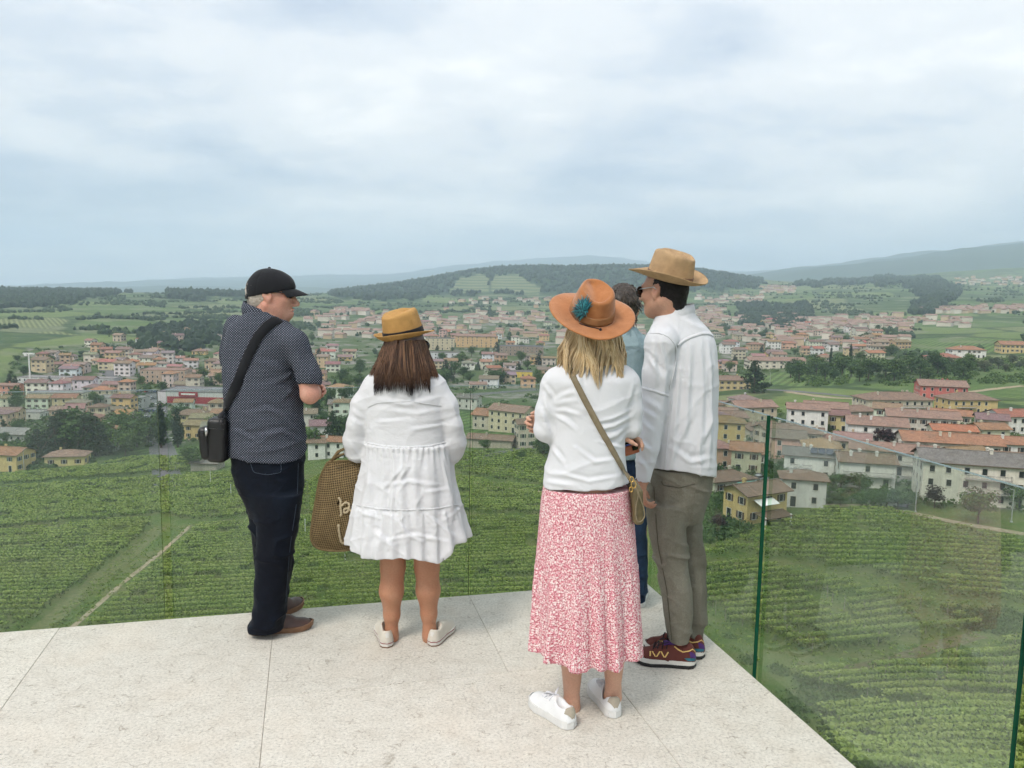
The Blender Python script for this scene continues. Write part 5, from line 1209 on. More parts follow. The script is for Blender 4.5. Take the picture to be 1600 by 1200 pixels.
def thinned(V, F, ratio):
    """fewer faces where the skin is smooth"""
    o = bpy.data.objects.new('tmp', mesh_np('tmp', V, F)); C.objects.link(o); m = o.modifiers.new('d', 'DECIMATE'); m.ratio = ratio
    me = o.evaluated_get(bpy.context.evaluated_depsgraph_get()).to_mesh(); n = len(me.polygons)
    v = np.zeros(len(me.vertices)*3); me.vertices.foreach_get('co', v); tot = np.zeros(n, np.int32); me.polygons.foreach_get('loop_total', tot); lp = np.zeros(len(me.loops), np.int32); me.loops.foreach_get('vertex_index', lp)
    st = np.zeros(n, np.int32); me.polygons.foreach_get('loop_start', st); t3 = lp[st[tot == 3][:, None] + np.arange(3)]; t4 = lp[st[tot == 4][:, None] + np.arange(4)]
    old = o.data; bpy.data.objects.remove(o); bpy.data.meshes.remove(old)
    return v.reshape(-1, 3), [q for q in (t3, t4) if len(q)]
class Person:
    def __init__(s, Y, foot, label, group='visitors on the terrace'):
        s.Y = Y; s.root = empty('person', (foot[0], foot[1], 0), 0, label=label, category='person', group=group)
    def w(s, px, py, dy=0.0): return atY(px, py, s.Y + dy)
    def row(s, py, L, R, ry, dy=0.0):
        a, b = atY(L, py, s.Y + dy), atY(R, py, s.Y + dy); return ((a[2]+b[2])/2, (a[0]+b[0])/2, s.Y + dy, (b[0]-a[0])/2, ry)
    def put(s, name, VF, mat, parent=None, disp=None, uvr=0.16, uvc=None, planar=False, thin=0, **tags):
        V, F = VF
        if disp is not None: V = V + vnormals(V, F)*disp(V)[:, None]
        if thin: V, F = thinned(V, F, thin)
        c = uvc if uvc is not None else V.mean(0)
        uv = np.column_stack([np.arctan2(V[:, 0]-c[0], -(V[:, 1]-c[1]))*uvr, V[:, 2]])
        if planar: uv = np.column_stack([V[:, 0] + 0.3*V[:, 1], V[:, 2] + 0.15*V[:, 1]])
        me = mesh_np(name, V, F, mat if isinstance(mat, list) else [mat], True, uv=uv)
        o = part(name, me, parent or s.root, **tags)
        s.last = (V, F); return o
    def mb(s, name, mb, mats, parent=None, smooth=True, **tags): return part(name, mb.mesh(name, mats, smooth), parent or s.root, **tags)
def bvh(VF): return BVHTree.FromPolygons([tuple(q) for q in VF[0]], [tuple(int(k) for k in q) for q in VF[1]])
def hit(tree, px, py):
    d = ray(px, py); d = d/np.linalg.norm(d); r = tree.ray_cast(Vector((0, 0, EYE)), Vector(d), 12.0)
    return (np.array(r[0]), np.array(r[1])) if r[0] is not None else (None, None)
def drape(tree, pxs, n=40, off=0.004):
    """follow a line drawn in the picture over a surface: points and outward normals"""
    pxs = _a(pxs); s = np.concatenate([[0], np.cumsum(np.hypot(*np.diff(pxs, axis=0).T))]); u = np.linspace(0, s[-1], n)
    P_, N_ = [], []
    for x, y in zip(np.interp(u, s, pxs[:, 0]), np.interp(u, s, pxs[:, 1])):
        p, q = hit(tree, x, y)
        if p is None: continue
        if q @ ray(x, y) > 0: q = -q
        P_.append(p + q*off); N_.append(q)
    P_, N_ = np.array(P_), np.array(N_)
    if len(P_) > 5:
        for _ in range(3):
            P_[1:-1] = (P_[:-2] + 2*P_[1:-1] + P_[2:])/4; N_[1:-1] = (N_[:-2] + 2*N_[1:-1] + N_[2:])/4
    return P_, N_
def strap_mb(mb, P_, N_, w, th=0.003, m=0):
    t = np.gradient(P_, axis=0); t /= np.linalg.norm(t, axis=1)[:, None] + 1e-9
    N_ = N_ - t*(N_*t).sum(1)[:, None]; N_ /= np.linalg.norm(N_, axis=1)[:, None] + 1e-9
    b = np.cross(t, N_); k = len(P_); w = np.broadcast_to(np.asarray(w, float), (k,))[:, None]
    rings = np.stack([P_ - b*w/2, P_ - b*w/2*0.92 + N_*th, P_ + b*w/2*0.92 + N_*th, P_ + b*w/2], 1).reshape(-1, 3)
    f = [(i*4+q, i*4+(q+1) % 4, i*4+4+(q+1) % 4, i*4+4+q) for i in range(k-1) for q in range(4)]
    mb.raw(rings, f, m)

def head(F, c, Rm, s=1.0, nose=1.0, jaw=1.0, k=0.014, cran=0.092, drop=0.0):
    """adds a head to a field; Rm's columns are forward, left, up"""
    def q(f, l, u): return c + Rm @ (np.array([f, l, u])*s)
    E = lambda p, r, kk=k, sub=False: F.ell(q(*p), np.array(r)*s, Rm, kk, sub)
    E((-0.012, 0, 0.032), (0.100, 0.078, cran)); E((0.028, 0, -0.035), (0.068, 0.062*jaw, 0.078), 0.03)
    for y in (-1, 1):
        F.cone(q(-0.012, y*0.056*jaw, -0.05), q(0.066, y*0.018, -0.094), 0.02*s, 0.018*s, 0.025)
        E((0.062, y*0.043, -0.02), (0.028, 0.02, 0.022), 0.02)
        E((0.094, y*0.03, 0.006), (0.016, 0.016, 0.012), 0.012, True); E((0.078, y*0.031, 0.006), (0.013, 0.013, 0.011), 0.004)
    F.cone(q(0.066, 0, -0.096), q(0.080, 0, -0.09), 0.022*s, 0.018*s, 0.02)
    E((0.080, 0, 0.026), (0.02, 0.052, 0.014), 0.018)
    F.cone(q(0.088, 0, 0.012), q(0.088+0.031*nose, 0, -0.028-drop), 0.008*s, 0.0125*s, 0.010)
    for y in (-1, 1): E((0.104, y*0.012, -0.033-drop), (0.013, 0.009, 0.009), 0.006)
    E((0.092, 0, -0.060-drop*0.7), (0.012, 0.024, 0.0065), 0.006); E((0.0895, 0, -0.0725-drop*0.7), (0.011, 0.021, 0.007), 0.006)
    E((0.097, 0, -0.0662-drop*0.7), (0.014, 0.022, 0.0016), 0.003, True)
    for y in (-1, 1):       # ears: rim, lobe and hollow
        e = np.column_stack([Rm @ np.array(v) for v in ((0.93, 0, 0.37), (0, 1, 0), (-0.37, 0, 0.93))])
        base = q(-0.008, y*0.079, 0.0)
        F.ell(base, np.array([0.021, 0.010, 0.034])*s, e, 0.006); F.ell(base + Rm @ np.array([0.003, y*0.010, 0.003])*s, np.array([0.013, 0.008, 0.022])*s, e, 0.004, True)
        F.ell(base + Rm @ np.array([0.008, -y*0.002, -0.028])*s, np.array([0.009, 0.007, 0.011])*s, e, 0.008)
def hand(F, wrist, d, pn, thumb, curl=0.5, s=1.0, spread=0.0):
    """palm, four unequal jointed fingers and a thumb; d towards the knuckles, pn the side the fingers close to, thumb the side it leaves from"""
    d = _a(d)/np.linalg.norm(d); pn = _a(pn) - d*(_a(pn) @ d); pn /= np.linalg.norm(pn); sd = np.cross(d, pn); sd *= np.sign(sd @ _a(thumb)) or 1
    for i, o in enumerate((0.028, 0.010, -0.009, -0.027)):
        kn = wrist + d*(0.088 - 0.006*abs(i-1))*s + sd*o*s
        F.cone(wrist + d*0.012*s + sd*o*0.55*s, kn, 0.0125*s, 0.0105*s, 0.010)
        L = (0.072, 0.080, 0.075, 0.058)[i]*s; a = curl*(0.55 + 0.08*i); p = kn; dd = d + sd*spread*(1.5-i)*0.2; r = (0.0088, 0.009, 0.0086, 0.0076)[i]*s
        for j, fr in enumerate((0.45, 0.31, 0.24)):
            a2 = a*(j+1)*1.25; v = dd*math.cos(a2) + pn*math.sin(a2); p2 = p + v*L*fr; F.cone(p, p2, r*(1-0.1*j), r*(0.92-0.1*j), 0.004); p = p2
    t0 = wrist + d*0.025*s + sd*0.026*s; t1 = t0 + (d*0.55 + sd*0.62 + pn*0.35)*0.045*s; t2 = t1 + (d*0.8 + sd*0.15 + pn*0.5)*0.034*s; t3 = t2 + (d*0.85 - sd*0.1 + pn*0.5)*0.026*s
    F.chain([t0, t1, t2, t3], [0.013*s, 0.011*s, 0.0095*s, 0.0075*s], 0.006)

def hat_mesh(c, Rm, a, b, H, brim, curl, taper=0.14, dent=0.02, dentw=0.028, pinch=0.0, peak=0.0, th=0.0035, wob=0.0, seed=0, N=112):
    """Rm's columns are forward, left, up. brim(t) width by bearing, curl(t, u) height of the brim; returns rings and a sampler of the crown"""
    t = np.arange(N)*2*math.pi/N; ct, st = np.cos(t), np.sin(t)         # t=0 forward
    def loc(f, l, u): return c + np.stack([f, l, u], -1) @ Rm.T
    def ov(k): return a*k*ct, b*k*st
    rings = []
    bw = np.array([brim(q) for q in t])
    U = np.linspace(0, 1, 11)
    def brimring(u, dz):
        k = bw*u; zz = np.array([curl(q, u) for q in t]) + wob*u*vnoise(np.stack([ct*1.5, st*1.5, np.zeros(N)], -1), seed) + dz
        return loc((a + k)*ct, (b + k)*st, zz)
    for u in U: rings.append(brimring(u, -th))
    for u in U[::-1]: rings.append(brimring(u, 0.0))
    def crown(sv, off=0.0):
        if sv <= 1:
            k = 1 - taper*sv**1.4; rnd = max(0.0, (sv - 0.86)/0.14); k -= 0.09*rnd**2
            z = H*sv
        else: k = (1 - taper - 0.09)*(2 - sv); z = H*(1 + 0.03*(1 - (2 - sv)**2))
        f, l = a*k*ct, b*k*st; w = np.clip(sv, 0, 1)**2
        z = z + peak*H*(f/a)*np.clip(sv, 0, 1)**3
        # crease along the top and two pinches at the front
        g = np.exp(-(l/dentw)**2)*(np.clip(1.05 - (f/(a*0.95))**4, 0, 1))*np.clip((sv - 0.8)/0.35, 0, 1)
        z = z - dent*g
        pf = np.exp(-((f - a*0.5)/(a*0.42))**2)*w; l = l*(1 - pinch*pf); 
        rr = np.hypot(f, l) + 1e-9
        return loc(f*(1 + off/rr), l*(1 + off/rr), z + 0*f)
    for sv in np.concatenate([np.linspace(0.0, 1.0, 16), np.linspace(1.07, 1.97, 12)]): rings.append(crown(sv))
    V = np.concatenate(rings); n = len(rings); i = np.arange(n*N).reshape(n, N)
    Fq = np.stack([i[:-1], np.roll(i[:-1], -1, 1), np.roll(i[1:], -1, 1), i[1:]], -1).reshape(-1, 4)
    V = np.concatenate([V, [rings[-1].mean(0)]]); tip = np.stack([i[-1], np.roll(i[-1], -1), np.full(N, len(V)-1)], -1)
    uv = np.column_stack([np.tile(t, n), np.repeat(np.arange(n), N)*0.03]); uv = np.concatenate([uv, [[0, 0]]])
    return V, [Fq, tip], crown, uv
def band_mesh(crown, z0, z1, off=0.0025, rows=5, H=1.0, pick=None):
    rs = [crown(z0, 0.0)] + [crown(z0 + (z1-z0)*q/rows, off) for q in range(rows+1)] + [crown(z1, 0.0)]
    N = len(rs[0]); n = len(rs); i = np.arange(n*N).reshape(n, N)
    f = np.stack([i[:-1], np.roll(i[:-1], -1, 1), np.roll(i[1:], -1, 1), i[1:]], -1).reshape(-1, 4)
    return np.concatenate(rs), f
def strands(curves, r0, sides=3):
    """curves: (k, m, 3) hair locks, thin and pointed; returns mesh arrays and a per-lock number"""
    k, m, _ = curves.shape; t = np.gradient(curves, axis=1); t /= np.linalg.norm(t, axis=2)[..., None] + 1e-9
    ref = np.array([0, 1.0, 0.2]); a = np.cross(t, ref); a /= np.linalg.norm(a, axis=2)[..., None] + 1e-9; b = np.cross(t, a)
    prof = np.interp(np.linspace(0, 1, m), [0, 0.15, 0.6, 1], [0.7, 1, 0.9, 0.12]); th = np.arange(sides)*2*math.pi/sides
    r = (np.asarray(r0)*np.ones(k))[:, None]*prof[None]
    V = curves[:, :, None, :] + r[:, :, None, None]*(np.cos(th)[None, None, :, None]*a[:, :, None, :]*1.7 + np.sin(th)[None, None, :, None]*b[:, :, None, :]*0.8)
    i = np.arange(k*m*sides).reshape(k, m, sides)
    f = np.stack([i[:, :-1], np.roll(i[:, :-1], -1, 2), np.roll(i[:, 1:], -1, 2), i[:, 1:]], -1).reshape(-1, 4)
    return V.reshape(-1, 3), f
# ------------------------------------------------------------------ shoes: an upper, a sole and what is on them
def shoe(person, heel, toe, width, cols, kind, ankle=None, name='shoe', h=0.0042, z0=0.0, label=None):
    """heel and toe: plan points of the ends of the sole; everything is built along that line"""
    heel = np.array([heel[0], heel[1], z0]); toe = np.array([toe[0], toe[1], z0]); L = np.linalg.norm(toe - heel); d = (toe - heel)/L; s = np.cross((0, 0, 1.0), d); up = np.array([0, 0, 1.0])
    def q(t, l, z): return heel + d*L*t + s*l + up*z
    R = np.column_stack([d, s, up]); W = width/2
    # sole outline
    tt = np.concatenate([np.linspace(0, 1, 26), np.linspace(1, 0, 26)[1:-1]]); sg = np.concatenate([np.ones(26), -np.ones(24)])
    def hw(t): return W*np.interp(t, [0, 0.03, 0.1, 0.3, 0.45, 0.7, 0.86, 0.95, 0.985, 1], [0.0, 0.45, 0.72, 0.78, 0.78, 1.0, 0.9, 0.6, 0.32, 0.0])
    def rise(t): return {'leather': 0.016, 'hike': 0.014}.get(kind, 0.008)*np.clip((t - 0.72)/0.28, 0, 1)**2
    sh = {'leather': 0.026, 'canvas': 0.028, 'sneaker': 0.034, 'hike': 0.036, 'plain': 0.03}[kind]
    mb = MB(); n = len(tt)
    layers = [(0.0, 0.93, 0), (0.004, 1.0, 0), (sh*0.5, 1.0, 0), (sh*0.5, 1.005, 1), (sh, 0.985, 1), (sh+0.001, 0.9, 1)]
    if kind == 'canvas': layers = [(0.0, 0.95, 0), (0.004, 1.0, 0), (0.007, 1.0, 0), (0.007, 1.003, 1), (sh*0.72, 1.01, 1), (sh*0.72, 1.016, 2), (sh*0.86, 1.016, 2), (sh*0.86, 1.008, 1), (sh, 1.0, 1), (sh+0.001, 0.9, 1)]
    if kind == 'leather': layers = [(0.0, 0.97, 0), (0.006, 1.0, 0), (sh*0.62, 1.0, 0), (sh*0.62, 1.035, 1), (sh, 1.035, 1), (sh+0.001, 0.9, 1)]
    for (za, ka, _), (zb, kb, m) in zip(layers[:-1], layers[1:]):
        va = np.array([q(t + (0.5 - t)*(1-ka)*0.3, g*(hw(t)*ka), za + rise(t)) for t, g in zip(tt, sg)]); vb = np.array([q(t + (0.5 - t)*(1-kb)*0.3, g*(hw(t)*kb), zb + rise(t)) for t, g in zip(tt, sg)])
        mb.raw(np.concatenate([va, vb]), [(i, (i+1) % n, n + (i+1) % n, n + i) for i in range(n)], m)
    va = np.array([q(t, g*hw(t)*0.93, 0.0 + rise(t)) for t, g in zip(tt, sg)]); mb.raw(va, [(i, n-i, n-i-1, i+1) for i in range(1, 24)], 0)
    o = empty(name, (0, 0, 0)); o.parent = person.root; o.location = (heel[0] - person.root.location[0], heel[1] - person.root.location[1], 0)
    if label: o['label'] = label
    def sub(nm, me): x = obj(nm, me, o); x.location = (-heel[0], -heel[1], 0); return x
    sub('sole', mb.mesh('sole', cols['sole'], False))
    # upper
    F = Field(np.minimum(heel, toe) - 0.09, np.maximum(heel, toe) + np.array([0.09, 0.09, 0.2]), h)
    top = {'leather': 0.075, 'canvas': 0.078, 'sneaker': 0.082, 'hike': 0.098, 'plain': 0.09}[kind]
    for t, wl, hz, rt in ((0.13, 0.68, top, 0.13), (0.26, 0.70, top*0.92, 0.16), (0.42, 0.72, top*0.96, 0.2), (0.58, 0.84, top*0.80, 0.2), (0.74, 0.92, top*0.60, 0.19), (0.86, 0.80, top*0.5, 0.13)):
        F.ell(q(t, 0, sh*0.4), (L*rt, W*wl*1.02, hz), R, 0.022)
    F.cone(q(0.34, 0, top*0.82), q(0.62, 0, top*0.72), W*0.42, W*0.40, 0.02)      # instep
    if ankle is not None:
        F.cone(_a(ankle[0]), _a(ankle[1]), ankle[2]*0.96, ankle[2]*1.12, 0.004, True)
        F.ell(q(0.22, 0, top + 0.012), (L*0.145, W*0.50, 0.032), R, 0.006, True)
    F.cut((0, 0, sh*0.8), (0, 0, -1))
    V, Q = F.skin(2)
    sub('upper', mesh_np('upper', V, Q, cols['upper'], True, uv=np.column_stack([(V - heel) @ d/L, V[:, 2]])))
    lay = [(q(t, l, 0.0), t) for t, l in ()]
    tr = bvh((V, Q))
    def surf(t, ang):
        """a point on the upper: station t along the foot, ang sideways from straight above"""
        o_ = q(t, 0, sh); dv = s*math.sin(ang) + up*math.cos(ang); r = tr.ray_cast(Vector(o_ + dv*0.2), Vector(-dv), 0.3)
        return (np.array(r[0]), np.array(r[1])) if r[0] is not None else (o_ + dv*W, dv)
    return o, sub, surf, q
def patch(sub, surf, name, cells, mat, off=0.0016, nu=6, nv=8):
    """a thin panel laid on the upper: cells give ((t, ang) at four corners)"""
    (t0, a0), (t1, a1), (t2, a2), (t3, a3) = cells; mb = MB(); P_ = []; Nn = []
    for i in range(nu+1):
        for j in range(nv+1):
            u, v = i/nu, j/nv; t = (t0*(1-u)+t1*u)*(1-v) + (t3*(1-u)+t2*u)*v; a = (a0*(1-u)+a1*u)*(1-v) + (a3*(1-u)+a2*u)*v
            p, n = surf(t, a); P_.append(p); Nn.append(n)
    P_ = np.array(P_); Nn = np.array(Nn); i = np.arange(len(P_)).reshape(nu+1, nv+1)
    f = np.stack([i[:-1, :-1], i[1:, :-1], i[1:, 1:], i[:-1, 1:]], -1).reshape(-1, 4)
    mb.raw(P_ + Nn*off, f); rim = np.concatenate([i[0, :], i[1:, -1], i[-1, -2::-1], i[-2:0:-1, 0]]); k = len(rim)
    mb.raw(np.concatenate([P_[rim] + Nn[rim]*off, P_[rim] - Nn[rim]*0.001]), [(a, (a+1) % k, k + (a+1) % k, k + a) for a in range(k)])
    return sub(name, mb.mesh(name, [mat], True))
# ------------------------------------------------------------------ people: materials
def skin_mat(name, col, red):
    t = NT(name); v = t.coord('Object')
    c = t.mix(t.ramp(t.noise(v, 18.0, 4.0, 0.6), [(0.35, 0.0), (0.7, 0.6)]), col, red)
    c = t.mix(1.0, c, t.ramp(t.noise(v, 160.0, 3.0), [(0.3, 0.9), (0.7, 1.04)]), 'MULTIPLY')
    t.set(col=c, rough=0.5, spec=0.35, sss=0.12, ssss=0.01, sssr=(1.0, 0.35, 0.2), nrm=t.bump(t.noise(v, 300.0, 2.0), 0.12, 0.001)); return t.m
def cloth_mat(name, col, rough=0.85, crease=0.35, cs=26.0, weave=True, sheen=0.1, stretch=(1, 1, 1), var=0.06):
    t = NT(name); v = t.coord('Object'); w = t.noise(t.mapv(v, stretch), cs, 3.0, 0.5, 0.8)
    rg = t.n('ShaderNodeTexNoise', {'Vector': t.mapv(v, tuple(q*1.0 for q in stretch), rot=(0.3, 0.5, 0.2)), 'Scale': cs*0.42, 'Detail': 2.5, 'Roughness': 0.45, 'Distortion': 0.5}, noise_type='RIDGED_MULTIFRACTAL').outputs[0]
    h = t.math('ADD', t.math('MULTIPLY', w, 0.55), t.math('MULTIPLY', rg, 0.32))
    if weave: h = t.math('ADD', h, t.math('MULTIPLY', t.noise(v, 700.0, 2.0), 0.05))
    c = t.mix(1.0, col, t.ramp(t.noise(v, 9.0, 3.0), [(0.3, 1 - var), (0.7, 1.0)]), 'MULTIPLY')
    t.set(col=c, rough=rough, spec=0.2, sheen=sheen, nrm=t.bump(h, crease, 0.012)); return t.m
def hair_mat(name, stops, streak=90.0, rough=0.4, z=None):
    t = NT(name); v = t.coord('Object'); r = t.attr('lock')
    c = t.ramp(t.math('ADD', t.math('MULTIPLY', r, 0.75), t.math('MULTIPLY', t.noise(t.mapv(v, (streak, streak, 6.0)), 1.0, 3.0), 0.3)), stops)
    if z is not None:        # dyed ends
        zz = t.n('ShaderNodeSeparateXYZ', {0: v}).outputs[2]
        c = t.mix(t.ramp(t.math('ADD', t.math('MULTIPLY', t.math('SUBTRACT', z[0], zz), 1/z[1]), t.math('MULTIPLY', t.math('SUBTRACT', r, 0.5), 0.7)), [(0.1, 0.0), (0.9, 1.0)]), c, z[2])
    t.set(col=c, rough=rough, spec=0.5); t.b.inputs['Anisotropic'].default_value = 0.5; return t.m
def lockmesh(name, VF, mat, per, rs, smooth=True):
    V, F = VF; me = mesh_np(name, V, F, [mat], smooth); k = len(V)//per
    a = me.attributes.new('lock', 'FLOAT', 'POINT'); a.data.foreach_set('value', np.repeat(rs.random(k), per).astype(np.float32)); return me
M_skinA = skin_mat('fair_reddened_skin', (0.60, 0.33, 0.245), (0.55, 0.22, 0.16)); M_skinB = skin_mat('tanned_skin', (0.47, 0.235, 0.14), (0.45, 0.19, 0.11))
M_skinC = skin_mat('fair_skin', (0.60, 0.35, 0.245), (0.56, 0.29, 0.2)); M_skinD = skin_mat('olive_skin', (0.50, 0.28, 0.19), (0.45, 0.2, 0.14))
M_black = plain('black_leather', (0.012, 0.012, 0.013), 0.45, 0.3, 40.0, 0.2); M_blackcloth = cloth_mat('black_cotton', (0.010, 0.011, 0.014), 0.8, 0.3, 40.0)
M_lens = plain('dark_lens', (0.008, 0.007, 0.007), 0.08, 0.1); M_gold = plain('brass_ring', (0.6, 0.38, 0.12), 0.3, 0.1, metal=1.0); M_steel = plain('steel_clasp', (0.6, 0.6, 0.6), 0.3, 0.1, metal=1.0)
M_linen = cloth_mat('white_linen', (0.67, 0.67, 0.685), 0.9, 0.5, 20.0, stretch=(1.0, 1.0, 1.6), var=0.03); M_shirtw = cloth_mat('white_poplin', (0.66, 0.665, 0.69), 0.8, 0.5, 16.0, stretch=(1.4, 1.4, 0.6), var=0.03); M_jersey = cloth_mat('white_jersey', (0.675, 0.675, 0.695), 0.85, 0.4, 14.0, stretch=(0.8, 0.8, 1.2), var=0.03)
def dots_mat():
    t = NT('dotted_navy_cotton'); uv = t.n('ShaderNodeUVMap').outputs[0]
    m = t.mapv(uv, (118.0, 118.0, 1.0), rot=(0, 0, 0.78)); fr = t.n('ShaderNodeVectorMath', {0: m}, operation='FRACTION').outputs[0]
    dv = t.n('ShaderNodeVectorMath', {0: fr, 1: (0.5, 0.5, 0.0)}, operation='SUBTRACT').outputs[0]; sp = t.n('ShaderNodeSeparateXYZ', {0: dv})
    dd = t.math('POWER', t.math('ADD', t.math('MULTIPLY', sp.outputs[0], sp.outputs[0]), t.math('MULTIPLY', sp.outputs[1], sp.outputs[1])), 0.5)
    dot = t.ramp(dd, [(0.17, 1.0), (0.27, 0.0)])
    v = t.coord('Object'); base = t.mix(t.noise(v, 8.0, 3.0), (0.018, 0.023, 0.037), (0.027, 0.032, 0.047))
    t.set(col=t.mix(dot, base, (0.30, 0.32, 0.37)), rough=0.85, spec=0.2, nrm=t.bump(t.noise(t.mapv(v, (1, 1, 1.6)), 15.0, 3.0, 0.5, 0.8), 0.4, 0.012)); return t.m
M_dots = dots_mat()
def denim_mat(name, a, b):
    t = NT(name); v = t.coord('Object'); n = t.noise(t.mapv(v, (1, 1, 0.5)), 6.0, 4.0, 0.6); w = t.noise(t.mapv(v, (1, 1, 0.4)), 500.0, 2.0)
    c = t.mix(t.ramp(n, [(0.4, 0.0), (0.72, 1.0)]), a, b); c = t.mix(1.0, c, t.ramp(w, [(0.3, 0.75), (0.7, 1.15)]), 'MULTIPLY')
    t.set(col=c, rough=0.85, spec=0.15, sheen=0.04, nrm=t.bump(t.math('ADD', t.noise(t.mapv(v, (1, 1, 1.7)), 17.0, 3.0, 0.5, 0.6), t.math('MULTIPLY', w, 0.06)), 0.45, 0.014)); return t.m
M_denim = denim_mat('dark_navy_denim', (0.0035, 0.005, 0.010), (0.006, 0.011, 0.021)); M_blue = denim_mat('blue_denim', (0.012, 0.025, 0.055), (0.03, 0.06, 0.11)); M_khaki = denim_mat('grey_khaki_twill', (0.17, 0.158, 0.125), (0.245, 0.228, 0.185)); M_chambray = denim_mat('teal_chambray', (0.25, 0.34, 0.37), (0.34, 0.44, 0.46))
def floral_mat():
    t = NT('pink_floral_viscose'); uv = t.n('ShaderNodeUVMap').outputs[0]
    wn_ = t.n('ShaderNodeTexNoise', {'Vector': uv, 'Scale': 120.0, 'Detail': 2.0}).outputs['Color']
    u = t.n('ShaderNodeVectorMath', {0: uv, 1: t.n('ShaderNodeVectorMath', {0: wn_, 1: (0.008, 0.008, 0)}, operation='MULTIPLY').outputs[0]}, operation='ADD').outputs[0]
    c = (0.44, 0.105, 0.14)
    for sc, r0, r1, off, light in ((104.0, 0.30, 0.42, 0.0, 0.42), (146.0, 0.24, 0.33, 0.37, 0.35), (210.0, 0.2, 0.3, 0.71, 0.6)):
        vo = t.n('ShaderNodeTexVoronoi', {'Vector': t.mapv(u, loc=(off, off*0.7, 0)), 'Scale': sc, 'Randomness': 0.85}, voronoi_dimensions='2D'); cs = t.n('ShaderNodeSeparateColor', {0: vo.outputs['Color']})
        petal = t.ramp(cs.outputs[0], [(0.0, (0.85, 0.74, 0.72)), (light, (0.86, 0.78, 0.76)), (light + 0.01, (0.70, 0.28, 0.33)), (0.85, (0.78, 0.52, 0.52))], 'CONSTANT')
        c = t.mix(t.ramp(vo.outputs['Distance'], [(r0, 1.0), (r1, 0.0)]), c, petal)
    t.set(col=c, rough=0.85, spec=0.2, nrm=t.bump(t.noise(t.coord('Object', (1, 1, 0.35)), 14.0, 3.0), 0.25, 0.012)); return t.m
M_floral = floral_mat()
def weave_mat(name, a, b, sc=(60.0, 260.0), rough=0.75, rot=0.0, bump=0.5, edge=(0.25, 0.6)):
    t = NT(name); uv = t.mapv(t.n('ShaderNodeUVMap').outputs[0], (1, 1, 1), rot=(0, 0, rot)); sp = t.n('ShaderNodeSeparateXYZ', {0: uv})
    x = t.math('SINE', t.math('MULTIPLY', sp.outputs[0], sc[0])); y = t.math('SINE', t.math('MULTIPLY', sp.outputs[1], sc[1])); m = t.math('ADD', t.math('MULTIPLY', t.math('MULTIPLY', x, y), 0.5), 0.5)
    nz = t.noise(t.coord('Object'), 30.0, 4.0)
    c = t.mix(t.ramp(m, [(edge[0], 0.0), (edge[1], 1.0)]), a, b); c = t.mix(1.0, c, t.ramp(nz, [(0.3, 0.82), (0.7, 1.08)]), 'MULTIPLY')
    t.set(col=c, rough=rough, spec=0.25, nrm=t.bump(m, bump, 0.003)); return t.m
M_straw = weave_mat('woven_straw', (0.34, 0.205, 0.10), (0.58, 0.40, 0.23), (170.0, 420.0)); M_tanstraw = weave_mat('honey_paper_straw', (0.40, 0.215, 0.065), (0.52, 0.30, 0.105), (220.0, 500.0), bump=0.25)
def felt_mat():
    t = NT('rust_suede_felt'); v = t.coord('Object')
    t.set(col=t.ramp(t.noise(v, 22.0, 5.0, 0.6), [(0.3, (0.33, 0.125, 0.045)), (0.55, (0.41, 0.165, 0.062)), (0.75, (0.48, 0.21, 0.09))]), rough=0.95, spec=0.1, sheen=0.35, nrm=t.bump(t.noise(v, 350.0, 3.0), 0.2, 0.002)); return t.m
M_felt = felt_mat(); M_feltband = plain('tan_felt_band', (0.36, 0.17, 0.07), 0.9, 0.2, 30.0)
M_brownleather = plain('brown_leather', (0.085, 0.04, 0.028), 0.42, 0.35, 30.0, 0.15); M_welt = plain('tan_welt', (0.22, 0.115, 0.06), 0.6, 0.25, 40.0); M_canvas = cloth_mat('cream_canvas', (0.62, 0.57, 0.49), 0.9, 0.15, 60.0); M_rubber = plain('off_white_rubber', (0.68, 0.65, 0.6), 0.6, 0.12, 30.0); M_redline = plain('red_sole_line', (0.25, 0.03, 0.035), 0.6, 0.1); M_whiteleather = plain('white_leather', (0.76, 0.76, 0.76), 0.45, 0.06, 20.0, 0.1); M_whitesole = plain('white_sole', (0.70, 0.69, 0.67), 0.55, 0.1, 30.0); M_beige = plain('beige_suede', (0.42, 0.37, 0.29), 0.95, 0.15, 60.0); M_darksole = plain('dark_outsole', (0.02, 0.02, 0.02), 0.8, 0.3)
M_lace = plain('black_lace', (0.008, 0.008, 0.014), 0.8, 0.2); M_whitelace = plain('white_lace', (0.78, 0.78, 0.82), 0.8, 0.1)
M_hikebrown = cloth_mat('maroon_mesh', (0.115, 0.035, 0.028), 0.8, 0.2, 90.0); M_purplecloth = plain('purple_fabric', (0.075, 0.025, 0.16), 0.8, 0.2, 60.0); M_yellowtape = plain('pale_yellow_tape', (0.72, 0.48, 0.16), 0.7, 0.1); M_tealp = plain('teal_overlay', (0.02, 0.14, 0.2), 0.6, 0.2)

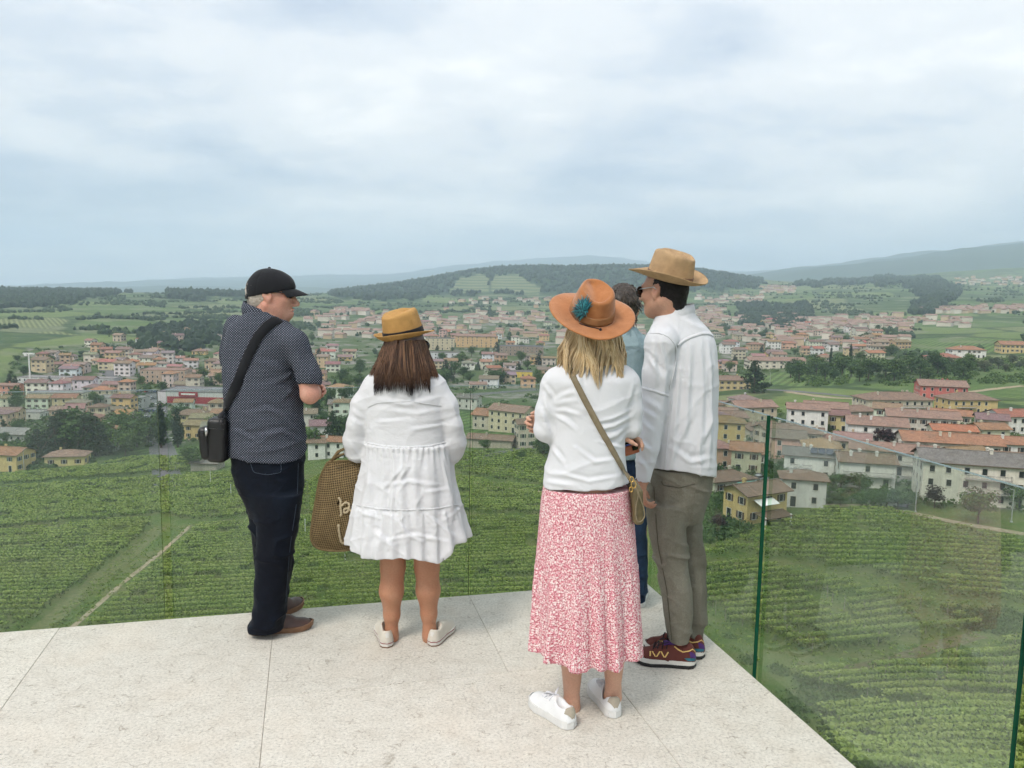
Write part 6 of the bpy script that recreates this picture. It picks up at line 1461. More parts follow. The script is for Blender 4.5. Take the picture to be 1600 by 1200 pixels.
# ------------------------------------------------------------------ person in the black cap
def build_cap_person():
    p = Person(3.78, (-1.12, 3.78), 'person in a black cap, dotted navy shirt and dark jeans, turned to the right'); w = p.w
    fwd = _a((math.cos(rd(6)), math.sin(rd(6)), 0.0)); Rm = frame(fwd); hc = w(424.5, 460.5)
    # body: head, neck, trunk, arms and hands, legs in one skin
    F = Field(w(335, 1000) + (0, -0.4, -0.03), w(520, 415) + (0, 0.45, 0.05), 0.0042)
    head(F, hc, Rm, 1.0, nose=0.92, jaw=1.12, cran=0.080, drop=0.014)
    F.cone(hc + Rm @ (-0.02, 0, -0.05), w(409, 500), 0.058, 0.05, 0.03); F.cone(hc + Rm @ (0.03, 0, -0.09), w(418, 505), 0.042, 0.045, 0.03)
    F.cone(w(410, 520), w(415, 690), 0.11, 0.12, 0.05)
    sh, el, wr = w(460, 522, -0.09), w(484, 617, -0.10), w(487, 612, 0.17)
    F.chain([w(425, 535, -0.02), sh + (-0.005, 0.01, -0.035), el + (0.003, 0, 0.012)], [0.04, 0.035, 0.043], 0.02); F.chain([el, (el*0.55 + wr*0.45) + (0.006, 0, 0.004), wr], [0.044, 0.041, 0.028], 0.016)
    hand(F, wr, (0.12, 0.95, 0.12), (-0.5, 0.3, -0.6), (0, 0, 1), 0.75)
    lw = w(475, 606, 0.22); F.chain([w(378, 540, 0.06), w(374, 620, 0.16), lw + (-0.14, 0.0, -0.02), lw], [0.045, 0.042, 0.038, 0.028], 0.02)
    hand(F, lw, (0.98, -0.1, -0.1), (0.1, -0.9, -0.3), (0, 0, 1), 0.8)
    for dx, dy in ((0, -0.06), (0, 0.10)): F.chain([w(420, 735, dy*0.5), w(422, 850, dy), w(414, 965, dy)], [0.06, 0.045, 0.04], 0.03)
    V, Q = F.skin(1); p.put('body', (V, Q), M_skinA, thin=0.27)
    # shirt
    F = Field(w(335, 715) + (0, -0.35, 0), w(510, 470) + (0, 0.42, 0.02), 0.0062)
    rows = [p.row(*r) for r in ((486, 389, 432, 0.085, 0.0), (496, 375, 444, 0.105, 0.0), (507, 362, 454, 0.118, 0.0), (522, 355, 463, 0.125), (545, 350, 467, 0.135), (580, 349.5, 466, 0.14), (620, 351, 469, 0.145), (655, 353, 474, 0.148), (685, 356, 477, 0.15), (712, 358, 476, 0.15))]
    zhem = rows[-1][0]
    F.prof(rows, 2.25, 0.02, hem=lambda th: zhem + 0.012 + 0.02*np.cos(th*1.0 + 2.6))
    F.chain([w(443, 519, -0.04), w(460, 536, -0.08), w(483, 586, -0.095), w(485, 594, -0.095)], [0.05, 0.062, 0.054, 0.053], 0.03); F.cut(w(484, 594.5, -0.095), (0.18, 0.1, -1)) if False else None
    F.chain([w(370, 512, 0.05), w(362, 560, 0.12)], [0.06, 0.06], 0.03)
    F.cone(w(484, 603, -0.10), w(486, 614, -0.10), 0.048, 0.050, 0.004, True)
    V, Q = F.skin(2)
    def dsp(V):
        z = V[:, 2]; x = V[:, 0]; a = ridged(np.column_stack([x*5 + z*4, V[:, 1]*3, z*15 - x*5]), 3, 2, 3.0); b = ridged(np.column_stack([x*16, V[:, 1]*6, z*5]), 8, 2, 3.0)
        low = np.clip((1.18 - z)/0.25, 0, 1); return 0.009*(a - 0.4)*(0.4 + 0.6*low) + 0.004*(b - 0.4) + creases(V, Q, [[(392, 562), (430, 572), (466, 600)], [(380, 606), (430, 602), (470, 622)], [(372, 648), (420, 640), (472, 655)], [(395, 684), (440, 674), (474, 690)], [(462, 575), (446, 592), (420, 600)], [(463, 600), (440, 626)], [(370, 560), (366, 620)], [(470, 560), (486, 590)], [(462, 545), (476, 590)], [(400, 630), (440, 650), (470, 680)], [(365, 670), (400, 690)]], 0.008, 9.0)
    p.put('shirt', (V, Q), M_dots, disp=dsp, planar=True); shirt = p.last
    # collar and sleeve band
    c0 = hc + Rm @ (-0.03, 0, -0.118); mb = MB(); th = np.linspace(0, 2*math.pi, 49)[:-1]
    ring = lambda r, dz, tilt: np.array([w(410, 489) + (1.16*r*math.cos(q), r*math.sin(q), dz - tilt*math.cos(q)) for q in th])
    R_ = [ring(0.078, -0.035, 0.02), ring(0.083, -0.002, 0.026), ring(0.074, 0.026, 0.03), ring(0.071, 0.025, 0.03), ring(0.074, -0.03, 0.02)]
    mb.raw(np.concatenate(R_), [(i*48+q, i*48+(q+1) % 48, (i+1)*48+(q+1) % 48, (i+1)*48+q) for i in range(4) for q in range(48)])
    me = mb.mesh('collar', [M_dots], True); l = me.uv_layers.new(name='UVMap'); vv = np.concatenate(R_); lo = np.zeros(len(me.loops), np.int32); me.loops.foreach_get('vertex_index', lo)
    l.data.foreach_set('uv', np.column_stack([np.arctan2(vv[:, 0]+1.17, -(vv[:, 1]-3.78))*0.075, vv[:, 2]])[lo].astype(np.float32).ravel()); part('collar', me, p.root)
    # jeans
    F = Field(w(340, 1000) + (0, -0.35, -0.01), w(500, 690) + (0, 0.42, 0), 0.0062)
    F.prof([p.row(*r) for r in ((700, 360, 474, 0.135), (725, 364, 475, 0.14), (755, 371, 474, 0.138), (785, 384, 470, 0.12), (805, 392, 466, 0.10))], 2.3, 0.02)
    near = [p.row(*r) for r in ((770, 398, 473, 0.085, -0.07), (800, 401, 468, 0.085, -0.07), (850, 400, 461, 0.08, -0.07), (900, 399, 452, 0.075, -0.07), (940, 397, 447, 0.07, -0.07), (962, 393, 445, 0.07, -0.07), (984, 389, 441, 0.072, -0.06))]
    far = [p.row(*r) for r in ((760, 376, 450, 0.085, 0.09), (800, 387, 452, 0.085, 0.1), (850, 394, 456, 0.08, 0.11), (880, 398, 459, 0.075, 0.12), (910, 400, 452, 0.072, 0.12), (950, 400, 447, 0.07, 0.12))]
    F.prof(near, 2.1, 0.03); F.prof(far, 2.1, 0.02)
    V, Q = F.skin(2)
    def dsp(V):
        z = V[:, 2]; a = ridged(np.column_stack([V[:, 0]*6, V[:, 1]*6, z*11]), 5, 2, 3.0); k = np.exp(-((z-0.47)/0.1)**2) + 1.3*np.exp(-((z-0.08)/0.09)**2) + 0.7*np.exp(-((z-0.82)/0.06)**2)
        return 0.011*(a - 0.4)*(0.35 + k)
    p.put('jeans', (V, Q), M_denim, disp=dsp); jt = bvh(p.last)
    mb = MB()
    for ln in ([(392, 725), (396, 738), (418, 742), (440, 738), (438, 718)], [(466, 712), (464, 780), (452, 860), (446, 940)]):
        P_, N_ = drape(jt, ln, 30, 0.001)
        if len(P_) > 4: strap_mb(mb, P_, N_, 0.0035, 0.0015)
    p.mb('jeans_seam', mb, [plain('navy_seam', (0.03, 0.045, 0.07), 0.8, 0.2)])
    # hair, cap, sunglasses
    F = Field(hc - 0.17, hc + 0.17, 0.004); F.ell(hc + Rm @ (-0.016, 0, 0.018), (0.103, 0.0815, 0.094), Rm); F.cone(hc + Rm @ (-0.055, 0, -0.02), hc + Rm @ (-0.062, 0, -0.07), 0.055, 0.046, 0.02)
    F.cut(hc + Rm @ (0.022, 0, 0), Rm @ (1.0, 0, 0.25)); F.cut(hc + Rm @ (0, 0, -0.085), Rm @ (0.5, 0, -1.0))
    for y in (-1, 1): F.ell(hc + Rm @ (0.0, y*0.085, -0.012), (0.03, 0.02, 0.04), Rm, 0.004, True)
    V, Q = F.skin(2)
    p.put('hair', (V, Q), cloth_mat('short_white_hair', (0.55, 0.48, 0.42), 0.7, 0.5, 200.0), disp=lambda V: 0.0025*fbm(V*180, 3, 2))
    cap = empty('cap', (0, 0, 0)); cap.parent = p.root
    def cq(f, l, u): return hc + Rm @ np.array([f, l, u])
    F = Field(hc - 0.18, hc + 0.2, 0.0038)
    F.ell(cq(-0.010, 0, 0.008), (0.110, 0.0875, 0.117), Rm); F.ell(cq(0.045, 0, 0.034), (0.064, 0.066, 0.062), Rm, 0.03)
    pl = Rm @ np.array([0.20, 0, -1.0]); F.cut(cq(-0.01, 0, 0.006), pl)
    F.ell(cq(-0.118, 0, 0.014), (0.045, 0.036, 0.026), Rm, 0.006, True)
    V, Q = F.skin(2)
    def cd(V):
        q = (V - hc) @ Rm; a = np.arctan2(q[:, 1], q[:, 0] + 0.01); return -0.0016*np.exp(-((np.abs((a/(math.pi/3)) % 1.0 - 0.5) - 0.5)/0.03)**2) + 0.002*fbm(V*14, 2, 2)
    V = V + vnormals(V, Q)*cd(V)[:, None]; part('crown', mesh_np('crown', V, Q, [M_blackcloth], True), cap)
    mb = MB(); k = 25; rows_ = []
    for u in np.linspace(0, 1, 7):
        for q in np.linspace(-1, 1, k):
            a = q*1.02; base = np.array([0.108*math.cos(a) - 0.005, 0.083*math.sin(a)]); out = np.array([0.054*math.cos(a*0.95) + 0.008, 0.008*math.sin(a)])
            e = base + out*u*(1 - 0.15*q*q); rows_.append((e[0], e[1], 0.031 - 0.026*u**1.2 - 0.013*q*q*(0.25 + 0.75*u)))
    rows_ = np.array(rows_); top = hc + rows_ @ Rm.T; bot = hc + (rows_ - (0, 0, 0.004)) @ Rm.T
    i = np.arange(7*k).reshape(7, k); f = [tuple(q) for q in np.stack([i[:-1, :-1], i[1:, :-1], i[1:, 1:], i[:-1, 1:]], -1).reshape(-1, 4)]
    mb.raw(top, f); mb.raw(bot, [q[::-1] for q in f]); rim = list(i[:, 0]) + list(i[-1, 1:]) + list(i[-2::-1, -1]); n_ = len(rim)
    mb.raw(np.concatenate([top[rim], bot[rim]]), [(a, a+1, n_+a+1, n_+a) for a in range(n_-1)]); part('visor', mb.mesh('visor', [M_blackcloth], True), cap)
    mb = MB(); mb.lathe([(0.0, 0.006), (0.005, 0.005), (0.008, 0.0)], n=12); o = part('top_button', mb.mesh('top_button', [M_blackcloth], True), cap); 
    o.location = Vector(o.location) + Vector(cq(-0.008, 0, 0.1235))
    mb = MB(); a = np.linspace(math.pi - 0.62, math.pi + 0.62, 16); P_ = np.array([cq(-0.010 + 0.108*math.cos(q), 0.0865*math.sin(q), -0.012) for q in a]); N_ = np.array([Rm @ (math.cos(q), math.sin(q), 0) for q in a]); strap_mb(mb, P_, N_, 0.018, 0.003); part('back_strap', mb.mesh('back_strap', [M_blackcloth], True), cap)
    sg = empty('sunglasses', (0, 0, 0)); sg.parent = p.root; mb = MB()
    for y in (-1, 1):
      mb = MB(); mb.tube([cq(0.092, y*0.062, 0.008), cq(0.05, y*0.079, 0.012), cq(0.0, y*0.083, 0.014), cq(-0.012, y*0.083, 0.004)], 0.0026, 6)
      part('temple', mb.mesh('temple', [M_lens], True), sg)
    for y in (-1, 1):
        F = Field(cq(0.09, y*0.035, 0) - 0.06, cq(0.09, y*0.035, 0) + 0.06, 0.003); F.ell(cq(0.093, y*0.034, 0.003), (0.012, 0.033, 0.021), Rm, 0.004); V, Q = F.skin(2); part('lens', mesh_np('lens', V, Q, [M_lens], True), sg)
    # shoes
    dr = np.array([0.955, 0.297])
    for heel, dr in (((-1.262, 3.735), dr), ((-1.245, 3.845), np.array([0.46, 0.888]))):
        shoe(p, heel, np.array(heel) + dr*0.305, 0.102, {'sole': [M_welt, M_welt], 'upper': [M_brownleather]}, 'leather', name='shoe')
    # camera bag worn across the back: a thing of its own
    tr = bvh(shirt); bag = empty('shoulder_bag', w(335, 690, -0.05), 0, label='black leather camera bag hanging at the left hip of the person in the cap', category='shoulder bag')
    P_, N_ = drape(tr, [(434, 500), (420, 507), (404, 525), (388, 556), (372, 596), (356, 630), (353, 640)], 46, 0.0045)
    e = [w(349, 643, -0.13), w(345.5, 650, -0.13), w(343, 657, -0.125)]; P2 = np.concatenate([P_, e]); N2 = np.concatenate([N_, np.repeat(N_[-1:], 3, 0)])
    st = w(434, 500, -0.0); P2 = np.concatenate([[w(437, 499, 0.05)], P2]); N2 = np.concatenate([[_a((0.3, 0, 0.95))], N2])
    mb = MB(); strap_mb(mb, P2, N2, 0.046, 0.004); part('strap', mb.mesh('strap', [M_blackcloth], True), bag)
    def pouch(nm, cpx, half, hz, dep, dy, tilt):
        c = w(*cpx, dy); R = np.array(Matrix.Rotation(tilt, 3, 'Y')); F = Field(c - 0.2, c + 0.2, 0.004); F.box(c, (half, dep, hz), R, 0.022, 0.01); V, Q = F.skin(1)
        o = part(nm, mesh_np(nm, V + vnormals(V, Q)*(0.0015*fbm(V*30, 1, 2))[:, None], Q, [M_black], True), bag)
        mb = MB(); L = R @ np.array([half*0.9, -dep*0.98, hz*0.55]); a = R @ np.array([-half*0.9, -dep*0.98, hz*0.55]); mb.tube([c + a, c + (a+L)/2 + (0, -0.004, 0), c + L], 0.0028, 6); mb.tube([c + R @ (-half*1.01, -dep*0.6, hz*0.3), c + R @ (-half*1.02, 0, hz*0.32), c + R @ (-half*1.01, dep*0.6, hz*0.3)], 0.0028, 6)
        part('zip', mb.mesh('zip', [M_black], True), o); return o
    pouch('main_pouch', (342.5, 686), 0.043, 0.104, 0.055, -0.10, rd(3)); pouch('front_pocket', (323.5, 691), 0.025, 0.078, 0.05, -0.11, rd(-5))
    mb = MB(); mb.tube([w(322, 668, -0.165), w(322.5, 674, -0.168), w(322, 681, -0.165)], [0.006, 0.0085, 0.005], 8); part('zip_pull', mb.mesh('zip_pull', [M_steel], True), bag)
    mb = MB(); th = np.linspace(0, 2*math.pi, 17)[:-1]; mb.tube([w(347, 659, -0.165) + 0.013*np.array([math.cos(q), 0, math.sin(q)]) for q in th], 0.0025, 6, closed=True); part('ring', mb.mesh('ring', [M_black], True), bag)
build_cap_person()
# ------------------------------------------------------------------ person in the white tiered dress
def build_dress_person():
    p = Person(3.70, (-0.46, 3.68), 'person in a short white tiered dress and tan hat, standing with back turned'); w = p.w
    hc = w(634, 541, 0.02); Rm = frame(_a((0.42, 0.9, -0.04)))
    F = Field(w(520, 1010) + (0, -0.35, -0.06), w(735, 500) + (0, 0.4, 0.1), 0.0045)
    head(F, hc, Rm, 0.95)
    F.cone(hc + Rm @ (-0.02, 0, -0.05), w(630, 600), 0.05, 0.055, 0.03); F.cone(w(632, 625), w(634, 800), 0.11, 0.13, 0.06)
    for sx, top, kn, an in ((-1, (612, 800), (614, 885), (611.5, 985)), (1, (662, 800), (667, 885), (671, 983))):
        a, b, c = w(*top), w(*kn, 0.0), w(*an, 0.0)
        F.chain([a, b], [0.08, 0.057], 0.03); cf = b*0.6 + c*0.4
        F.chain([b, cf + (0.002*sx, -0.012, 0.01), b*0.25 + c*0.75, c, w(an[0], an[1] + 14, 0.0)], [0.057, 0.0555, 0.037, 0.0285, 0.031], 0.022)
        F.ell(w(an[0], an[1] + 12, -0.005), (0.028, 0.036, 0.035), None, 0.012)
        fx = c + np.array([sx*0.05, 0.11, -0.055]); F.chain([c + (0, 0, -0.03), fx], [0.03, 0.024], 0.02)
    arms = []
    for sx, s_, e_, wr_, d in ((-1, (578, 608), (558, 672), (563, 712), (0.2, 0.9, 0.25)), (1, (686, 608), (706, 672), (700, 712), (-0.3, 0.9, 0.2))):
        s3, e3, w3 = w(*s_, 0.0), w(*e_, -0.02), w(wr_[0], wr_[1], 0.10)
        F.chain([s3, e3, w3], [0.036, 0.036, 0.026], 0.02); hand(F, w3, d, (-sx*0.6, 0.2, -0.7), (0, 0.2, 1), 0.9, 0.92); arms.append((s3, e3, w3))
    V, Q = F.skin(1); p.put('body', (V, Q), M_skinB, thin=0.27)
    # the dress: yoke and sleeves, then two gathered tiers
    F = Field(w(515, 885) + (0, -0.45, -0.04), w(755, 555) + (0, 0.42, 0.05), 0.0062)
    F.prof([p.row(*r) for r in ((573, 603, 662, 0.07, 0.0), (580, 585, 682, 0.085), (590, 572, 693, 0.10), (606, 566, 698, 0.115), (626, 568, 699, 0.125), (650, 570, 699, 0.13), (675, 572, 699, 0.135), (700, 572, 699, 0.14))], 2.3, 0.02)
    z1 = w(634, 697, -0.14)[2]; z2 = w(634, 795, -0.18)[2]
    def gather(zs, n, A, len_, seed, flare=0.02):
        def f(th, z):
            q = np.clip((zs - z)/len_, 0, 1); nz = vnoise(np.stack([th*1.9 + 5, z*6, 0*th + seed], -1), seed)
            pleat = np.sin(th*n + 2.2*nz + 0.6*np.sin(th*3)); fine = np.sin(th*n*2.3 + 3*nz)*np.exp(-(zs - z)/0.05)
            return A*(0.25 + q)*pleat*0.9 + 0.008*fine + flare*q*nz*0.6 + 0.010*np.exp(-((zs - z - 0.010)/0.014)**2)*(0.75 + 0.25*np.sin(th*60 + 4*nz))
        return f
    F.prof([p.row(*r) for r in ((690, 572, 700, 0.142), (700, 570.5, 702.5, 0.15), (725, 566, 708, 0.162), (750, 561, 712, 0.172), (775, 557, 716, 0.18), (800, 554, 720, 0.185))], 2.2, 0.006, fold=gather(z1, 17, 0.006, 0.25, 3))
    rows = [p.row(*r) for r in ((786, 553, 721, 0.190), (800, 549.5, 725.5, 0.199), (825, 547, 731, 0.205), (850, 545.5, 733, 0.210), (885, 542, 735, 0.215))]
    zr = w(634, 879, -0.2)[2]
    def hem(th):      # the back dips, the right side is hitched up
        return zr + 0.005*np.sin(th*5 + 1) + 0.015*np.cos(th*2 + 0.4) + 0.075*np.clip((th - 0.78)/0.25, 0, 1)*np.clip((2.6 - th)/0.4, 0, 1) + 0.03*np.clip((-th - 0.9)/0.4, 0, 1)
    F.prof(rows, 2.15, 0.006, fold=gather(z2, 21, 0.008, 0.2, 7, 0.035), hem=hem)
    for (s3, e3, w3), sx in zip(arms, (-1, 1)):
        F.chain([s3 + (-sx*0.02, 0, -0.005), s3*0.55 + e3*0.45 + (sx*0.004, 0, 0.01), e3 + (0, 0, 0.03)], [0.062, 0.055, 0.048], 0.025)
        m = e3*0.5 + w3*0.5
        F.chain([e3 + (sx*0.004, 0.0, 0.02), e3*0.75 + w3*0.25 + (sx*0.010, 0, -0.02), m + (sx*0.004, -0.01, -0.03), m + (-sx*0.002, 0.01, -0.055)], [0.048, 0.061, 0.060, 0.05], 0.016)
        F.cone(w3 + (0, 0.02, -0.005), w3*0.6 + e3*0.4 + (0, 0, -0.02), 0.042, 0.03, 0.006, True)
    V, Q = F.skin(1)
    def dsp(V):
        x, y, z = V.T; a = ridged(np.column_stack([x*3 + z*4, y*3, z*11 - x*5]), 11, 1, 7.0); b = ridged(np.column_stack([x*7 - z*5, y*4, z*8 + x*5]), 23, 1, 7.0); c = ridged(np.column_stack([x*2.2, y*2, z*20]), 31, 1, 7.0)
        low = np.clip((0.98 - z)/0.1, 0, 1); return 0.0035*(a - 0.35) + 0.0045*(b - 0.35)*(0.2 + 0.8*low) + 0.0022*(c - 0.35)*(1 - low*0.6) + creases(V, Q, [[(582, 622), (634, 632), (690, 620)], [(590, 640), (650, 646), (694, 640)], [(584, 660), (640, 656)], [(640, 672), (694, 664)], [(632, 728), (616, 745), (600, 764)], [(640, 726), (622, 752)], [(592, 760), (640, 753), (690, 759)], [(660, 770), (700, 764)], [(612, 806), (640, 836), (668, 852)], [(652, 800), (690, 832)], [(596, 846), (650, 836), (704, 848)], [(580, 826), (610, 852)], [(668, 806), (712, 840)], [(560, 800), (600, 812)], [(570, 730), (580, 775)], [(690, 715), (704, 770)], [(550, 640), (566, 655)], [(548, 655), (566, 666)], [(706, 630), (716, 660)], [(545, 690), (560, 712)], [(604, 600), (610, 618)], [(662, 600), (650, 622)]], 0.0055, 6.5)
    p.put('dress', (V, Q), M_linen, disp=dsp); tr = bvh(p.last)
    mb = MB()
    for ln in ([(575, 636), (590, 629), (640, 627), (690, 634)], [(600, 584), (634, 590), (668, 584)]):
        P_, N_ = drape(tr, ln, 50, 0.001); strap_mb(mb, P_, N_, 0.004, 0.002)
    p.mb('yoke_seam', mb, [M_linen]); mb = MB()
    for ln in ([(574, 692), (600, 697), (634, 699), (670, 697), (697, 691)], [(557, 789), (590, 795), (634, 797), (680, 795), (718, 788)]):
        P_, N_ = drape(tr, ln, 90, 0.0); P_ = P_ + N_*(0.0012*np.sin(np.arange(len(P_))*1.9))[:, None]; strap_mb(mb, P_, N_, 0.009, 0.0018)
    p.mb('tier_seam', mb, [M_linen])
    # hair: a body of hair and loose locks over it
    ztip = w(634, 606)[2]
    M_h = hair_mat('chestnut_hair', [(0.1, (0.020, 0.009, 0.006)), (0.4, (0.075, 0.034, 0.017)), (0.7, (0.16, 0.082, 0.042)), (1.0, (0.25, 0.14, 0.08))], z=(w(634, 588)[2], 0.06, (0.010, 0.006, 0.007)))
    F = Field(hc + (-0.2, -0.2, -0.28), hc + (0.2, 0.2, 0.15), 0.006); F.ell(hc + (0, -0.012, 0.02), (0.088, 0.10, 0.092), None); F.prof([(w(634, y)[2], w((l+r)/2, y)[0], 3.70 + dy, (r-l)/2/338.0, ry) for y, l, r, ry, dy in ((530, 604, 662, 0.08, 0.0), (550, 601, 664, 0.078, -0.012), (568, 598, 666, 0.065, -0.035), (582, 600, 664, 0.04, -0.06), (586, 606, 658, 0.03, -0.065))], 2.2, 0.01)
    V, Q = F.skin(2); hb = p.put('hair', (V, Q), M_h)
    a = hb.data.attributes.new('lock', 'FLOAT', 'POINT'); a.data.foreach_set('value', (0.3 + 0.25*vnoise(np.column_stack([V[:, 0]*60, V[:, 1]*60, V[:, 2]*3]), 2)).astype(np.float32))
    rs = np.random.default_rng(3); k, m = 2100, 10; ph = rs.uniform(-1.75, 1.75, k) ; u = np.linspace(0, 1, m)
    ln = rs.uniform(0.70, 1.07, k) + 0.05*np.sin(ph*6) ; Cv = np.zeros((k, m, 3))
    for j in range(m):
        t = u[j]; rx = np.interp(t, [0, 0.3, 0.7, 1], [0.087, 0.105, 0.130, 0.148]) + rs.normal(0, 0.0015, k); ry = np.interp(t, [0, 0.3, 0.7, 1], [0.093, 0.099, 0.100, 0.098])
        zt = hc[2] + 0.035; zz = zt + (ztip - zt)*t*ln
        Cv[:, j, 0] = hc[0] + np.sin(ph)*rx + 0.012*np.sin(ph*9 + rs.uniform(0, 0.3, k))*t*t; Cv[:, j, 1] = 3.70 - 0.008 - np.cos(ph)*ry - 0.035*t*t - 0.004*np.sin(ph*14); Cv[:, j, 2] = zz
    V, f = strands(Cv, rs.uniform(0.0010, 0.0020, k)); part('loose_locks', lockmesh('loose_locks', (V, f), M_h, m*3, rs), hb)
    # hat
    hat = empty('hat', (0, 0, 0)); hat.parent = p.root
    hR = frame(_a((0.5, 0.86, 0.10))); hR = hR @ np.array(Matrix.Rotation(rd(-9), 3, 'X')); c = w(631, 525, 0.015)
    # forward, left, up: tilt so that the right side is higher
    up = _a((-0.17, -0.12, 0.97)); fw = _a((0.55, 0.83, 0.0)); hR = frame(fw - up*(fw @ up)/(up @ up), up)
    def curl(t, u): return 0.030*u**1.6*np.clip(-math.cos(t) + 0.35, 0, 1.4)*0.75 - 0.012*u*max(math.cos(t), 0) + 0.012*u*abs(math.sin(t))
    V, Fq, crown, uv = hat_mesh(c, hR, 0.101, 0.089, 0.118, lambda t: 0.046 + 0.006*math.cos(t), curl, taper=0.12, dent=0.024, dentw=0.03, pinch=0.12, peak=0.06, th=0.003)
    part('hat_body', mesh_np('hat_body', V, Fq, [M_tanstraw], True, uv=uv), hat)
    V, f = band_mesh(crown, 0.0, 0.30, 0.0025); part('hat_band', mesh_np('hat_band', V, f, [M_blackcloth], True), hat)
    # sunglasses temple at the right
    def cq(f, l, u): return hc + Rm @ (np.array([f, l, u])*0.95)
    sg = empty('sunglasses', (0, 0, 0)); sg.parent = p.root
    for y in (-1, 1):
        mb2 = MB(); mb2.tube([cq(0.095, y*0.066, 0.012), cq(0.06, y*0.082, 0.014), cq(0.0, y*0.088, 0.016), cq(-0.015, y*0.086, 0.006)], 0.003, 6); part('temple', mb2.mesh('temple', [M_lens], True), sg)
        F = Field(cq(0.09, y*0.035, 0) - 0.06, cq(0.09, y*0.035, 0) + 0.06, 0.003); F.ell(cq(0.096, y*0.038, 0.004), (0.014, 0.040, 0.028), Rm, 0.004); V, Q = F.skin(2); part('lens', mesh_np('lens', V, Q, [M_lens], True), sg)
    # canvas shoes, toes turned out
    for heel, d, an in ((( -0.566, 3.60), (-0.27, 0.96), (611.5, 985)), ((-0.362, 3.625), (0.31, 0.95), (671, 983))):
        d = _a(d)/np.linalg.norm(d); cA = w(an[0], an[1], 0.0)
        o, sub, surf, q = shoe(p, heel, _a(heel) + d*0.245, 0.088, {'sole': [M_welt, M_rubber, M_redline], 'upper': [M_canvas]}, 'canvas', (cA + (0, 0.0, -0.055), cA + (0, 0, 0.03), 0.040))
        patch(sub, surf, 'heel_strip', ((0.02, -0.25), (0.05, -0.25), (0.05, 0.25), (0.02, 0.25)), M_rubber)
    # the woven tote hanging from the left arm: a thing of its own
    bag = empty('tote_bag', w(530, 855, 0.02), 0, label='brown woven straw tote bag hanging beside the white dress', category='tote bag')
    out = [(512, 722), (500, 745), (492, 790), (486, 828), (485, 842), (489, 853), (500, 859), (530, 861), (560, 857), (572, 840), (575, 800), (574, 760), (570, 724), (550, 720), (530, 720), (512.5, 722)]
    P_ = np.array([w(a, b, 0.02) for a, b in out]); s_ = np.concatenate([[0], np.cumsum(np.linalg.norm(np.diff(P_, axis=0), axis=1))])
    uu = np.linspace(0, s_[-1], 70); loop = np.column_stack([np.interp(uu, s_, P_[:, i]) for i in range(3)])
    for _ in range(3): loop[1:-1] = (loop[:-2] + 2*loop[1:-1] + loop[2:])/4
    cen = w(533, 780, 0.02); ny, nr_ = 14, 70; Vv = []; uvs = []
    for side in (-1, 1):
        for j in range(ny):
            k_ = j/(ny-1); bulge = 0.062*(1 - k_**3.0)
            for i in range(nr_):
                q = cen + (loop[i] - cen)*(0.04 + 0.96*k_); topn = np.clip((w(533, 722)[2] - q[2])/0.06, 0, 1); Vv.append(q + (0, side*bulge*(0.35 + 0.65*topn), 0)); uvs.append((q[0], q[2]))
    i = np.arange(2*ny*nr_).reshape(2, ny, nr_)
    fA = np.stack([i[0, :-1, :-1], i[0, :-1, 1:], i[0, 1:, 1:], i[0, 1:, :-1]], -1).reshape(-1, 4); fB = np.stack([i[1, :-1, :-1], i[1, 1:, :-1], i[1, 1:, 1:], i[1, :-1, 1:]], -1).reshape(-1, 4)
    M_tote = weave_mat('seagrass_weave', (0.045, 0.03, 0.014), (0.22, 0.155, 0.075), (430.0, 430.0), 0.85, 0.6, 1.0, (0.2, 0.62))
    Vv = np.array(Vv); part('bag_body', mesh_np('bag_body', Vv, np.concatenate([fA, fB]), [M_tote], True, uv=np.array(uvs)), bag)
    tb = bvh((Vv, fA)); mb = MB(); mb.tube(np.concatenate([loop]), 0.006, 7); part('bound_rim', mb.mesh('bound_rim', [M_tote], True), bag)
    for pts in ([w(518, 720, -0.03), w(528, 706, -0.04), w(545, 698, 0.02), w(560, 704, 0.04), w(566, 722, -0.02)], [w(514, 722, 0.07), w(530, 712, 0.08), w(548, 706, 0.07), w(566, 722, 0.06)]):
        mb = MB(); mb.tube(pts, 0.007, 8); part('handle', mb.mesh('handle', [M_tote], True), bag)
    M_rope = plain('cream_rope', (0.52, 0.42, 0.27), 0.9, 0.25, 150.0, 0.4)
    for st in ([(529, 777), (533, 782), (532, 792), (534, 804), (532, 806)], [(534, 790), (540, 783), (547, 786), (545, 798), (538, 804), (536, 797), (541, 792), (548, 796), (551, 803)], [(529, 819), (530, 832), (533, 848), (537, 850), (541, 842), (543, 828), (545, 838), (548, 848)]):
        s2 = _a(st); q = np.linspace(0, len(s2)-1, 28); ln = np.column_stack([np.interp(q, np.arange(len(s2)), s2[:, c_]) for c_ in (0, 1)])
        for _ in range(2): ln[1:-1] = (ln[:-2] + 2*ln[1:-1] + ln[2:])/4
        P_, N_ = drape(tb, ln, 28, 0.004)
        if len(P_) > 4: mb = MB(); mb.tube(P_, 0.0052 + 0.0012*np.sin(np.arange(len(P_))*2.1), 7); part('rope_letter', mb.mesh('rope_letter', [M_rope], True), bag)
build_dress_person()
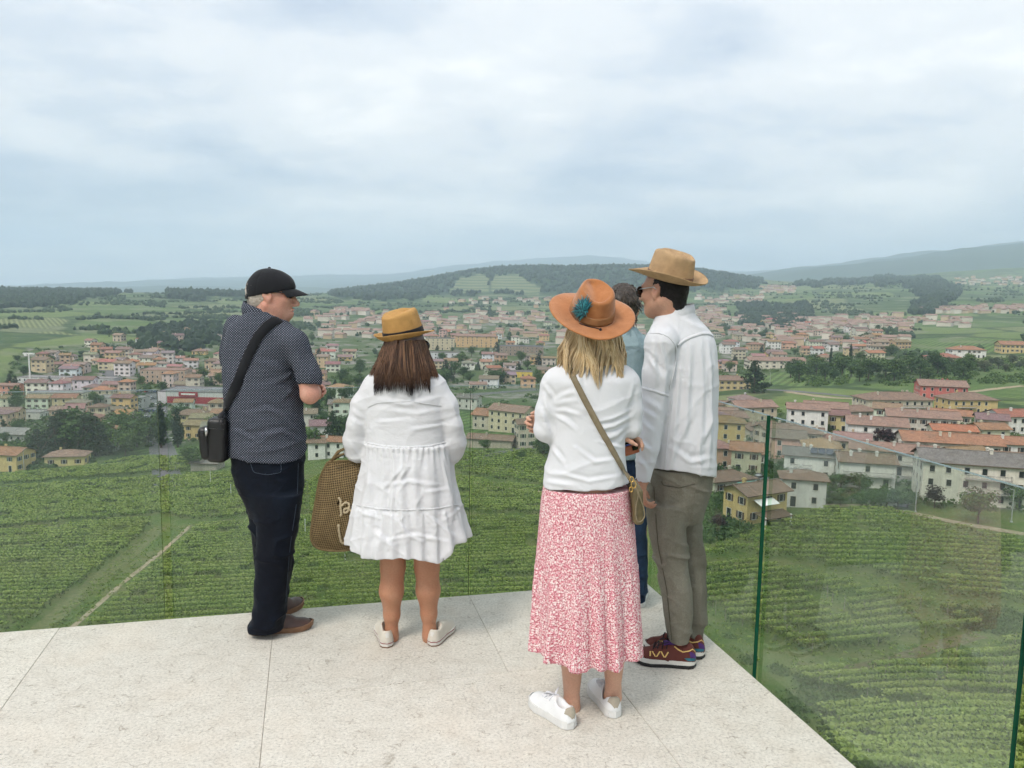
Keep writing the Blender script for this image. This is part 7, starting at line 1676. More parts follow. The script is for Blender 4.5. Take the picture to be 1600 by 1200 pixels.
# ------------------------------------------------------------------ person in the orange hat, white top and long floral skirt
def build_skirt_person():
    p = Person(3.08, (0.34, 3.08), 'person in an orange felt hat, white top and long pink floral skirt, arms crossed'); w = p.w
    hc = w(927, 507, 0.03); Rm = frame(_a((-0.1, 0.97, 0.16)))
    F = Field(w(800, 1130) + (0, -0.3, -0.1), w(1030, 450) + (0, 0.4, 0.12), 0.0042)
    head(F, hc, Rm, 0.93)
    F.cone(hc + Rm @ (-0.02, 0, -0.05), w(924, 580), 0.05, 0.052, 0.03); F.cone(w(922, 615), w(916, 800), 0.09, 0.11, 0.06)
    for an, toe in (((893, 1095), (-0.62, 0.75)), ((958, 1078), (-0.32, 0.92))):
        c = w(*an, 0.0); k = w(an[0] + 2, 960, 0.0)
        F.chain([w(915, 800), k + (0, 0, 0.03), k*0.5 + c*0.5, c, c + (0, 0, -0.03)], [0.08, 0.055, 0.047, 0.0295, 0.030], 0.02)
        t_ = _a((toe[0], toe[1], 0)); F.chain([c + (0, 0, -0.035), c + t_*0.11 + (0, 0, -0.06)], [0.030, 0.022], 0.02)
        for q in (-1, 1): F.ell(c + np.array([q*0.026, 0.005, -0.03]), (0.010, 0.012, 0.012), None, 0.012)
    # crossed arms: right hand round the left sleeve, left hand with the phone at the right
    ls, le = w(862, 600, 0.0), w(853, 672, -0.01); rs_, re = w(984, 600, 0.0), w(985, 668, 0.0)
    lw = w(958, 682, 0.04); rw = w(862, 668, 0.17)
    F.chain([ls, le, w(905, 690, 0.14), lw], [0.036, 0.034, 0.03, 0.025], 0.02); F.chain([rs_, re, w(925, 678, 0.2), rw], [0.036, 0.034, 0.03, 0.026], 0.02)
    hand(F, w(858, 662, 0.13), (-0.93, -0.25, 0.05), (0.75, -0.85, -0.15), (0, 0, 1), 1.0, 0.92, 0.3)
    hand(F, lw, (0.95, -0.1, 0.05), (-0.1, -0.3, -1), (0, -1, 0.2), 0.75, 0.9)
    V, Q = F.skin(1); p.put('body', (V, Q), M_skinC, thin=0.27)
    # top
    F = Field(w(815, 790) + (0, -0.3, 0), w(1025, 545) + (0, 0.4, 0.05), 0.005)
    zh = w(915, 768, -0.13)[2]
    F.prof([p.row(*r) for r in ((562, 893, 960, 0.06, 0.01), (568, 876, 980, 0.075, 0.01), (577, 862, 990, 0.09, 0.01), (592, 857, 993, 0.10), (615, 858, 990, 0.105), (650, 862, 984, 0.108), (680, 862, 977, 0.11), (705, 858, 976, 0.115), (735, 851, 979, 0.125), (760, 847, 983, 0.132), (778, 846, 985, 0.135))], 2.3, 0.02, hem=lambda th: zh + 0.010*np.sin(th*1.0) + 0.002*np.sin(th*7))
    F.chain([ls + (0.015, 0, 0.0), le*0.6 + ls*0.4 + (0.0, 0, 0), le + (-0.002, 0.01, 0)], [0.056, 0.05, 0.047], 0.02); F.chain([le, w(880, 686, 0.10), w(905, 690, 0.16)], [0.046, 0.045, 0.042], 0.015)
    F.chain([rs_ + (-0.012, 0, 0), re*0.6 + rs_*0.4, re], [0.054, 0.046, 0.043], 0.02); F.chain([re, w(970, 676, 0.12), w(925, 678, 0.2)], [0.042, 0.042, 0.04], 0.015)
    V, Q = F.skin(2)
    def dsp(V):
        x, y, z = V.T; cx, cz = w(862, 625)[0], w(862, 625)[2]; dx, dz = x - cx, z - cz; r = np.hypot(dx, dz) + 1e-4; an = np.arctan2(dz, dx)
        pull = np.sin(an*9 + 4*vnoise(np.column_stack([x*14, z*14, 0*x]), 4))*np.exp(-((r - 0.09)/0.06)**2)*np.clip(np.cos(an + 0.1)*1.4, 0, 1)          # creases running from the left armpit
        cx2 = w(984, 640)[0]; d2 = x - cx2; a2 = np.sin((z*38 + d2*14) + 1.5*vnoise(np.column_stack([x*8, z*8, 0*x + 3]), 5))*np.exp(-((d2 + 0.04)/0.06)**2)*np.exp(-((z - w(984, 660)[2])/0.10)**2)
        a = ridged(np.column_stack([x*4 + z*2, y*3, z*6 - x*3]), 14, 1, 5.0); low = np.clip((1.05 - z)/0.15, 0, 1)
        return creases(V, Q, [[(863, 630), (880, 618), (898, 610)], [(863, 635), (882, 628), (906, 626)], [(864, 641), (885, 642), (908, 650)], [(866, 649), (884, 658), (900, 672)], [(986, 640), (958, 654), (928, 660)], [(988, 650), (960, 666), (934, 672)], [(986, 660), (964, 680), (944, 688)], [(984, 672), (968, 692)], [(900, 700), (930, 722), (968, 716)], [(868, 738), (920, 752), (968, 744)], [(862, 700), (880, 724)], [(848, 618), (859, 648)], [(844, 640), (857, 668)], [(850, 600), (863, 622)], [(842, 655), (860, 676)], [(935, 690), (974, 700)], [(852, 752), (900, 760)], [(900, 588), (912, 606)], [(990, 600), (978, 640)]], 0.0065, 7.5) + 0.0016*pull + 0.002*a2 + 0.005*(a - 0.35) + 0.003*low*np.sin(x*38 + 3*vnoise(np.column_stack([x*6, y*6, z*3]), 7))
    p.put('top', (V, Q), M_jersey, disp=dsp); top = p.last
    # skirt, gathered at a tier
    F = Field(w(800, 1075) + (0, -0.35, -0.05), w(1040, 755) + (0, 0.35, 0.02), 0.0062)
    z2 = w(915, 902, -0.15)[2]; zw = w(915, 762)[2]
    def fold(th, z):
        q = np.clip((z2 - z)/0.35, 0, 1); nz = vnoise(np.stack([th*1.4, z*2.0, 0*th + 2], -1), 3); up_ = np.clip((zw - z)/0.3, 0, 1)
        return (0.004*up_ + 0.013*q)*np.sin(th*13 + 2.6*nz) + 0.006*q*np.sin(th*27 + 4*nz) + 0.004*np.sin(th*46 + 5*nz)*np.exp(-np.clip(z2 - z, 0, 1)/0.06)*(z < z2)
    zb = w(915, 1052, -0.18)[2]
    F.prof([p.row(*r) for r in ((760, 849, 983, 0.13), (780, 845, 987, 0.138), (820, 841, 991, 0.147), (860, 838, 994, 0.153), (898, 835, 997, 0.158), (905, 834, 998, 0.162), (950, 834, 999, 0.168), (1000, 833, 1001, 0.174), (1075, 831, 1003, 0.18))], 2.2, 0.01, fold=fold,
           hem=lambda th: zb + 0.005*np.sin(th*6.5 + 1.0) + 0.003*np.sin(th*9) + 0.045*(1 - np.cos(np.clip(np.abs(th), 0, 1.7)*0.9))*0.8)
    V, Q = F.skin(1); p.put('skirt', (V, Q), M_floral, uvr=0.20, uvc=_a((0.33, 3.08, 0.6)))
    # hair
    M_h = hair_mat('blonde_hair', [(0.08, (0.24, 0.135, 0.06)), (0.35, (0.56, 0.38, 0.19)), (0.65, (0.74, 0.56, 0.32)), (1.0, (0.86, 0.73, 0.50))], 60.0, 0.45)
    F = Field(hc + (-0.2, -0.25, -0.25), hc + (0.2, 0.2, 0.12), 0.006); F.ell(hc + (0, -0.012, 0.02), (0.082, 0.094, 0.088), None)
    F.prof([p.row(*r) for r in ((500, 895, 958, 0.078, 0.01), (525, 890, 962, 0.078, 0.0), (550, 888, 964, 0.065, -0.015), (566, 890, 962, 0.045, -0.03), (572, 898, 955, 0.035, -0.035))], 2.2, 0.01)
    V, Q = F.skin(2); hb = p.put('hair', (V, Q), M_h)
    a = hb.data.attributes.new('lock', 'FLOAT', 'POINT'); a.data.foreach_set('value', (0.25 + 0.3*vnoise(np.column_stack([V[:, 0]*70, V[:, 1]*70, V[:, 2]*4]), 2)).astype(np.float32))
    rs = np.random.default_rng(8); k, m = 1800, 11; ph = rs.uniform(-1.7, 1.7, k); u = np.linspace(0, 1, m); grp = np.round(ph*7)/7; wv = (grp*37.7) % 6.28
    ln = rs.uniform(0.62, 1.0, k)*(1.0 - 0.12*np.abs(ph)/1.7) + 0.1*np.sin(grp*9); Cv = np.zeros((k, m, 3)); zt = w(925, 500)[2]; ztip = w(925, 596)[2]
    for j in range(m):
        t = u[j]; rx = np.interp(t, [0, 0.3, 0.7, 1], [0.083, 0.096, 0.118, 0.128]); ry = np.interp(t, [0, 0.3, 0.7, 1], [0.088, 0.092, 0.088, 0.080]); pp = ph*(1 - 0.55*t*t) + grp*0.55*t*t
        Cv[:, j, 0] = hc[0] - 0.004 + np.sin(pp)*rx + 0.010*t*np.sin(t*7 + wv); Cv[:, j, 1] = 3.08 + 0.012 - np.cos(pp)*ry - 0.036*t*t - 0.006*np.cos(t*7 + wv)*t; Cv[:, j, 2] = zt + (ztip - zt)*t*ln
    V, f = strands(Cv, rs.uniform(0.0009, 0.0018, k)); part('loose_locks', lockmesh('loose_locks', (V, f), M_h, m*3, rs), hb)
    # felt hat tipped back, with feather and cord
    hat = empty('hat', (0, 0, 0)); hat.parent = p.root
    up = _a((0.10, -0.50, 0.86)); up /= np.linalg.norm(up); fw = _a((-0.12, 0.86, 0.5)); hR = frame(fw - up*(fw @ up), up); c = w(925, 489, -0.005)
    def curl(t, u): return -0.010*u*u + 0.018*u*u*abs(math.sin(t))**2 + 0.010*u*u*max(-math.cos(t), 0) - 0.01*u*u*max(math.cos(t), 0)
    V, Fq, crown, uv = hat_mesh(c, hR, 0.098, 0.085, 0.112, lambda t: 0.081 + 0.004*math.cos(t), curl, taper=0.20, dent=0.030, dentw=0.040, pinch=0.25, peak=0.10, th=0.004, wob=0.006, seed=4)
    part('hat_body', mesh_np('hat_body', V, Fq, [M_felt], True, uv=uv), hat); ht = bvh((V, [tuple(q) for q in Fq[0]]))
    V, f = band_mesh(crown, 0.02, 0.30, 0.002); part('hat_band', mesh_np('hat_band', V, f, [M_feltband], True), hat)
    M_teal_f = hair_mat('teal_feather', [(0.0, (0.01, 0.012, 0.02)), (0.3, (0.008, 0.05, 0.07)), (0.6, (0.02, 0.20, 0.25)), (1.0, (0.09, 0.42, 0.46))], 40.0, 0.5)
    base, bn = hit(ht, 913, 487); rs = np.random.default_rng(4); k, m = 320, 6; Cv = np.zeros((k, m, 3))
    for i in range(k):
        a = rs.uniform(0.55, 4.0); tx, ty = 913 + math.cos(a)*rs.uniform(8, 20)*1.0, 487 - math.sin(a)*rs.uniform(12, 27)
        if i % 5 == 0: a = rs.uniform(0, 6.28); tx, ty = 911 + 9*math.cos(a), 487 + 11*math.sin(a)
        q, n_ = hit(ht, tx, ty); q = q if q is not None else base; n_ = n_ if n_ is not None else bn; n_ = n_ if n_ @ ray(913, 487) < 0 else -n_
        s0 = base + rs.normal(0, 0.005, 3)
        for j in range(m): t = j/(m-1); Cv[i, j] = s0*(1-t) + (q + n_*0.006)*t + (-_a(ray(913, 487))/1.2)*0.016*math.sin(math.pi*t*0.8) + (0, 0, 0.003*math.sin(t*3))
    V, f = strands(Cv, rs.uniform(0.0007, 0.0013, k)); part('feather', lockmesh('feather', (V, f), M_teal_f, m*3, rs), hat)
    P_, N_ = drape(ht, [(905, 506), (920, 511), (935, 514), (938, 516)], 20, 0.002); mb = MB()
    if len(P_) > 4: mb.tube(P_, 0.0016, 6)
    q, _n = hit(ht, 938, 515); mb.tube([q + (0, -0.004, 0.005), q + (0, -0.006, 0), q + (0, -0.004, -0.006)], [0.004, 0.005, 0.003], 8); part('cord', mb.mesh('cord', [M_lace], True), hat)
    # white leather sneakers
    for heel, d, an in (((0.262, 2.925), (-0.60, 0.80), (893, 1095)), ((0.437, 3.01), (-0.24, 0.97), (958, 1078))):
        d = _a(d)/np.linalg.norm(d); cA = w(*an, 0.0)
        o, sub, surf, q = shoe(p, heel, _a(heel) + d*0.262, 0.100, {'sole': [M_whitesole, M_whitesole], 'upper': [M_whiteleather]}, 'sneaker', (cA + (0, 0, -0.055), cA + (0, 0, 0.04), 0.041))
        patch(sub, surf, 'heel_tab', ((0.012, -0.55), (0.10, -0.75), (0.10, 0.75), (0.012, 0.55)), M_beige)
        mb = MB()
        for t in (0.44, 0.50, 0.56, 0.62):
            pts = [surf(t + 0.015*g, 0.55*g)[0] + surf(t, 0.55*g)[1]*0.002 for g in np.linspace(-1, 1, 9)]; mb.tube(pts, 0.0026, 6)
        for g in (-1, 1): b0 = surf(0.43, 0.0)[0]; mb.tube([b0, b0 + q(0.06, 0.03*g, 0.018) - q(0, 0, 0), b0 + q(0.11, 0.035*g, 0.004) - q(0, 0, 0), b0 + q(0.04, 0.008*g, 0.004) - q(0, 0, 0)], 0.0026, 6)
        sub('laces', mb.mesh('laces', [M_whitelace], True))
    # phone in a tan case
    ph_ = w(985, 703, 0.015); R = np.array(Matrix.Rotation(rd(-14), 3, 'Y') @ Matrix.Rotation(rd(20), 3, 'Z')); phone = empty('phone', ph_, 0, label='phone in a tan case held by the person in the orange hat', category='phone')
    F = Field(ph_ - 0.1, ph_ + 0.1, 0.0025); F.box(ph_, (0.037, 0.008, 0.019), R, 0.006, 0.004); V, Q = F.skin(1); part('case', mesh_np('case', V, Q, [plain('tan_case', (0.34, 0.10, 0.045), 0.5, 0.2)], True), phone)
    for nm, off, sz, mt in (('camera_lens', (0.017, -0.0095, 0.006), (0.012, 0.003, 0.009), M_lens), ('card', (-0.004, 0.002, 0.0205), (0.026, 0.003, 0.004), plain('blue_card', (0.05, 0.09, 0.35), 0.4, 0.1)), ('screen', (0.0, 0.008, 0.02), (0.036, 0.003, 0.012), M_lens)):
        mb = MB(); mb.box(ph_ + R @ np.array(off), np.array(sz)*2, R=R); part(nm, mb.mesh(nm, [mt]), phone)
    # crossbody bag
    M_ol = plain('olive_strap', (0.24, 0.19, 0.115), 0.7, 0.25, 50.0); M_olb = plain('olive_leather', (0.16, 0.125, 0.06), 0.5, 0.3, 30.0, 0.2); tr = bvh(top)
    bag = empty('crossbody_bag', w(994, 800, -0.02), 0, label='small olive crossbody bag with gold rings on the person in the orange hat', category='crossbody bag')
    P_, N_ = drape(tr, [(884, 566), (893, 583), (912, 622), (936, 667), (958, 706), (974, 736)], 44, 0.003); e = [w(981, 744, -0.10), w(986, 751, -0.085)]
    P_ = np.concatenate([P_, e]); N_ = np.concatenate([N_, np.repeat(N_[-1:], 2, 0)]); mb = MB(); strap_mb(mb, P_, N_, 0.0235, 0.003); part('strap', mb.mesh('strap', [M_ol], True), bag)
    c = w(993, 785, -0.03); R = np.array(Matrix.Rotation(rd(-4), 3, 'Y')); F = Field(c - 0.14, c + 0.14, 0.004); F.box(c, (0.021, 0.075, 0.072), R, 0.016, 0.01); F.box(c + (-0.008, 0, 0.055), (0.012, 0.06, 0.03), R, 0.01, 0.02); V, Q = F.skin(2); part('bag_body', mesh_np('bag_body', V, Q, [M_olb], True), bag)
    th = np.linspace(0, 2*math.pi, 19)[:-1]
    for (px, py), r in (((987, 749), 0.010), ((990, 757), 0.013), ((986, 765), 0.009)):
        mb = MB(); mb.tube([w(px, py, -0.105) + r*np.array([math.cos(q)*0.7, 0.3*math.sin(q), math.sin(q)]) for q in th], 0.002, 6, closed=True); part('ring', mb.mesh('ring', [M_gold], True), bag)
    lp = [w(a, b, -0.115) for a, b in ((994, 760), (999, 775), (1005, 790), (1008, 806), (1003, 814), (996, 816), (993, 804), (994, 788), (998, 774), (994, 760))]; s2 = _a(lp); q = np.linspace(0, 9, 50); ln = np.column_stack([np.interp(q, np.arange(10), s2[:, i]) for i in range(3)])
    for _ in range(3): ln[1:-1] = (ln[:-2] + 2*ln[1:-1] + ln[2:])/4
    mb = MB(); strap_mb(mb, ln, np.repeat([[0, -1.0, 0.1]], 50, 0), 0.005, 0.004); part('wrist_loop', mb.mesh('wrist_loop', [M_ol], True), bag)
build_skirt_person()
# ------------------------------------------------------------------ person in the straw hat and white shirt
def build_straw_person():
    p = Person(3.55, (0.82, 3.55), 'tall person in a straw hat, loose white shirt and grey khaki trousers, facing left'); w = p.w
    hc = w(1037, 455, 0.0); Rm = frame(_a((-0.74, 0.67, -0.05)))
    F = Field(w(965, 1040) + (0, -0.35, -0.05), w(1140, 395) + (0, 0.45, 0.12), 0.0044)
    head(F, hc, Rm, 0.97, jaw=1.02, cran=0.084)
    F.cone(hc + Rm @ (-0.03, 0, -0.05), w(1056, 500, -0.01), 0.058, 0.06, 0.03); F.cone(w(1062, 530), w(1065, 730), 0.11, 0.11, 0.06)
    s3, e3, w3 = w(1033, 530, -0.11), w(1020, 640, -0.12), w(1004, 752, -0.14)
    F.chain([s3, e3, w3], [0.045, 0.04, 0.027], 0.02); hand(F, w3, (0.05, 0.05, -1), (0.9, 0.1, 0.0), (-0.2, 1, 0), 0.7, 0.95)
    F.chain([w(1090, 540, 0.06), w(1092, 640, 0.12), w(1078, 720, 0.22)], [0.04, 0.036, 0.028], 0.02); hand(F, w(1078, 722, 0.22), (-0.3, 0.2, -0.9), (-0.8, 0.2, 0), (0, 1, 0), 0.6, 0.95)
    for a, b, dy in ((1049, 1060, -0.05), (1075, 1082, 0.08)): F.chain([w(1056, 765, dy*0.5), w(a, 880, dy), w(b, 1000, dy)], [0.06, 0.042, 0.036], 0.03)
    V, Q = F.skin(1); p.put('body', (V, Q), M_skinD, thin=0.27)
    # short dark hair
    F = Field(hc - 0.16, hc + 0.16, 0.004); F.ell(hc + Rm @ (-0.018, 0, 0.022), (0.098, 0.0785, 0.09), Rm); F.cone(hc + Rm @ (-0.06, 0, -0.01), hc + Rm @ (-0.068, 0, -0.06), 0.05, 0.04, 0.02)
    F.cut(hc + Rm @ (0.018, 0, 0), Rm @ (1, 0, 0.2)); F.cut(hc + Rm @ (0, 0, -0.075), Rm @ (0.45, 0, -1.0))
    for y in (-1, 1): F.ell(hc + Rm @ (0.0, y*0.083, -0.014), (0.032, 0.02, 0.042), Rm, 0.004, True)
    V, Q = F.skin(2); p.put('hair', (V, Q), cloth_mat('short_black_hair', (0.012, 0.010, 0.010), 0.5, 0.6, 220.0), disp=lambda V: 0.002*fbm(V*200, 3, 2))
    # shirt
    F = Field(w(965, 765) + (0, -0.35, -0.03), w(1145, 465) + (0, 0.45, 0.04), 0.0062)
    zl = w(1065, 744, -0.15)[2]
    F.prof([p.row(*r) for r in ((483, 1034, 1082, 0.075), (492, 1028, 1088, 0.085), (503, 1022, 1098, 0.10), (515, 1018, 1110, 0.115), (530, 1016, 1117, 0.13), (550, 1016, 1120, 0.14), (600, 1017, 1120, 0.145), (650, 1016, 1118, 0.147), (700, 1014, 1117, 0.15), (750, 1013, 1116, 0.15))], 2.4, 0.02, hem=lambda th: zl + 0.012*np.cos(th*2 + 0.5) - 0.012*np.sin(th))
    F.chain([w(1034, 520, -0.07), s3 + (0, 0, -0.01), e3*0.5 + s3*0.5, e3], [0.055, 0.068, 0.064, 0.060], 0.02); F.chain([e3, e3*0.5 + w3*0.5, w3 + (0.003, 0, 0.012)], [0.060, 0.055, 0.036], 0.012)
    F.cone(w3 + (0, 0, -0.05), w3 + (0, 0, 0.0), 0.036, 0.03, 0.004, True)
    F.chain([w(1095, 534, 0.05), w(1098, 620, 0.10), w(1085, 700, 0.17)], [0.058, 0.054, 0.045], 0.02)
    V, Q = F.skin(2)
    def dsp(V):
        x, y, z = V.T; a = ridged(np.column_stack([x*13 + z*2, y*7, z*3.2]), 4, 1, 5.0); b = ridged(np.column_stack([x*6 + z*4, y*5, z*12]), 9, 1, 6.0); c = ridged(np.column_stack([x*7 - z*5, y*5, z*9]), 19, 1, 6.0)
        arm = np.clip((w(1030, 640)[0] - x)/0.05, 0, 1); return 0.007*(a - 0.35)*(1 - arm*0.6) + 0.006*(b - 0.35)*arm + 0.0035*(c - 0.35) + creases(V, Q, [[(1080, 530), (1076, 600), (1070, 705)], [(1095, 527), (1099, 610), (1094, 722)], [(1064, 556), (1057, 640), (1050, 730)], [(1108, 532), (1112, 620), (1108, 730)], [(1058, 548), (1050, 600), (1046, 640)], [(1012, 556), (1034, 590)], [(1006, 622), (1032, 640)], [(1003, 640), (1028, 655)], [(1001, 656), (1022, 676)], [(999, 690), (1018, 706)], [(997, 716), (1012, 734)], [(1042, 575), (1036, 640)], [(1020, 536), (1025, 600)], [(1030, 530), (1040, 570)], [(1086, 640), (1060, 690), (1044, 735)], [(1116, 640), (1100, 690)], [(1048, 700), (1080, 722), (1110, 716)], [(1070, 500), (1100, 515)]], 0.008, 8.0)
    p.put('shirt', (V, Q), M_shirtw, disp=dsp); tr = bvh(p.last)
    for nm, ln, wd, tk in (('yoke_flap', [(1058, 541), (1068, 532), (1080, 526), (1096, 521), (1108, 521), (1117, 527)], 0.014, 0.0025), ('armhole_seam', [(1012, 521), (1030, 520), (1045, 526), (1056, 540), (1057, 556), (1052, 585), (1046, 608)], 0.006, 0.002), ('sleeve_band', [(1003, 606), (1020, 610), (1044, 618)], 0.012, 0.0025), ('side_seam', [(1049, 625), (1044, 680), (1038, 738)], 0.005, 0.003)):
        P_, N_ = drape(tr, ln, 40, 0.001)
        if len(P_) > 4: mb = MB(); strap_mb(mb, P_, N_, wd, tk); p.mb(nm, mb, [M_shirtw])
    mb = MB(); th = np.linspace(0, 2*math.pi, 49)[:-1]; cc = w(1058, 487, -0.005)
    ring = lambda r, dz, tl: np.array([cc + (r*math.cos(q), 1.0*r*math.sin(q), dz + tl*math.cos(q)) for q in th]); R_ = [ring(0.074, -0.03, 0.006), ring(0.079, -0.004, 0.012), ring(0.071, 0.024, 0.014), ring(0.067, 0.023, 0.014), ring(0.068, -0.03, 0.006)]
    mb.raw(np.concatenate(R_), [(i*48+q, i*48+(q+1) % 48, (i+1)*48+(q+1) % 48, (i+1)*48+q) for i in range(4) for q in range(48)]); p.mb('collar', mb, [M_shirtw])
    # trousers
    F = Field(w(985, 1025) + (0, -0.35, -0.02), w(1130, 720) + (0, 0.42, 0), 0.0062)
    F.prof([p.row(*r) for r in ((728, 1014, 1112, 0.13), (745, 1012, 1112, 0.13), (770, 1009, 1108, 0.128), (795, 1010, 1100, 0.12), (812, 1013, 1096, 0.10))], 2.3, 0.02)
    F.prof([p.row(*r) for r in ((785, 1009, 1072, 0.09, -0.06), (820, 1012, 1071, 0.088, -0.06), (850, 1017, 1074, 0.085, -0.06), (876, 1023, 1076, 0.083, -0.055), (905, 1031, 1079, 0.078, -0.05), (955, 1037, 1083, 0.074, -0.05), (985, 1039, 1080, 0.072, -0.05), (1002, 1043, 1077, 0.066, -0.05))], 2.2, 0.02)
    F.prof([p.row(*r) for r in ((785, 1040, 1094, 0.085, 0.08), (830, 1044, 1097, 0.083, 0.08), (880, 1050, 1101, 0.08, 0.08), (930, 1056, 1103, 0.075, 0.08), (975, 1060, 1102, 0.072, 0.08), (997, 1064, 1099, 0.066, 0.08))], 2.2, 0.015)
    V, Q = F.skin(2)
    def dsp(V):
        x, y, z = V.T; a = ridged(np.column_stack([x*5 + z*2, y*5, z*15 + x*6]), 6, 1, 5.0); b = ridged(np.column_stack([x*14, y*9, z*4]), 16, 1, 4.0); k = np.exp(-((z-0.46)/0.10)**2)*1.2 + 1.3*np.exp(-((z-0.12)/0.06)**2) + 0.6*np.exp(-((z-0.85)/0.05)**2)
        return 0.011*(a - 0.35)*(0.25 + k) + 0.004*(b - 0.35)
    p.put('trousers', (V, Q), M_khaki, disp=dsp); tt_ = bvh(p.last); mb = MB(); M_seam = plain('khaki_seam', (0.10, 0.09, 0.065), 0.9, 0.2)
    for ln in ([(1022, 760), (1028, 850), (1042, 920), (1050, 1000)], [(1034, 752), (1036, 758), (1062, 762), (1086, 756)]):
        P_, N_ = drape(tt_, ln, 40, 0.0008)
        if len(P_) > 4: strap_mb(mb, P_, N_, 0.004, 0.0015)
    p.mb('trouser_seam', mb, [M_seam])
    # hat
    hat = empty('hat', (0, 0, 0)); hat.parent = p.root; up = _a((0.16, -0.20, 0.95)); up /= np.linalg.norm(up); fw = _a((-0.82, 0.57, 0.0)); hR = frame(fw - up*(fw @ up), up); c = w(1046, 435, 0.0)
    def curl(t, u): return 0.040*u**1.8*abs(math.sin(t))**2.2 + 0.020*u*u*max(-math.cos(t), 0) - 0.004*u*max(math.cos(t), 0)
    V, Fq, crown, uv = hat_mesh(c, hR, 0.103, 0.088, 0.118, lambda t: 0.072 + 0.010*math.cos(t) + 0.004*abs(math.sin(t)), curl, taper=0.13, dent=0.032, dentw=0.030, pinch=0.20, peak=0.05, th=0.0035)
    part('hat_body', mesh_np('hat_body', V, Fq, [M_straw], True, uv=uv), hat); V, f = band_mesh(crown, 0.05, 0.21, 0.002); part('hat_band', mesh_np('hat_band', V, f, [plain('brown_hat_band', (0.16, 0.075, 0.035), 0.6, 0.25, 30.0)], True), hat)
    def cq(f, l, u): return hc + Rm @ (np.array([f, l, u])*0.97)
    sg = empty('sunglasses', (0, 0, 0)); sg.parent = p.root
    for y in (-1, 1):
        mb = MB(); mb.tube([cq(0.092, y*0.064, 0.010), cq(0.05, y*0.078, 0.014), cq(0.0, y*0.083, 0.018), cq(-0.012, y*0.083, 0.008)], 0.0022, 6); part('temple', mb.mesh('temple', [M_steel], True), sg)
        F = Field(cq(0.09, y*0.035, 0) - 0.06, cq(0.09, y*0.035, 0) + 0.06, 0.003); F.ell(cq(0.098, y*0.040, 0.0), (0.011, 0.034, 0.026), Rm, 0.004); V, Q = F.skin(2); part('lens', mesh_np('lens', V, Q, [M_lens], True), sg)
    # hiking shoes
    for i, (heel, d) in enumerate((((0.862, 3.47), (-0.985, 0.17)), ((0.925, 3.565), (-0.97, 0.24)))):
        d = _a(d)/np.linalg.norm(d)
        o, sub, surf, q = shoe(p, heel, _a(heel) + d*0.285, 0.104, {'sole': [M_darksole, M_rubber], 'upper': [M_hikebrown]}, 'hike')
        s_ = 1     # the side that faces the terrace's inner part
        patch(sub, surf, 'heel_cup', ((0.02, s_*1.02), (0.20, s_*1.15), (0.14, s_*1.45), (0.03, s_*1.45)), M_tealp); patch(sub, surf, 'heel_collar', ((0.015, s_*0.45), (0.12, s_*0.55), (0.10, s_*1.0), (0.02, s_*1.0)), M_purplecloth); patch(sub, surf, 'tongue', ((0.34, -0.25), (0.52, -0.3), (0.52, 0.3), (0.34, 0.25)), M_purplecloth, 0.006)
        for t0, t1 in ((0.44, 0.49), (0.55, 0.50), (0.57, 0.62), (0.69, 0.64), (0.72, 0.72)): patch(sub, surf, 'side_stripe', ((t0, s_*0.72), (t0 + 0.022, s_*0.72), (t1 + 0.022, s_*1.25), (t1, s_*1.25)), M_yellowtape, nu=2)
        mb = MB(); pts = [surf(t, s_*a)[0] + (0, 0, 0.001) for t, a in ((0.36, 0.35), (0.30, 0.5), (0.22, 0.62), (0.13, 0.52), (0.07, 0.3), (0.03, 0.15))]; mb.tube(pts, 0.003, 6); sub('collar_tape', mb.mesh('collar_tape', [M_yellowtape], True))
        mb = MB()
        for t in (0.46, 0.53, 0.60, 0.67): mb.tube([surf(t + 0.02*g, 0.6*g)[0] + (0, 0, 0.004) for g in np.linspace(-1, 1, 9)], 0.0024, 6)
        if i == 0:
            b0 = surf(0.42, 0.0)[0]; D = lambda t, l, z: q(t, l, z) - q(0, 0, 0)
            for lp in (((0, 0, 0), (0.02, -0.01, 0.05), (0.05, 0.0, 0.075), (0.06, 0.01, 0.05), (0.0, 0.005, 0.0)), ((0, 0, 0), (0.12, 0.03, 0.03), (0.22, 0.05, 0.012), (0.26, 0.045, -0.02), (0.14, 0.03, 0.0), (0, 0.01, 0))):
                s2 = np.array([b0 + D(*v) for v in lp]); u = np.linspace(0, len(lp)-1, 26); ln = np.column_stack([np.interp(u, np.arange(len(lp)), s2[:, c_]) for c_ in range(3)])
                for _ in range(3): ln[1:-1] = (ln[:-2] + 2*ln[1:-1] + ln[2:])/4
                mb.tube(ln, 0.0022, 6)
        sub('laces', mb.mesh('laces', [M_lace], True))
build_straw_person()

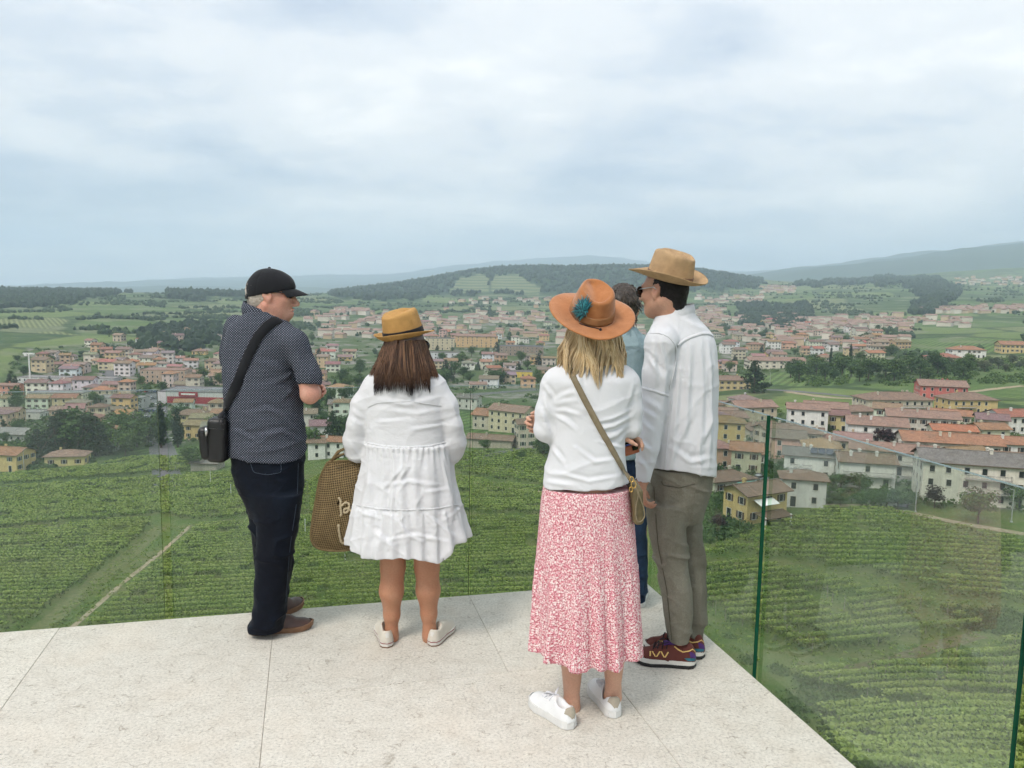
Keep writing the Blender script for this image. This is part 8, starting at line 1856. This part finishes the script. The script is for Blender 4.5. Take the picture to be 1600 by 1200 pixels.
# ------------------------------------------------------------------ person behind, in the blue-green shirt
def build_back_person():
    p = Person(4.14, (0.66, 4.14), 'person with short grey hair, teal shirt and jeans, half hidden between the two hats'); w = p.w
    hc = w(973, 481, 0.0); Rm = frame(_a((0.12, 0.99, 0.0)))
    F = Field(w(900, 925) + (0, -0.3, -0.06), w(1040, 440) + (0, 0.35, 0.1), 0.006); head(F, hc, Rm, 0.98)
    F.cone(hc + (0, -0.02, -0.05), w(972, 520), 0.055, 0.058, 0.03); F.cone(w(970, 545), w(970, 700), 0.10, 0.11, 0.05)
    for sx, a in ((-1, 938), (1, 1002)): F.chain([w(a, 545), w(a + sx*3, 640, 0.02), w(a - sx*8, 690, 0.14)], [0.045, 0.04, 0.028], 0.02); hand(F, w(a - sx*8, 690, 0.14), (-sx*0.4, 0.8, -0.2), (-sx*0.8, 0, -0.3), (0, 0, 1), 0.7)
    for a in (955, 996): F.chain([w(975, 700), w(a, 810, 0.0), w(a + 2, 912, 0.0)], [0.07, 0.05, 0.04], 0.03)
    V, Q = F.skin(1); p.put('body', (V, Q), M_skinC, thin=0.27)
    F = Field(hc - 0.16, hc + 0.16, 0.006); F.ell(hc + Rm @ (-0.012, 0, 0.028), (0.110, 0.086, 0.10), Rm); F.cone(hc + Rm @ (-0.055, 0, -0.02), hc + Rm @ (-0.06, 0, -0.078), 0.058, 0.046, 0.02); F.cut(hc + Rm @ (0.05, 0, 0), Rm @ (1, 0, 0.1)); F.cut(hc + Rm @ (0, 0, -0.10), Rm @ (0.3, 0, -1.0))
    for y in (-1, 1): F.ell(hc + Rm @ (0.01, y*0.086, -0.016), (0.034, 0.02, 0.042), Rm, 0.004, True)
    V, Q = F.skin(2); M_gh = hair_mat('grey_brown_hair', [(0.1, (0.014, 0.010, 0.008)), (0.45, (0.045, 0.034, 0.027)), (0.75, (0.09, 0.072, 0.058)), (1.0, (0.2, 0.175, 0.15))], 90.0, 0.6)
    hb = p.put('hair', (V, Q), M_gh, disp=lambda V: 0.004*fbm(V*90, 3, 3)); a = hb.data.attributes.new('lock', 'FLOAT', 'POINT'); a.data.foreach_set('value', (0.35 + 0.35*fbm(V*110, 5, 2)).astype(np.float32))
    rs = np.random.default_rng(6); k, m = 260, 6; n_ = vnormals(V, Q); i = rs.choice(np.nonzero(((V - hc) @ Rm)[:, 0] < 0.03)[0], k); Cv = np.zeros((k, m, 3)); dr_ = rs.normal(size=(k, 3))*0.4 + np.array([0.15, 0, -0.75])
    for j in range(m): t = j/(m-1); Cv[:, j] = V[i] + n_[i]*0.007*math.sin(t*2.4) + dr_*0.03*t
    Vs, f = strands(Cv, rs.uniform(0.0014, 0.0026, k)); part('loose_locks', lockmesh('loose_locks', (Vs, f), M_gh, m*3, rs), hb)
    F = Field(w(905, 720) + (0, -0.3, -0.02), w(1035, 500) + (0, 0.35, 0.05), 0.006)
    F.prof([p.row(*r) for r in ((510, 950, 994, 0.075), (517, 940, 1000, 0.09), (528, 930, 1006, 0.11), (545, 926, 1008, 0.125), (600, 930, 1004, 0.13), (660, 932, 1003, 0.132), (712, 930, 1004, 0.135))], 2.3, 0.02)
    for sx, a in ((-1, 936), (1, 1000)): F.chain([w(a, 540), w(a + sx*4, 598, 0.0)], [0.06, 0.056], 0.02)
    V, Q = F.skin(2); p.put('shirt', (V, Q), M_chambray, disp=lambda V: 0.007*(ridged(np.column_stack([V[:, 0]*9 + V[:, 2]*4, V[:, 1]*5, V[:, 2]*6]), 3, 1, 5.0) - 0.35))
    mb = MB(); th = np.linspace(0, 2*math.pi, 41)[:-1]; cc = w(973, 519, 0.0); ring = lambda r, dz: np.array([cc + (r*math.cos(q), r*math.sin(q), dz) for q in th]); R_ = [ring(0.074, -0.03), ring(0.080, -0.004), ring(0.071, 0.022), ring(0.067, 0.021)]
    mb.raw(np.concatenate(R_), [(i*40+q, i*40+(q+1) % 40, (i+1)*40+(q+1) % 40, (i+1)*40+q) for i in range(3) for q in range(40)]); p.mb('collar', mb, [plain('pale_lilac_collar', (0.55, 0.5, 0.58), 0.85, 0.2, 90.0)])
    F = Field(w(915, 935) + (0, -0.3, -0.02), w(1035, 690) + (0, 0.3, 0), 0.006)
    F.prof([p.row(*r) for r in ((700, 932, 1006, 0.12), (740, 933, 1007, 0.12), (775, 936, 1008, 0.1))], 2.3, 0.02)
    for a, b in ((936, 974), (971, 1010)): F.prof([p.row(y, a + dl, b + dr_, r, 0.0) for y, dl, dr_, r in ((750, 0, 0, 0.08), (800, 2, 0, 0.08), (860, 5, 0, 0.07), (924, 8, 2, 0.068))], 2.2, 0.02)
    V, Q = F.skin(2); p.put('jeans', (V, Q), M_blue, disp=lambda V: 0.008*(ridged(np.column_stack([V[:, 0]*6, V[:, 1]*6, V[:, 2]*14]), 3, 1, 5.0) - 0.35))
    for heel in ((0.56, 4.09), (0.70, 4.13)): shoe(p, heel, (heel[0] + 0.05, heel[1] + 0.27), 0.1, {'sole': [M_whitesole, M_whitesole], 'upper': [M_blue]}, 'plain')
build_back_person()
# ------------------------------------------------------------------ the hazy air over the valley
def build_haze():
    t = NT('valley_haze'); t.N.remove(t.b)
    v = t.n('ShaderNodeVolumePrincipled', {'Color': (0.71, 0.87, 1.0), 'Density': 0.000145, 'Anisotropy': 0.0})
    t.L.new(v.outputs[0], t.out.inputs['Volume'])
    mb = MB(); top = float(_Z.max()) + 25.0; bot = float(_Z.min()) - 2.0
    mb.box((0, 0, (top + bot)/2), (31000, 31000, top - bot))
    o = obj('haze', mb.mesh('haze', [t.m]), kind='stuff')
build_haze()
